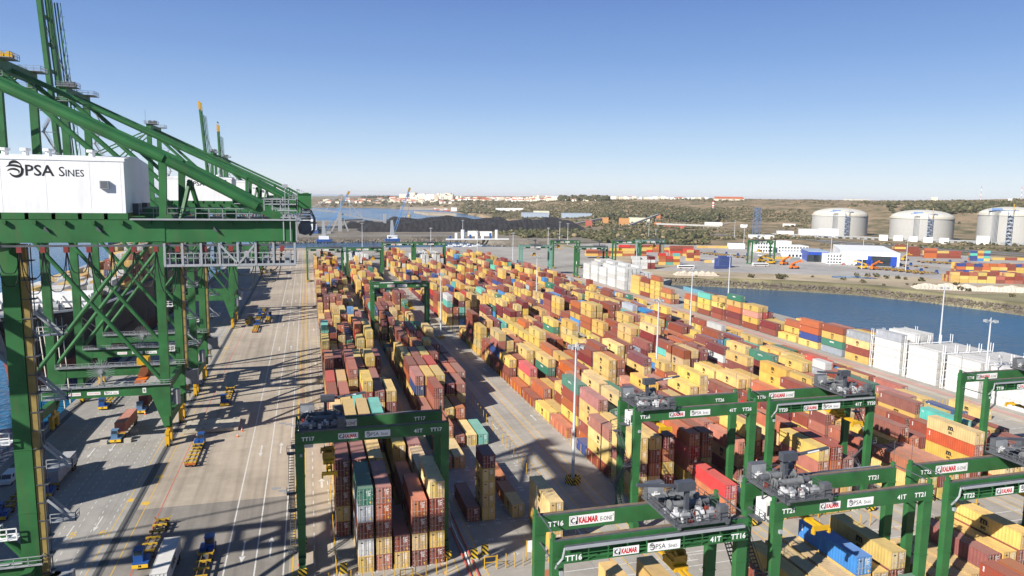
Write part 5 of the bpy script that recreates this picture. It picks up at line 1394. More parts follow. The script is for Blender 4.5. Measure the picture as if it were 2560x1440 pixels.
def tractor(loc, rz, label, load=None, cabc=None, frame=True, only=False, z=.0):
    cabc = cabc or BLUE; x, y = loc
    t = thing('terminal_tractor', label, 'terminal tractor', (x, y, z), rz, 'tractors and trailers working on the terminal')
    if not only:
        link('tractor_body', cached(('tb', cabc.name), lambda: m_tractor_body().mesh('tractor_body', [cabc, DGREY, YELLOW])), t, (0, -7.6, 0))
        link('cab', cached(('cab', cabc.name), lambda: m_cab().mesh('cab', [cabc, GLASS, cabc])), t, (0, -7.6, 0))
        link('bumper_plate', cached('bp', m_bumper), t, (0, -10.61, 0))
        for wx, wy in ((-1.0, -9.5), (1.0, -9.5), (-1.0, -6.2), (1.0, -6.2)): link('wheel', cached('tw', lambda: m_truck_wheel().mesh('wheel', BLACK)), t, (wx, wy, 0))
    if frame:
        link('trailer_frame', cached('tf', lambda: m_frame().mesh('trailer_frame', [mat('worn_trailer', (.135, .088, .04), .7, .3, 1., .4), mat('worn_trailer_yellow', (.46, .29, .025), .6, .25, 1., .3), mat('worn_orange', (.36, .09, .02), .6, .2)])), t)
        for wx in (-1.0, 1.0):
            for wy in (4.1, 5.4): link('wheel', cached('tw', lambda: m_truck_wheel().mesh('wheel', BLACK)), t, (wx, wy, 0))
    if load:
        col, lab, lk = load
        body = cached(('cb', 12.19, 2.59), lambda: container_body(12.19, 2.59).mesh('container', [CONT['y'], SEAL]))
        c, s_ = math.cos(rz), math.sin(rz)
        o = link('container', body, None, (x, y, z + 1.38), rz + math.pi); o.material_slots[0].link = 'OBJECT'; o.material_slots[0].material = CONT[col]
        for rgt in (0, 1):
            dm = cached(('door', 2.59, rgt), lambda: door_leaf(2.59, rgt).mesh('door', [CONT['y'], BAR, SEAL, PRINTW, PRINTY, PRINTK]))
            d = link('door', dm, o, (0, -12.19 / 2 + .075, 0)); d.material_slots[0].link = 'OBJECT'; d.material_slots[0].material = CONT[col]
            for xx in ((.3, .86) if rgt else (-.86, -.3)): link('locking_bar', cached(('bar', 2.59, xx), lambda: bar_mesh(2.59, xx).mesh('locking_bar', BAR)), d)
        if lk: link('lettering', lk, o, (-(CW / 2 + .004), 0, 0))
        tag(o, lab, 'container', 'containers riding on trailers')
    return t
pr = Print(); pr.text('MSC', -1.5, 1.2, .75, 0, bold=.04); LET_Y = pr.mesh_on('lettering', [PRINTY], '-x')
pr = Print(); pr.text('UASC', -2.2, .95, 1.1, 0, bold=.03); LET_K = pr.mesh_on('lettering', [PRINTK], '-x')
tractor(at(486, 1145), math.pi, 'blue cab tractor facing away with empty yellow trailer on the open quay')
tractor(at(571, 992), 0, 'blue cab tractor facing the camera with empty yellow trailer beside the crane shadows')
tractor(at(388, 1352), -.03, 'blue cab tractor with empty yellow trailer at the bottom left of the quay')
tractor((at(420, 1412, 1.4)[0], at(420, 1412, 1.4)[1] - 1.5), 0, 'trailer under a white container at the bottom edge of the quay', ('w', 'white container with black lettering on a trailer at the bottom edge', LET_K))
tractor((at(508, 1425)[0], at(508, 1425)[1] - 3), math.pi, 'empty yellow trailer cut by the bottom edge beside the white container')
tractor((at(310, 1085)[0], at(310, 1085)[1] + 3), -.02, 'tractor with yellow bumper pulling an orange brown container beneath the crane portal', ('o', 'orange brown container on the trailer beneath the crane portal', None), mat('pale_cab', (.10, .19, .32), .5))
tractor((at(362, 1022)[0], at(362, 1022)[1] + 5), 0, 'tractor with yellow bumper under a dark red container beneath the crane', ('m', 'dark red container on a trailer behind the orange brown one', None), mat('pale_cab', (.10, .19, .32), .5))
tractor((at(272, 1010)[0], at(272, 1010)[1] + 4), 0, 'blue cab tractor with empty trailer in the crane shade')
tractor((at(140, 1215)[0], at(140, 1215)[1] + 4), 0, 'blue cab tractor with grey container in deep shade by the crane leg', ('a', 'grey container with yellow lettering riding in deep shade by the crane leg', LET_Y))
tractor((at(25, 1275)[0], at(25, 1275)[1] + 5), 0, 'blue cab tractor in shade at the left edge', None)
for i, (px, py, hd, cc, lab) in enumerate(((624, 803, 0, 'o', 'dark cab tractor leftmost of the group parked mid quay'), (657, 780, 0, 'b', 'blue cab tractor rearmost of the group parked mid quay'), (645, 802, math.pi, 'b', 'yellow trailer at the centre of the group parked mid quay'),
                                  (671, 803, math.pi, 'b', 'yellow trailer rightmost of the group parked mid quay'), (639, 826, math.pi, 'b', 'yellow trailer frontmost of the group parked mid quay'), (522, 800, 0, 'o', 'tractor with yellow gear half hidden behind a crane leg'))):
    tractor(at(px, py), hd, lab, None, BLUE if cc == 'b' else YELLOW)
for px, py in ((660, 682), (679, 682)): tractor((at(px, py)[0], at(px, py)[1] + 8), 0, 'pale blue tractor %s of two beyond the far crane leg' % ('left' if px < 670 else 'right'), None, mat('pale_blue', (.25, .36, .5), .5))
# white van in the shade
def van(loc, rz, label, paint=None):
    t = thing('van', label, 'van', (loc[0], loc[1], 0), rz); P = paint or WHITE
    MB().extr([(-2.6, .4), (2.5, .4), (2.5, 2.2), (-1.3, 2.2), (-1.9, 1.35), (-2.6, 1.2)], 'x', -.95, .95).build('body', P, t)
    MB().extr([(-1.92, 1.38), (-1.32, 2.12), (-1.36, 2.15), (-1.97, 1.4)], 'x', -.85, .85).build('windscreen', GLASS, t)
    for s_ in (-1, 1):
        MB().box(s_ * .95 - .02, s_ * .95 + .02, -1.2, -.2, 1.4, 2.0).build('side_window', GLASS, t)
        for y in (-1.7, 1.6): MB().wheel((s_ * .85, y, .35), .35, .22, 'x').build('wheel', BLACK, t)
    return t
van(at(25, 1205), 0, 'white van standing in shade at the left edge of the quay')
# hatch cover laid on the quay
def at_y(p): return at(*p)
ht = thing('hatch_cover', 'beige steel hatch cover lying flat on the quay', 'hatch cover', (*at(532, 1068), 0))
hx, hy = at(532, 1068)
mb = MB(); mb.box(-6.6, 6.6, -4.6, 4.6, .15, .95); mb.box(-6.3, 6.3, -4.66, -4.6, .3, .8); mb.build('plate', mat('beige_worn_steel', (.42, .38, .30), .75, .2, .5, .35), ht)
for i in range(4):
    for j in range(3): MB().box(-5.6 + i * 3.6, -5.2 + i * 3.6, -3.8 + j * 3.6, -3.4 + j * 3.6, .95, 1.02).build('lashing_point', RUSTB, ht)
def cone(px, py, lab):
    t = thing('traffic_cone', lab, 'traffic cone', (*at(px, py), 0), 0, 'orange cones about the quay')
    mb = MB(); mb.tube((0, 0, .05), (0, 0, .95), .24, 10, 0, .05); mb.build('cone', ORANGE, t); MB().box(-.32, .32, -.32, .32, .02, .07).build('base', ORANGE, t); mb = MB(); mb.tube((0, 0, .45), (0, 0, .65), .165, 10, 0, .12); mb.build('band', WHITE, t)
cone(605, 1078, 'orange cone right of the beige hatch cover'); cone(594, 1092, 'orange cone at the near corner of the beige hatch cover'); cone(363, 1036, 'orange cone beside the tractor under the crane'); cone(600, 1049, 'orange cone at the far corner of the beige hatch cover')
for px, py, lab in ((260, 1110, 'pale concrete block left of the orange brown container truck'), (320, 1105, 'pale concrete block right of the orange brown container truck'), (336, 1082, 'pale concrete block behind the orange brown container truck')):
    x, y = at(px, py); tag(MB().box(-.8, .8, -.6, .6, 0, .9).build('concrete_block', CONC, None, (x, y, 0)), lab, 'concrete block', 'concrete blocks under the crane')
# spreader hanging under the second crane
t = thing('hanging_spreader', 'orange spreader with yellow headblock hanging beneath the second quay crane', 'spreader', (-40.5, 196, 14.5))
MB().box(-1.2, 1.2, -6, 6, 0, .6).build('beam', ORANGE, t); MB().extr([(-1.5, .6), (1.5, .6), (.8, 3.6), (-.2, 3.6)], 'y', -1, 1).build('frame', RUSTB, t); MB().box(-1.3, 1.3, -1.5, 1.5, 3.6, 5.4).build('headblock', YELLOW, t)
mb = MB(); [mb.tube((x, y, 5.4), (x, y, 41), .03, 4) for x in (-1, 1) for y in (-1, 1)]; mb.build('hoist_rope', BLACK, t)

# ------------------------------------------------------------------ light masts
def m_mast(h): mb = MB(); mb.tube((0, 0, .3), (0, 0, h), .40, 10, 0, .17); return mb
def m_masthead(h):
    mb = MB(); mb.tube((0, 0, h), (0, 0, h + .9), .12, 6); 
    for i in range(8):
        a = i * math.pi / 4; mb.beam((0, 0, h), (1.3 * math.cos(a), 1.3 * math.sin(a), h - .1), .07)
    return mb
def m_flood(): return MB().box(-.38, .38, -.22, .22, -.3, .3)
MASTM = mat('mast_galvanised', (.50, .52, .54), .45, .06, .5)
def mast(x, y, h, label, base=None, z=0.0):
    t = thing('light_mast', label, 'light mast', (x, y, z), 0, 'tall floodlight masts across the port')
    hk = round(h)
    link('pole', cached(('mp', hk), lambda: m_mast(hk).mesh('pole', MASTM)), t)
    link('head_frame', cached(('mh', hk), lambda: m_masthead(hk).mesh('head_frame', MASTM)), t)
    for i in range(8):
        a = i * math.pi / 4; link('floodlight', cached('fl', lambda: m_flood().mesh('floodlight', LGREY)), t, (1.45 * math.cos(a), 1.45 * math.sin(a), hk - .1), a)
    if base == 'stripe':
        for i in range(4):
            a = i * math.pi / 2; link('base_guard', cached('bgd', lambda: MB().box(-.9, .9, -.2, .2, 0, 1.5).mesh('base_guard', STRIPE)), t, (1.25 * math.cos(a + .5), 1.25 * math.sin(a + .5), 0), a + .5 + math.pi / 2)
    elif base: link('base_guard', cached('bgy', lambda: MB().box(-1.4, 1.4, -1.4, 1.4, 0, .9).mesh('base_guard', YELLOW)), t)
    return t
mast(54.0, 139.8, 29.7, 'grey light mast with black and yellow base in the foreground truck lane', 'stripe')
mast(238.5, 371, 28, 'light mast beside the basin fence with small yellow base', 'y')
mast(238.5, 222, 28.5, 'light mast standing behind the white reefers before the basin', 'y')
mast(186.2, 157, 27.5, 'light mast before the white reefers at the right edge', 'y')
mast(54.3, 302, 28, 'light mast in the truck lane left of the middle gantry', 'y')
mast(110.5, 212, 28, 'light mast among stacks above the gantry marked TT26', 'y')
for px, pt, z, lab in ((1732, 668, 28, 'light mast among the last stacks before the basin'), (1343, 637, 28, 'light mast before the white reefers at yard middle'), (1194, 577, 28, 'light mast right of the tall white reefer stack'), (905, 556, 28, 'light mast alone on the north quay corner'),
                       (1077, 568, 26, 'light mast by the north dock left of the white boats'), (1157, 553, 26, 'light mast behind the white boats'), (1283, 580, 26, 'light mast behind the yard centre stacks'), (1371, 568, 26, 'light mast over the faded gantry'), (1400, 557, 26, 'light mast at the scrub edge, left of two'), (1420, 561, 26, 'light mast at the scrub edge, right of two'),
                       (1593, 600, 26, 'light mast by the apron, nearest to the reefer row'), (1623, 557, 26, 'light mast over the scrub, left of two tall ones'), (1640, 572, 26, 'light mast over the scrub, right of two tall ones'), (1838, 552, 28, 'light mast beyond the apron near the blue lattice tower'), (1862, 560, 28, 'light mast before the blue lattice tower'),
                       (2080, 590, 28, 'light mast left of the workshop roof'), (2160, 595, 28, 'light mast behind the long workshop roof'), (2270, 600, 28, 'light mast among the yellow containers right of the workshop')):
    x, y = at(px, pt, z + 1); mast(x, y, z, lab, None, 0 if y < 830 else 2)
# yellow lane posts
POSTM = cached('post', lambda: MB().tube((0, 0, 0), (0, 0, 2.6), .07, 6).mesh('lane_post', YELLOW))
PCNT = {}
def post(x, y, lab):
    PCNT[lab] = PCNT.get(lab, 0) + 1; lab = lab.replace('thin yellow', '%s yellow' % ordn(PCNT[lab])) + (' from the near end' if 'left' in lab or 'right' in lab else ' from the left')
    o = link('lane_post', POSTM, None, (x, y, .0)); tag(o, lab, 'post', 'yellow posts along the truck lanes')
for k in range(62): post(61.9, 118 + k * 3.4, 'thin yellow post along the left foot of the third block')
for k in range(26): post(45.6, 116 + k * 3.4, 'thin yellow post along the right foot of the second block')
for k in range(22): post(3.3, 100 + k * 3.4, 'thin yellow post along the left foot of the quayside block')
for k in range(40): post(117.6, 200 + k * 3.4, 'thin yellow post along the left foot of the fifth block')
for k in range(14): post(29 + k * 1.5, 108.6, 'thin yellow post closing the front of the second block')
for k in range(12): post(2 + k * 1.7, 109.5, 'thin yellow post before the front stacks of the quayside block')
for k in range(8): post(88 + k * 2.3, 106.6, 'thin yellow post closing the front of the fourth block')
for k in range(12): post(174 + k * 1.6, 166.5, 'thin yellow post at the empty slots beside the red stripes')
# yard end gates, boards and barriers
def gate(x, y, w_, lab):
    t = thing('yellow_gate', lab, 'gate', (x, y, 0), 0, 'yellow yard end barriers')
    for dx in (0, w_): MB().tube((dx, 0, 0), (dx, 0, 2.1), .09, 6).build('upright', YELLOW, t)
    for z in (1.0, 2.0): MB().beam((0, 0, z), (w_, 0, z), .1).build('crossbar', YELLOW, t)
    MB().beam((w_, 0, 1.6), (w_ + 2.2, 0, .1), .08).build('strut', YELLOW, t)
gate(27.0, 109.3, 2.0, 'yellow tubular gate at the end of the runway between the first two blocks'); gate(91.5, 112, 3, 'yellow tubular gate in front of the fourth block'); gate(126, 108, 3, 'yellow tubular gate in front of the fifth block'); gate(13, 108.6, 2, 'yellow tubular gate before the front stacks')
for px, py, lab in ((1212, 1388, 'striped warning board by the red rails of the first runway'), (1185, 1398, 'short striped board behind the red rails'), (859, 1436, 'striped chevron board at the bottom edge by the quayside block'), (2135, 1275, 'yellow striped block on the cross road behind the gantry marked TT21'), (2325, 1255, 'yellow striped block behind the gantry marked TT22')):
    x, y = at(px, py); t = thing('warning_board', lab, 'warning board', (x, y, 0), 0, 'black and yellow warning boards')
    MB().box(-.55, .55, -.35, .35, .25, 1.9).build('board', STRIPE, t); MB().box(-.7, .7, -.5, .5, 0, .25).build('foot', CONC, t)
t = thing('sign_board', 'white and yellow notice board left of the nearest gantry', 'notice board', (*at(1322, 1402), 0))
MB().box(-.3, .6, -.05, .05, 1.6, 3.6).build('panel', WHITE, t)
for x in (-.45, .75): MB().tube((x, 0, 0), (x, 0, 3.7), .08, 6).build('post', YELLOW, t)
x0, y0 = at(1165, 1392); t = thing('floor_rail', 'pair of red rails with white cables at the runway end', 'rail', (x0, y0, 0))
for dx in (-.6, .7): MB().beam((dx, -8, .15), (dx, 26, .15), .22, .2).build('rail', ROADR, t)
mb = MB(); mb.path([(0, -3, .1), (.15, 2, .1), (-.1, 6, .1), (0, 14, .1)], .12, 5); mb.build('cable', WHITE, t)
# blue netting fence along the basin edge
fm = mat('blue_fence_mesh', (.12, .28, .36), .6, .1, 1.)
t = thing('basin_fence', 'blue green panel fence along the basin edge', 'fence', (241.6, 360, 0))
for k in range(28):
    link('fence_panel', cached('fp', lambda: MB().box(-.03, .03, .08, 3.1, .1, 2.7).mesh('fence_panel', fm)), t, (0, k * 3.2 - 20, 0)); link('fence_post', cached('fpo', lambda: MB().box(-.06, .06, -.06, .06, 0, 2.9).mesh('fence_post', fm)), t, (0, k * 3.2 - 20, 0))
# lattice racks between the white reefer stacks
for j, (y, n) in enumerate(((216.1, 7), (200.5, 7), (184.6, 7), (168.8, 7), (153.0, 7))):
    t = thing('reefer_rack', 'white lattice access rack between white reefer stacks, %s from the far end' % ordn(j + 1), 'rack', (201.0, y, 0), 0, 'white lattice racks between the reefers')
    for lev in range(5): MB().box(0, 20, -.1, .9, 2.87 * lev + .1, 2.87 * lev + .2).build('walkway', WHITE, t)
    for dx in (0, 5, 10, 15, 20):
        for dy in (-.1, .8): MB().box(dx - .08, dx + .08, dy, dy + .14, 0, 14.4).build('column', WHITE, t)
    for lev in range(4):
        MB().beam((-.05, -.05, 2.87 * lev + .2), (-.05, .85, 2.87 * lev + 2.9), .09).build('diagonal', WHITE, t)

# ------------------------------------------------------------------ hills, town and port land to the north and east
_pt = np.random.default_rng(3).uniform(0, 6.28, (24, 3)); _pk = np.random.default_rng(4).normal(0, 1, (24, 2))
def nz(x, y, s):
    v = 0
    for i in range(12): v += math.sin((x * _pk[i][0] + y * _pk[i][1]) / s * (1 + .35 * i) + _pt[i][0]) / (1 + .35 * i)
    return v / 3.2
def sst(a, b, x):
    t = min(1, max(0, (x - a) / (b - a))); return t * t * (3 - 2 * t)
def lerp_tab(tab, x):
    for (a, b), (c, d) in zip(tab[:-1], tab[1:]):
        if x <= c: return b + (d - b) * max(0, (x - a)) / (c - a)
    return tab[-1][1]
SHR = [(-10, 3330), (6, 3300), (10, 3150), (12, 2500), (14, 1950), (17, 1650), (19.5, 1330), (21, 1120), (23, 930), (66, 930)]
RFT = [(-10, 3330), (8, 3300), (13, 2500), (18, 2000), (22, 1720), (26, 1560), (36, 1500), (44, 1480), (66, 1480)]
RRG = [(-10, 4300), (8, 4200), (13, 3500), (18, 2900), (22, 2500), (26, 2350), (36, 2200), (44, 2050), (66, 2000)]
ZRG = [(-10, 8), (-2, 14), (2, 24), (6, 36), (10, 44), (14, 48), (18, 52), (23, 58), (30, 58), (38, 58.5), (42, 58.5), (46, 62), (51, 70), (66, 74)]
def ter(b, r):
    x, y = bear(b, r); sh_ = lerp_tab(SHR, b)
    if r < sh_: return -7.0
    z = 2.2 + 1.2 * sst(sh_, sh_ + 300, r)
    k = sst(lerp_tab(RFT, b), lerp_tab(RRG, b), r)
    k2 = k + .10 * nz(x, y, 160) * k * (1 - k) * 4
    z += k2 * (lerp_tab(ZRG, b) - 3) + (nz(x, y, 90) * 3.2 * k * (1.15 - k)) + 1.6 * nz(x, y, 45) * k * (1 - .7 * k)
    if b > 23: z += 9 * sst(.1, .3, k) * (1 - sst(.45, .8, k)) * max(0, nz(x, y, 330))
    return z
def terrain_mat():
    m = bpy.data.materials.new('hill_ground'); m.use_nodes = True; t = m.node_tree; n = t.nodes; L = t.links.new; b = n['Principled BSDF']
    b.inputs['Roughness'].default_value = 1; b.inputs['Specular IOR Level'].default_value = .1
    tc = n.new('ShaderNodeTexCoord')
    def N(sc, d, r): q = n.new('ShaderNodeTexNoise'); q.inputs['Scale'].default_value = sc; q.inputs['Detail'].default_value = d; q.inputs['Roughness'].default_value = r; L(tc.outputs['Object'], q.inputs[0]); return q.outputs['Fac']
    r1 = n.new('ShaderNodeValToRGB'); e = r1.color_ramp.elements
    e[0].position = .36; e[0].color = (.06, .065, .03, 1); e[1].position = .70; e[1].color = (.40, .29, .19, 1)
    for p_, c_ in ((.44, (.125, .11, .06, 1)), (.51, (.215, .165, .10, 1)), (.60, (.30, .215, .135, 1))): q = e.new(p_); q.color = c_
    L(N(.022, 11, .78), r1.inputs[0])
    g = n.new('ShaderNodeNewGeometry'); sx = n.new('ShaderNodeSeparateXYZ'); L(g.outputs['Normal'], sx.inputs[0])
    mr = n.new('ShaderNodeMapRange'); mr.inputs[1].default_value = .992; mr.inputs[2].default_value = .965; L(sx.outputs['Z'], mr.inputs[0])
    r2 = n.new('ShaderNodeValToRGB'); r2.color_ramp.elements[0].position = .3; r2.color_ramp.elements[0].color = (.20, .14, .08, 1); r2.color_ramp.elements[1].position = .7; r2.color_ramp.elements[1].color = (.42, .31, .20, 1)
    L(N(.03, 8, .7), r2.inputs[0])
    mx = n.new('ShaderNodeMix'); mx.data_type = 'RGBA'
    mm = n.new('ShaderNodeMath'); mm.operation = 'MULTIPLY'; L(mr.outputs[0], mm.inputs[0]); nn = n.new('ShaderNodeMapRange'); nn.inputs[1].default_value = .42; nn.inputs[2].default_value = .58; L(N(.006, 4, .5), nn.inputs[0]); L(nn.outputs[0], mm.inputs[1])
    L(mm.outputs[0], mx.inputs['Factor']); L(r1.outputs[0], mx.inputs['A']); L(r2.outputs[0], mx.inputs['B']); L(mx.outputs['Result'], b.inputs['Base Color'])
    return m
HILL = terrain_mat()
nb_, nr_ = 330, 150
B_ = np.linspace(-9, 66, nb_); Rr = 900 * (8500 / 900) ** np.linspace(0, 1, nr_)
hv = []
for b in B_:
    for r in Rr: x, y = bear(b, r); hv.append((x, y, ter(b, r)))
hf = []
for i in range(nb_ - 1):
    for j in range(nr_ - 1):
        a = i * nr_ + j; q = (a, a + nr_, a + nr_ + 1, a + 1)
        if max(hv[k][2] for k in q) > -6: hf.append(q)
me = bpy.data.meshes.new('hills'); me.from_pydata(hv, [], hf); me.materials.append(HILL)
for p_ in me.polygons: p_.use_smooth = True
struct(link('hills', me))
HZ = np.array([q[2] for q in hv]).reshape(nb_, nr_)
RF_ = np.exp(np.linspace(math.log(900), math.log(8500), nr_ * 6)); _lr = np.linspace(math.log(900), math.log(8500), nr_)
def at_t(px, py):
    """first point of the terrain seen at this pixel"""
    d = CM.T @ np.array([(px - 1280) / CF, (py - 720) / CF, 1.0]); hl = math.hypot(d[0], d[1]); b = math.degrees(math.atan2(d[0], d[1]))
    u = min(max((b + 9) / 75 * (nb_ - 1), 0), nb_ - 1.001); i = int(u); col = HZ[i] * (1 - u + i) + HZ[i + 1] * (u - i)
    zz = np.interp(np.log(RF_), _lr, col); ok = (CH + d[2] / hl * RF_ <= zz) & (RF_ > 930)
    k = int(ok.argmax()) if ok.any() else len(RF_) - 1
    return b, float(RF_[k]), max(float(zz[k]), 2)
# coal yard land with its dock edge
coal_land = [(-60, 978), (120, 992), (205, 985), (232, 905), (300, 868), (520, 872), (560, 1200), (480, 1560), (90, 1600), (-40, 1560)]
mb = MB(); mb.prism(coal_land, -8, 2.9); struct(mb.build('coal_yard_ground', gmat('coal_yard_soil', (.20, .175, .14), .5, 0, .0, .35, 1., .01)))
rubble('rubble_dock_edge', [(-58, 975), (120, 988), (205, 982), (231, 903), (300, 866)], -4, 2.6, 7, 2600, STONE2, (.8, 1.9))
mb = MB(); mb.prism([(-40, 1010), (500, 1030), (560, 1010), (560, 1022), (500, 1042), (-40, 1022)], 2.5, 2.96); struct(mb.build('dock_road', G_ROAD))
# coal heaps with raked ridges
COAL = mat('coal', (.018, .018, .021), .9, .5, .15, 0, bump=.5, bscale=.25)
def heap(name, c, L, Wd, H, rz, label, m, seed=1):
    nx, ny = 90, 26; g = np.random.default_rng(seed); ph = g.uniform(0, 6.28, 8); v = []
    for i in range(nx + 1):
        for j in range(ny + 1):
            u = i / nx * 2 - 1; w_ = j / ny * 2 - 1
            d = min((1 - abs(u)) * L / 2, (1 - abs(w_)) * Wd / 2)
            z = min(d * .68, H * (.86 + .14 * math.sin(u * 7 + ph[0])) + .8 * math.sin(u * 23 + ph[1]) + .5 * math.sin(w_ * 9 + u * 31 + ph[2]))
            z += .5 * math.sin(u * 120 + 5 * math.sin(w_ * 3) + ph[3]) * (1 if 0 < d < H / .68 else .3)
            v.append((u * L / 2, w_ * Wd / 2, max(z, 0)))
    f = [(i * (ny + 1) + j, (i + 1) * (ny + 1) + j, (i + 1) * (ny + 1) + j + 1, i * (ny + 1) + j + 1) for i in range(nx) for j in range(ny)]
    me = bpy.data.meshes.new(name); me.from_pydata(v, [], f); me.materials.append(m)
    o = link(name, me, None, c, rz); tag(o, label, 'coal heap' if 'coal' in label else 'heap'); return o
a, b = at(890, 581, 2.9), at(1395, 578, 2.9)
heap('coal_heap', ((a[0] + b[0]) / 2 + 5, 1160, 2.9), 330, 80, 17, .02, 'long black coal heap behind the north dock', COAL)
heap('coal_heap', (245, 1290, 2.9), 250, 80, 20, .02, 'second black coal heap rising behind the long one', COAL, 2)
heap('coal_heap', (405, 1215, 2.9), 130, 80, 21, .05, 'black coal heap at the right end with pale streaks', COAL, 3)
heap('coal_heap', (90, 1260, 2.9), 70, 60, 12, .0, 'small black coal heap left of the others', COAL, 4)

def dep(x, y): return proj(x, y, 5)[2]
def building(px0, px1, pt, pb, dp, wall, label, cat='building', roof=None, rz=None, gable=False, base=None, windows=None, name='building', group=None, terr=False):
    pm = (px0 + px1) / 2
    if terr: bb, rr, z0 = at_t(pm, pb); x, y = bear(bb, rr)
    else: z0 = 2.9 if base is None else base; x, y = at(pm, pb, z0)
    d = dep(x, y); W = (px1 - px0) * d / CF; Hh = (pb - pt) * d / CF
    if rz is None: rz = -math.atan2(x, y) * .8
    t = thing(name, label, cat, (x, y, z0), rz, group)
    MB().box(-W / 2, W / 2, 0, dp, -1, Hh).build('wall', wall, t)
    mb = MB(); rr_ = roof or wall
    if gable: mb.extr([(-.4, Hh + .02), (dp + .4, Hh + .02), (dp / 2, Hh + dp * .22)], 'x', -W / 2 - .3, W / 2 + .3)
    else: mb.box(-W / 2 - .2, W / 2 + .2, -.2, dp + .2, Hh + .01, Hh + .45)
    mb.build('roof', rr_, t)
    if windows:
        nx_, nz_ = windows
        wm = cached(('wn', round(W / nx_, 1), round(Hh / nz_, 1)), lambda: MB().box(-W / nx_ * .3, W / nx_ * .3, -.08, .05, -Hh / nz_ * .25, Hh / nz_ * .25).mesh('window', GLASS))
        for i in range(nx_):
            for k in range(nz_): link('window', wm, t, (-W / 2 + (i + .5) * W / nx_, 0, (k + .55) * Hh / nz_))
    return t, W, Hh
STEELB = mat('blue_grey_cladding', (.32, .38, .46), .5, .06, .1); CREAM = mat('cream_cladding', (.62, .60, .45), .6, .06, .1); TANW = mat('ochre_cladding', (.48, .24, .09), .6, .1, .1); BRICKR = mat('red_cladding', (.38, .10, .07), .6, .1, .1)
BL = [(1240, 1283, 521, 532, 30, WHITE, 'white port shed left of a pair on the far shore'), (1283, 1308, 521, 533, 30, WHITE, 'white port shed right of a pair on the far shore'), (1305, 1372, 533, 545, 60, STEELB, 'long pale hangar behind the coal heaps'), (1335, 1373, 528, 541, 40, CREAM, 'cream hangar beside the curved warehouse'),
      (1405, 1480, 534, 545, 40, STEELB, 'long blue grey warehouse below the scrub hills'), (1464, 1480, 552, 567, 12, BRICKR, 'red conveyor tower left of three'), (1506, 1521, 544, 561, 12, TANW, 'ochre conveyor tower, middle of three'), (1548, 1573, 546, 563, 14, TANW, 'wide ochre transfer building with red front'),
      (1573, 1624, 545, 557, 25, CREAM, 'pale green shed right of the ochre transfer building'), (1638, 1651, 538, 548, 8, PINK, 'ochre conveyor head on the tall tower'), (1636, 1652, 556, 565, 10, PINK, 'ochre base of the conveyor tower'), (1170, 1195, 579, 590, 12, HOUSEW, 'white dock building with rounded end'), (1200, 1230, 580, 590, 12, HOUSEW, 'white dock building right of the rounded one'),
      (1128, 1142, 519, 527, 20, WHITE, 'white harbour shed by the fishing port'), (1660, 1715, 565, 571, 10, BRICKR, 'low red roofed shed under the elevated road'), (1765, 1805, 557, 565, 30, HOUSEW, 'pale rounded shelter below the quarry'), (1852, 1868, 562, 569, 10, WHITE, 'small white shed right of the pale shelter')]
for q in BL: building(*q[:6], q[6], 'building', terr=q[0] > 1390 and q[3] < 570)
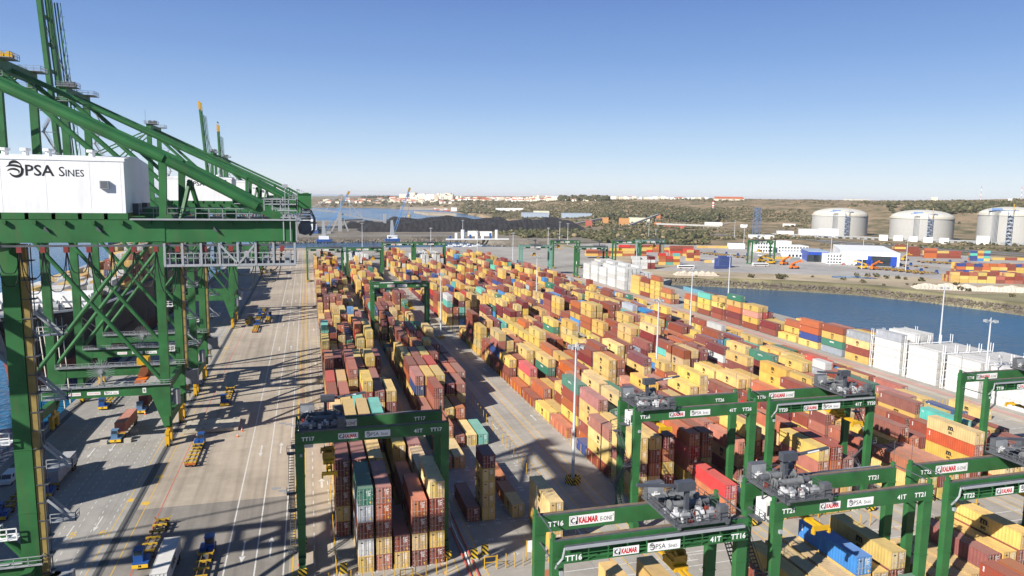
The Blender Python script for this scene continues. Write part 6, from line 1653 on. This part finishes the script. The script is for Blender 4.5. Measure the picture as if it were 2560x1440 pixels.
# LNG tanks
TANKC = mat('tank_concrete', (.38, .375, .355), .8, .07, .03, .25, streak=1); DOMEM = mat('tank_dome', (.50, .485, .43), .7, .05, .05)
def tank(px0, px1, pw, pb, label, stair):
    pm = (px0 + px1) / 2; z0 = 3.2; x, y = at(pm, pb, z0); d = dep(x, y); r = (px1 - px0) / 2 * d / CF; h = (pb - pw) * d / CF
    ang = math.atan2(x, y); x += r * math.sin(ang); y += r * math.cos(ang)
    t = thing('gas_tank', label, 'storage tank', (x, y, z0), -ang, 'white domed gas tanks on the terrace')
    n = 64; mb = MB(); mb.tube((0, 0, -3), (0, 0, h), r, n, 0); o = mb.build('wall', TANKC, t)
    for k in (.2, .4, .6, .8): mb = MB(); mb.tube((0, 0, h * k), (0, 0, h * k + .25), r + .08, n); mb.build('pour_joint', mat('joint_grey', (.42, .42, .41), .8), o)
    mb = MB(); mb.tube((0, 0, h), (0, 0, h + 1.6), r + .9, n); mb.build('ring_beam', DOMEM, t)
    mb = MB(); rings = []; rise = r * .27
    for k in range(9):
        a = k / 8; rr = r * .99 * math.cos(a * math.pi / 2); zz = h + 1.6 + rise * math.sin(a * math.pi / 2)
        rings.append([(rr * math.cos(2 * math.pi * i / n), rr * math.sin(2 * math.pi * i / n), zz) for i in range(n)])
    for A, B in zip(rings[:-1], rings[1:]):
        for i in range(n): j = (i + 1) % n; mb.quad(A[i], A[j], B[j], B[i])
    mb.build('dome', DOMEM, t)
    mb = MB()
    for i in range(n): a = 2 * math.pi * i / n; b = 2 * math.pi * (i + 1) / n; mb.beam((r * math.cos(a), r * math.sin(a), h + 2.7), (r * math.cos(b), r * math.sin(b), h + 2.7), .12); mb.beam((r * math.cos(a), r * math.sin(a), h + 1.6), (r * math.cos(a), r * math.sin(a), h + 2.7), .12)
    mb.build('handrail', YELLOW, t)
    sx = stair * r; sy = -math.sqrt(r * r - sx * sx) - 2.5
    mb = MB()
    for dx in (-3, 3):
        for dy in (-2, 2): mb.beam((sx + dx, sy + dy, -2), (sx + dx, sy + dy, h + 8), .35)
    for k in range(9):
        z = k * h / 8
        mb.beam((sx - 3 if k % 2 else sx + 3, sy - 2, z), (sx + 3 if k % 2 else sx - 3, sy - 2, z + h / 8), .5)
        mb.box(sx - 3.4, sx + 3.4, sy - 2.4, sy + 2.4, z, z + .2)
    mb.build('stair_tower', mat('pale_blue_steel', (.22, .28, .40), .5), t)
    mb = MB()
    for i in range(5): mb.tube((sx - 14 - i * 1.6, sy + .6, 0), (sx - 14 - i * 1.6, sy + .6, h + 4), .35, 6); mb.tube((sx - 14 - i * 1.6, sy + .6, h + 4), (sx - 8 - i, sy + 14, h + 7), .35, 6)
    mb.build('riser_pipe', LGREY, t)
    mb = MB(); mb.box(sx - 26, sx + 9, sy + 8, sy + 14, h + 7.0, h + 7.6); mb.box(sx - 22, sx - 10, sy + 9, sy + 13, h + 7.6, h + 10)
    for i in range(8): mb.beam((sx - 25 + i * 4.5, sy + 8.5, h), (sx - 25 + i * 4.5, sy + 8.5, h + 7), .5)
    mb.build('roof_platform', mat('blue_steel', (.12, .20, .38), .5), t)
    mb = MB(); mb.tube((sx + 3, sy + 2, h), (sx + 3, sy + 2, h + 16), .5, 6); mb.build('crane_post', YELLOW, t)
tank(2030, 2162, 541, 590, 'white domed gas tank, leftmost of three on the terrace', .25); tank(2227, 2373, 548, 602, 'white domed gas tank, middle of three on the terrace', .25); tank(2448, 2590, 540, 613, 'white domed gas tank cut by the right edge', .0)
for i, (p0, p1, a, b_) in enumerate(((2000, 2040, 574, 590), (2048, 2093, 573, 595), (1945, 1983, 579, 588), (2199, 2218, 588, 602), (2235, 2255, 590, 603), (2273, 2292, 592, 605), (2310, 2330, 594, 607), (2350, 2370, 596, 610), (2443, 2470, 591, 612), (1958, 1987, 560, 570))):
    building(p0, p1, a, b_, 22 if i < 3 else 6, WHITE, 'white plant unit below the gas tanks, %s counted from the left' % ordn(i + 1), 'plant unit', base=3.0, name='plant_unit', group='white plant units below the tanks')
# pipe racks in front of the tanks
t = thing('pipe_rack', 'pale pipe rack running along the foot of the gas tanks', 'pipe rack')
for k in range(36):
    px = 1930 + k * 18; py = 590 + (px - 1930) * .04; x, y = at(px, py, 3); MB().box(x - .4, x + .4, y - 3, y + 3, 2, 7).build('frame', LGREY, t)
for k in range(4):
    a = at(1930, 590, 3); b = at(2560, 614, 3); mb = MB(); mb.tube((a[0], a[1] + k * 1.6 - 2, 6.2 + .5 * (k % 2)), (b[0], b[1] + k * 1.6 - 2, 6.2 + .5 * (k % 2)), .5, 6); mb.build('pipe', LGREY if k % 2 else TANKC, t)
# workshop group on the apron
DOORB = mat('bright_blue_door', (.015, .055, .34), .45, .06, .2)
t, W, Hh = building(2110, 2240, 632, 664, 110, WHITE, 'long white workshop with bright blue doors on the apron', base=2.06, rz=-.62)
for u, wd, hh in ((W * .18, 16, Hh * .75), (-W * .12, 5, Hh * .45)):
    MB().box(u - wd / 2, u + wd / 2, -.3, -.02, 0, hh).build('door_opening', GLASS, t); MB().box(u + wd / 2, u + wd / 2 + 5, -.5, -.02, 0, hh).build('door', DOORB, t); MB().box(u - wd / 2 - 3, u - wd / 2, -.5, -.02, 0, hh).build('door', DOORB, t)
t, W, Hh = building(2022, 2068, 630, 655, 45, DOORB, 'blue fronted service hall beside the long workshop', base=2.06, roof=STEELB, rz=-.5)
for u in (-W * .28, W * .05): MB().box(u - 5, u + 5, -.2, -.02, 0, Hh * .7).build('door_opening', GLASS, t)
building(2068, 2130, 637, 660, 20, WHITE, 'white three storey office in front of the workshop', base=2.06, windows=(9, 3), rz=-.4)
building(1970, 2022, 634, 646, 30, WHITE, 'low white annex left of the blue hall', base=2.06, rz=-.4, windows=(6, 1)); building(1945, 2020, 616, 632, 26, WHITE, 'white administration building with grey glass front', base=2.06, windows=(10, 2), rz=-.3); building(1893, 1932, 605, 632, 24, WHITE, 'white office block with glazed upper floor', base=2.06, windows=(6, 3), rz=-.3); building(1880, 1935, 589, 599, 20, WHITE, 'low white building behind the parked gantry', base=2.06, rz=-.3); building(1945, 1978, 604, 618, 20, WHITE, 'white block behind the administration building', base=2.06, rz=-.3)
building(1825, 1862, 610, 622, 12, WHITE, 'white sheds left of the office block', base=2.06, rz=-.3)
# town on the far shore
g = np.random.default_rng(21); HT = [HOUSEW, mat('cream_plaster', (.70, .62, .48), .8, .06, .05)]
tn = 0
HSEL = []
def town_house(px, py, wpx, hpx, roofred, lab, grp):
    if lab is None: roofred = bool(g.random() < .42); lab = 'small pale town house with red roof on the far shore' if roofred else 'small flat roofed pale town house on the far shore'
    b, r, z = at_t(px, py)
    if z < 2.5 or r > 5800: return
    x, y = bear(b, r); d = dep(x, y); W = wpx * d / CF; Hh = hpx * d / CF; dp = min(W * g.uniform(.5, .9), 26)
    mb = MB(); mb.box(-W / 2, W / 2, -dp / 2, dp / 2, -6, Hh, 0)
    if roofred: mb.extr([(-dp / 2 - .5, Hh), (dp / 2 + .5, Hh), (0, Hh + dp * .22)], 'x', -W / 2 - .5, W / 2 + .5, 1)
    else: mb.box(-W / 2 - .2, W / 2 + .2, -dp / 2 - .2, dp / 2 + .2, Hh, Hh + .6, 0)
    for k in range(int(max(1, Hh // 4))):
        for u in np.linspace(-.36, .36, 4): mb.box(u * W - W * .05, u * W + W * .05, -dp / 2 - .1, -dp / 2 + .1, 1 + k * 4, 2.6 + k * 4, 2)
    o = mb.build('house', [HT[int(g.integers(0, 2))], ROOFR, GLASS], None, (x, y, z)); o.rotation_euler = (0, 0, g.uniform(-.8, .3)); tag(o, lab, 'house', grp)
for i in range(235):
    px = g.uniform(800, 1495) if i % 3 else g.uniform(1000, 1480); lo = 496 + 8 * sst(1150, 850, px) if px < 1200 else 500
    py = g.uniform(496, 509 if px < 1150 else 503); town_house(px, py, g.uniform(6, 16), g.uniform(2.2, 4.5), None, None, 'pale houses of the far town')
for i in range(26): px = g.uniform(1010, 1130); town_house(px, g.uniform(495, 501), g.uniform(12, 24), g.uniform(7, 13), False, 'white apartment block on the town skyline', 'white apartment blocks on the skyline')
for px, wq, hq in ((1092, 14, 13), (1150, 16, 9), (1156, 10, 10), (1352, 16, 9), (1372, 14, 8), (1390, 22, 6), (1340, 14, 8)): town_house(px, 500 if px < 1200 else 498, wq, hq, False, 'tall white apartment block on the town skyline', 'white apartment blocks on the skyline')
for i in range(24): px = 1522 + i * 10.5; town_house(px, 498, g.uniform(8, 14), g.uniform(3, 6.5) if px < 1660 else g.uniform(2.5, 5), g.random() < .2, 'white villa along the scrubby ridge', 'white villas along the ridge')
for px, wq, hq, rd, lab in ((1822, 70, 4, True, 'long orange roofed building on the ridge'), (2335, 14, 9, False, 'white arched building on the right ridge'), (2140, 60, 2, False, 'long low white shed on the right ridge'), (2225, 50, 3, False, 'grey white shed on the right ridge'), (2525, 8, 6, False, 'small white hut on the right ridge')):
    town_house(px, 503 if px > 2300 else 501, wq, hq, rd, lab, None)
for px, pt, pb, lab in ((2451, 466, 502, 'red and white aerial mast on the right ridge'), (2552, 468, 502, 'thin aerial mast at the right edge of the ridge'), (1783, 503, 522, 'red and white striped chimney on the slope')):
    b, r, z = at_t(px, pb); x, y = bear(b, r); hh = (pb - pt) * dep(x, y) / CF; t = thing('striped_mast', lab, 'mast', (x, y, z)); rr = .9 if pb > 510 else .5
    rr = 2.6 if px < 1900 else rr
    for k in range(6): MB().tube((0, 0, hh * k / 6), (0, 0, hh * (k + 1) / 6), rr, 8).build('section', ROADR if k % 2 else WHITE, t)
# lattice tower and conveyors
x, y = at(1890, 588, 3); t = thing('lattice_tower', 'blue lattice tower beside the gas terminal', 'tower', (x, y, 2.5)); hh = (588 - 518) * dep(x, y) / CF; BLS = mat('blue_steel', (.12, .20, .38), .5)
for i in (-4, 4):
    for j in (-4, 4): MB().beam((i, j, 0), (i, j, hh), .5).build('post', BLS, t)
for k in range(10):
    z = hh * k / 10
    for s_ in (-4, 4): MB().beam((-4, s_, z), (4, s_, z + hh / 10), .35).build('diagonal', BLS, t); MB().beam((s_, 4, z), (s_, -4, z + hh / 10), .35).build('diagonal', BLS, t)
    MB().box(-4.4, 4.4, -4.4, -2.4, z, z + .2).build('floor', BLS, t)
def conveyor(p, q, zp, zq, label, legs=6, w_=4, h_=3, m=None):
    a, b = at(*p, 3), at(*q, 3); t = thing('conveyor', label, 'conveyor', (0, 0, 0)); m = m or TANKC
    MB().beam((*a, zp), (*b, zq), w_, h_).build('gallery', m, t)
    for k in range(legs):
        u = (k + .5) / legs; c = (a[0] + (b[0] - a[0]) * u, a[1] + (b[1] - a[1]) * u); MB().beam((*c, 2), (*c, zp + (zq - zp) * u - h_ / 2), 1.0).build('trestle', m, t)
conveyor((1395, 571), (1512, 560), 5, 16, 'grey inclined conveyor climbing to the ochre tower'); conveyor((1572, 567), (1645, 560), 6, 24, 'grey inclined conveyor climbing to the tall conveyor head'); conveyor((1640, 567), (1800, 573), 9, 9, 'long elevated gallery on many piers', 14); conveyor((1800, 565), (1860, 560), 4, 12, 'grey conveyor rising to the red covered bridge', 4); conveyor((1860, 560), (2000, 557), 12, 16, 'conveyor gallery leading to the lattice trestle', 8)
conveyor((850, 565), (905, 562), 13, 13, 'white horizontal boom of the coal stacker', 2); conveyor((790, 575), (852, 573), 7, 7, 'pale dock conveyor under the coal loader', 5)
# mobile harbour cranes and coal loader on the north quay
def harbour_crane(pb, ptow, pboom0, pboom1, label):
    x, y = at(*pb, 0); d = dep(x, y); t = thing('harbour_crane', label, 'harbour crane', (x, y, 0), 0, 'blue and grey mobile harbour cranes'); K = d / CF
    MB().box(-9, 9, -6, 6, 1.5, 5).build('carrier', BLUE, t); MB().box(-6, 6, -4, 4, 5, 9).build('machine_house', WHITE, t)
    for i in range(-8, 9, 4): MB().wheel((i, -6, 1), 1, .8, 'y').build('wheel', BLACK, t)
    ht_ = (pb[1] - ptow) * K; MB().beam((0, 0, 9), (-.5, 0, ht_), 5.2, 5.2, 0, 2.6, 2.6).build('tower', LGREY, t)
    a = Vector(((pboom0[0] - pb[0]) * K, 0, (pb[1] - pboom0[1]) * K)); b = Vector(((pboom1[0] - pb[0]) * K, 0, (pb[1] - pboom1[1]) * K)); n_ = (b - a).normalized(); s_ = Vector((-n_.z, 0, n_.x)); BB = mat('crane_sky_blue', (.10, .27, .55), .5)
    for o1 in (-1, 1):
        for o2 in (-1, 1): MB().beam(a + s_ * o1 * 1.3 + Vector((0, o2 * 1.3, 0)), b + s_ * o1 * .6 + Vector((0, o2 * .6, 0)), .42).build('boom_chord', BB, t)
    for k in range(13):
        u, v_ = a.lerp(b, k / 13), a.lerp(b, (k + 1) / 13); o1 = 1 if k % 2 else -1; w1 = 1.3 - .7 * k / 13
        MB().beam(u + s_ * o1 * w1, v_ - s_ * o1 * w1, .36).build('boom_lacing', BB, t)
    MB().beam(b, b + n_ * 5, 2.4).build('boom_head', mat('worn_yellow', (.35, .20, .03), .6, .3, 1.), t)
    MB().tube((-.5, 0, ht_), b, .12, 4).build('luffing_rope', DGREY, t); MB().tube(b, (b.x, 0, b.z * .45), .12, 4).build('hoist_rope', DGREY, t)
harbour_crane((810, 608), 552, (816, 578), (869, 487), 'blue boomed harbour crane on the left of the north quay'); harbour_crane((981, 606), 551, (985, 580), (1022, 479), 'blue boomed harbour crane right of centre on the north quay')
x, y = at(852, 578, 3); K = dep(x, y) / CF; t = thing('coal_loader', 'pale lattice coal loader with a cranked mast at the coal quay', 'coal loader', (x, y, 3))
for (a, b, w_) in (((-1, 0), (-1, 26), 5), ((-1, 26), (-44, 30), 2.2), ((-44, 30), (2, 50), 1.2), ((2, 50), (30, 18), 1.2), ((-1, 26), (2, 50), 1.6), ((30, 18), (-1, 24), 2), ((-44, 30), (-44, 24), 3), ((-20, 28), (-8, 45), .9), ((14, 22), (12, 39), .9), ((-12, 0), (-4, 18), 2), ((10, 0), (3, 18), 2), ((60, 8), (60, 24), 4), ((60, 14), (30, 18), 2)):
    k_ = K / .55; MB().beam((a[0] * k_, 0, a[1] * k_), (b[0] * k_, 0, b[1] * k_), w_ * k_).build('member', LGREY, t)
x, y = at(772, 600, -4); t = thing('bulk_ship', 'bulk ship with red lower hull and white bridge at the north pier', 'ship', (x, y + 30, -4))
MB().prism([(-13, 0), (13, 0), (14, 150), (0, 175), (-14, 150)], 0, 5).build('lower_hull', HULLR, t); MB().prism([(-13.2, -.2), (13.2, -.2), (14.2, 150), (0, 176), (-14.2, 150)], 5, 12).build('upper_hull', mat('hull_blue', (.04, .10, .28), .5), t); MB().box(-11, 11, 6, 22, 12, 27).build('bridge', WHITE, t); MB().box(-11.1, 11.1, 5.9, 6.1, 21, 24).build('window_band', GLASS, t); MB().box(-4, 4, 24, 32, 12, 30).build('funnel', DGREY, t)
x, y = at(831, 596, -4); t = thing('workboat', 'dark workboat moored at the coal dock', 'boat', (x, y, -4)); MB().prism([(-12, 0), (10, 0), (16, 4), (10, 8), (-12, 8)], 0, 5).build('hull', DGREY, t); MB().box(-8, -2, 1, 7, 5, 10).build('wheelhouse', LGREY, t)
for i in range(9):
    x, y = at(1112 + i * 10 + (i % 3) * 2, 616 + (i % 2) * 3, -4); t = thing('small_boat', 'small white motor boat moored below the dock, %s from the left' % ordn(i + 1), 'boat', (x, y, -4), .2, 'small boats below the north dock')
    MB().extr([(-4.5, .2), (4, .2), (5.5, 1.9), (-4.6, 1.7)], 'y', -1.4, 1.4).build('hull', WHITE if i % 3 else BLUE, t); MB().box(-2, 1.2, -1, 1, 1.7, 3.4).build('cabin', WHITE, t)
for px, py, L_, lab in ((1118, 528, 34, 'red and white fishing boat at the far fishing port'), (1090, 526, 25, 'red fishing boat left of the white harbour shed')):
    x, y = at(px, py, -4); t = thing('fishing_boat', lab, 'boat', (x, y, -4)); MB().extr([(-L_ / 2, .5), (L_ / 2, .5), (L_ * .6, 5), (-L_ / 2, 4)], 'y', -4, 4).build('hull', ROADR, t); MB().box(-L_ * .3, 0, -3, 3, 4, 11).build('wheelhouse', WHITE, t)
x, y = at(1023, 541, -4); t = thing('buoy', 'yellow lattice buoy on the bay', 'buoy', (x, y, -4)); MB().tube((0, 0, 0), (0, 0, 4), 5, 10, 0, 4).build('float', YELLOW, t); MB().tube((0, 0, 4), (0, 0, 16), 2, 6, 0, .5).build('tower', YELLOW, t)
x, y = at(1160, 600, 3)
t = thing('dock_plant', 'row of white tanks and pipes on the dock edge', 'dock plant', (x, y, 2.9))
for i in range(8): MB().tube((-18 + i * 9, 3 + (i % 3) * 2, 0), (-18 + i * 9, 3 + (i % 3) * 2, 5 + (i * 37 % 5) * 2), 1.6 + (i % 3) * .5, 10).build('tank', WHITE if i % 3 else BLUE, t)
MB().box(-24, 60, -3, 0, .5, 2).build('pipe_bed', WHITE, t)
# piers and breakwaters of the fishing port and cliffs
STB = gmat('breakwater_stone', (.36, .30, .23), .3)
for p in ([(1000, 523), (1090, 524), (1180, 528), (1180, 525), (1090, 520), (1000, 519)], [(1035, 531), (1130, 535), (1140, 538), (1070, 537)]):
    mb = MB(); pts = [at(*q, -2) for q in p]; mb.prism(pts, -6, 3 if p[0][0] < 1020 else 2.2); struct(mb.build('breakwater', STB))

# ------------------------------------------------------------------ scrub, groves and trees
def leaf_mat(name, col):
    m = mat(name, col, .9, .45, .12, 0, spec=.1); return m
LEAF = [leaf_mat('scrub_dark_leaf', (.055, .058, .028)), leaf_mat('scrub_olive_leaf', (.105, .096, .048)), leaf_mat('scrub_dry_leaf', (.20, .155, .09))]
def ico():
    p = (1 + 5 ** .5) / 2
    v = np.array([(-1, p, 0), (1, p, 0), (-1, -p, 0), (1, -p, 0), (0, -1, p), (0, 1, p), (0, -1, -p), (0, 1, -p), (p, 0, -1), (p, 0, 1), (-p, 0, -1), (-p, 0, 1)]) / 1.9
    f = np.array([(0, 11, 5), (0, 5, 1), (0, 1, 7), (0, 7, 10), (0, 10, 11), (1, 5, 9), (5, 11, 4), (11, 10, 2), (10, 7, 6), (7, 1, 8), (3, 9, 4), (3, 4, 2), (3, 2, 6), (3, 6, 8), (3, 8, 9), (4, 9, 5), (2, 4, 11), (6, 2, 10), (8, 6, 7), (9, 8, 1)])
    return v, f
IV, IF = ico()
GS = np.random.default_rng(77)
def clumps(name, pts, mi_probs=(.45, .4, .15), lobes=5):
    """leafy bushes: each is several ragged leaf clumps; pts = (x, y, z, radius, height)"""
    V = []; F = []; M = []; off = 0
    for x, y, z, r, h in pts:
        k = int(max(2, GS.poisson(lobes)))
        for _ in range(k):
            a, q = GS.uniform(0, 6.28), r * GS.uniform(0, .85) ** .7
            s = r * GS.uniform(.28, .5)
            v = IV * GS.uniform(.6, 1.35, (12, 1)) * np.array([s, s, s * GS.uniform(.55, .95)]) + np.array([x + q * math.cos(a), y + q * math.sin(a), z + h * GS.uniform(.25, .85)])
            V.append(v); F.append(IF + off); off += 12; M.append(np.full(20, GS.choice(3, p=mi_probs)))
    V = np.concatenate(V); F = np.concatenate(F); M = np.concatenate(M)
    me = bpy.data.meshes.new(name); me.vertices.add(len(V)); me.vertices.foreach_set('co', V.ravel()); me.loops.add(F.size); me.loops.foreach_set('vertex_index', F.ravel().astype(np.int32))
    me.polygons.add(len(F)); me.polygons.foreach_set('loop_start', np.arange(0, F.size, 3, dtype=np.int32)); me.update(calc_edges=True)
    for m in LEAF: me.materials.append(m)
    me.polygons.foreach_set('material_index', M.astype(np.int32))
    return stuff(link(name, me))
def scatter(n, pxr, pyr, rad, hgt, dens=None, power=1.):
    out = []
    while len(out) < n:
        px, py = GS.uniform(*pxr), GS.uniform(*pyr)
        b, r, z = at_t(px, py)
        if r > 5900: continue
        x, y = bear(b, r)
        if dens and dens(x, y, px, py) < GS.random(): continue
        k = GS.uniform(.6, 1.4); out.append((x, y, z - .5, rad * k, hgt * k))
    return out
nzd = lambda s, lo, hi: (lambda x, y, px, py: sst(lo, hi, nz(x, y, s) * .5 + .5))
# dense scrub belt between the yard and the dock road
pts = scatter(900, (1300, 1770), (581, 613), 7, 5, lambda x, y, px, py: .25 + .75 * sst(.3, .6, nz(x, y, 60) * .5 + .5)) + scatter(120, (1240, 1420), (590, 606), 5, 3.5) + scatter(90, (1180, 1330), (584, 598), 4, 3)
clumps('scrub_belt', [p for p in pts if p[2] > 0], (.5, .4, .1), 6)
pts = scatter(700, (1330, 1760), (553, 572), 5, 3.5, nzd(60, .35, .6)) + scatter(250, (1760, 2050), (566, 600), 4, 3, nzd(50, .4, .65)) + scatter(160, (2050, 2560), (608, 630), 4, 2.6, nzd(40, .35, .6))
clumps('roadside_scrub', pts, (.3, .5, .2), 4)
pts = scatter(3600, (1230, 1560), (499, 548), 3.8, 3, nzd(140, .22, .6)) + scatter(3600, (1500, 2060), (498, 555), 3.4, 2.6, nzd(120, .25, .62)) + scatter(1800, (2000, 2560), (499, 560), 3.4, 2.4, nzd(120, .3, .66)) + scatter(260, (1150, 1260), (512, 535), 9, 6, nzd(120, .35, .6)) + scatter(420, (800, 1240), (498, 517), 9, 6, nzd(150, .35, .6))
clumps('hill_scrub', pts, (.42, .40, .18), 3)
pts = scatter(170, (2220, 2520), (519, 536), 10, 10, lambda x, y, px, py: .15 + .85 * sst(.4, .55, nz(x, y, 150) * .5 + .5)) + scatter(130, (1490, 1800), (541, 556), 9, 10, nzd(60, .3, .5)) + scatter(100, (1400, 1520), (496, 503), 10, 9) + scatter(60, (905, 975), (493, 496), 12, 10)
clumps('pine_groves', pts, (.7, .28, .02), 8)
# bushes on the shore grass: individuals
def bush(x, y, z, r, label):
    t = thing('bush', label, 'bush', (x, y, z), 0, 'bushes along the basin bank')
    V = []; F = []; M = []; off = 0; mb = MB()
    for _ in range(26):
        a, q = GS.uniform(0, 6.28), r * GS.uniform(0, .9) ** .6; s = r * GS.uniform(.14, .3)
        v = IV * GS.uniform(.5, 1.4, (12, 1)) * s + np.array([q * math.cos(a), q * math.sin(a), r * GS.uniform(.2, 1.0)]); mb.add([tuple(w_) for w_ in v], [tuple(f) for f in IF], int(GS.choice(3, p=(.5, .4, .1))))
    mb.build('foliage', LEAF, t); MB().tube((0, 0, -.2), (0, 0, r * .5), r * .08, 5).build('stem', RUSTB, t)
for i, (px, py, r) in enumerate(((1793, 690, 1.6), (1877, 694, 2.6), (1950, 698, 3.6), (1963, 693, 2.2), (2030, 693, 1.6), (2108, 700, 2.0), (2157, 707, 2.2), (2143, 690, 2.4), (2168, 691, 2.4), (2192, 693, 2.6), (2215, 696, 2.4), (2245, 697, 2.2), (2262, 699, 1.8), (2303, 703, 2.8), (2288, 714, 1.6), (2400, 726, 2.6), (2390, 714, 2.2), (2420, 728, 1.8), (2530, 742, 1.8), (2210, 714, 1.3), (2268, 712, 1.2), (1740, 692, 1.2))):
    x, y = at(px, py, 2); bush(x, y, 1.95, r, 'dark green bush on the basin bank, %s from the left' % ordn(i + 1))
x, y = at(2475, 727, 2.0)
heap('sand_heap', (x, y, 2.0), 95, 14, 3.2, -.5, 'pale sand heap at the right end of the basin bank', gmat('pale_sand', (.52, .46, .38), .2, 0, 0, .15), 9)
x, y = at(1740, 688, 2.0); heap('sand_heap', (x, y, 2.0), 34, 12, 2.4, -.3, 'small pale sand heap near the white reefer rows', gmat('pale_sand2', (.50, .44, .36), .2, 0, 0, .15), 10)

# ------------------------------------------------------------------ apron vehicles
def bus(px, py, label):
    x, y = at(px, py, 2.06); t = thing('bus', label, 'bus', (x, y, 2.06), -.2)
    MB().box(-7, 7, -1.3, 1.3, .4, 3.2).build('body', WHITE, t); MB().box(-6.7, 6.6, -1.33, 1.33, 1.5, 2.6).build('window_band', GLASS, t); MB().box(-7.03, 7.03, -1.32, 1.32, .7, 1.05).build('stripe', RUSTB, t)
    for wx in (-4.6, 4.6):
        for wy in (-1.2, 1.2): MB().wheel((wx, wy, .5), .5, .3, 'y').build('wheel', BLACK, t)
bus(1714, 672, 'white bus with dark windows on the apron, left of two'); bus(1900, 666, 'white bus with dark windows on the apron, right of two')
def reach(px, py, rz, paint, label):
    x, y = at(px, py, 2.06); t = thing('reach_stacker', label, 'reach stacker', (x, y, 2.06), rz, 'container handlers parked on the apron')
    MB().extr([(-4, 1), (4, 1), (4, 2.2), (1, 2.6), (-4, 3.0)], 'y', -1.6, 1.6).build('chassis', paint, t); MB().beam((-3.4, 0, 3.8), (6.5, 0, 7.2), 1.0, 1.2).build('boom', paint, t); MB().box(6.0, 7.0, -3.2, 3.2, 5.8, 6.4).build('spreader', paint, t); MB().box(-1.5, .3, -1.1, 1.1, 2.6, 4.4).build('cab', GLASS, t)
    for wx in (-3, 3):
        for wy in (-1.5, 1.5): MB().wheel((wx, wy, .9), .9, .7, 'y').build('wheel', BLACK, t)
for px, py, rz, p_, l_ in ((2155, 672, 2.6, YELLOW, 'yellow reach stacker before the long workshop'), (2185, 674, .2, ORANGE, 'orange reach stacker beside the yellow one'), (1905, 655, .1, YELLOW, 'yellow handler left of the parked gantry foot'), (1925, 660, 2.9, YELLOW, 'yellow handler under the parked gantry'), (1960, 662, .3, ORANGE, 'orange handler right of the parked gantry'), (1985, 672, .0, ORANGE, 'orange machine alone at the apron edge'), (2262, 652, .2, YELLOW, 'yellow handler beside the workshop gable')): reach(px, py, rz, p_, l_)
def parked(px, py, rz, label, cab): tractor(at(px, py, 2.06), rz, label, None, BLUE, True, only=not cab, z=2.06)
k = 0
for (x0, x1, y0, y1, n, rowl) in ((2205, 2320, 672, 684, 14, 'the frontmost row'), (1765, 1830, 633, 641, 10, 'the leftmost row'), (2310, 2420, 655, 661, 12, 'the rightmost row'), (2250, 2330, 664, 669, 4, 'the short middle row'), (1845, 1880, 640, 648, 4, 'the row by the gantry')):
    for i in range(n):
        u = i / max(1, n - 1); k += 1; parked(x0 + (x1 - x0) * u, y0 + (y1 - y0) * u + (i % 2) * 2, 1.1 + .1 * (i % 3), 'orange trailer parked on the apron, %s from the left in %s' % (ordn(i + 1), rowl), i % 4 == 0)
def car(px, py, paint, label):
    x, y = at(px, py, 2.06); t = thing('parked_car', label, 'car', (x, y, 2.06), -.3 + GS.uniform(-.2, .2), 'cars parked on the apron')
    MB().extr([(-2.2, .35), (2.2, .35), (2.2, .9), (1.2, 1.0), (.6, 1.5), (-1.2, 1.5), (-1.9, .95), (-2.2, .9)], 'y', -.9, .9).build('body', paint, t); MB().extr([(-1.6, 1.0), (1.0, 1.0), (.55, 1.44), (-1.15, 1.44)], 'y', -.92, .92).build('window', GLASS, t)
    for wx in (-1.4, 1.4): MB().wheel((wx, 0, .33), .33, 1.84, 'y').build('wheel', BLACK, t)
for i in range(26): car(1900 + i * 9.2 if i < 14 else 2110 + (i - 14) * 11, 640 + (i % 3) * 2 if i < 14 else 662 + (i % 2) * 2, (WHITE, LGREY, DGREY, BLUE, ROADR)[i % 5], 'small %s car parked before the apron buildings, %s from the left' % (('white', 'silver', 'dark', 'blue', 'red')[i % 5], ordn(i + 1)))
# roads on the land side
for pts_ in (([(1290, 578), (1420, 574), (1560, 576), (1700, 583), (1850, 590), (2050, 602), (2300, 618), (2560, 636)]), ([(2050, 606), (2300, 622), (2560, 641)])):
    mb = MB()
    for a, b in zip(pts_[:-1], pts_[1:]):
        for u0 in np.linspace(0, 1, 9)[:-1]:
            q = []
            for u, dv in ((u0, 1.3), (u0 + .125, 1.3), (u0 + .125, -1.3), (u0, -1.3)):
                px = a[0] + (b[0] - a[0]) * u; py = a[1] + (b[1] - a[1]) * u + dv; bb, r, z = at_t(px, py); x, y = bear(bb, r); q.append((x, y, z + .5))
            mb.quad(*q)
    struct(mb.build('land_road', G_ROAD))

# ------------------------------------------------------------------ thin sea haze
hm = bpy.data.materials.new('haze'); hm.use_nodes = True; ht_ = hm.node_tree; ht_.nodes.clear()
ho = ht_.nodes.new('ShaderNodeOutputMaterial'); hv_ = ht_.nodes.new('ShaderNodeVolumePrincipled'); hv_.inputs['Color'].default_value = (.97, .985, 1, 1); hv_.inputs['Density'].default_value = 4.5e-5; hv_.inputs['Anisotropy'].default_value = 0.0
ht_.links.new(hv_.outputs[0], ho.inputs['Volume'])
stuff(MB().box(-46000, 46000, -4000, 63000, -12, 140).build('haze', hm))
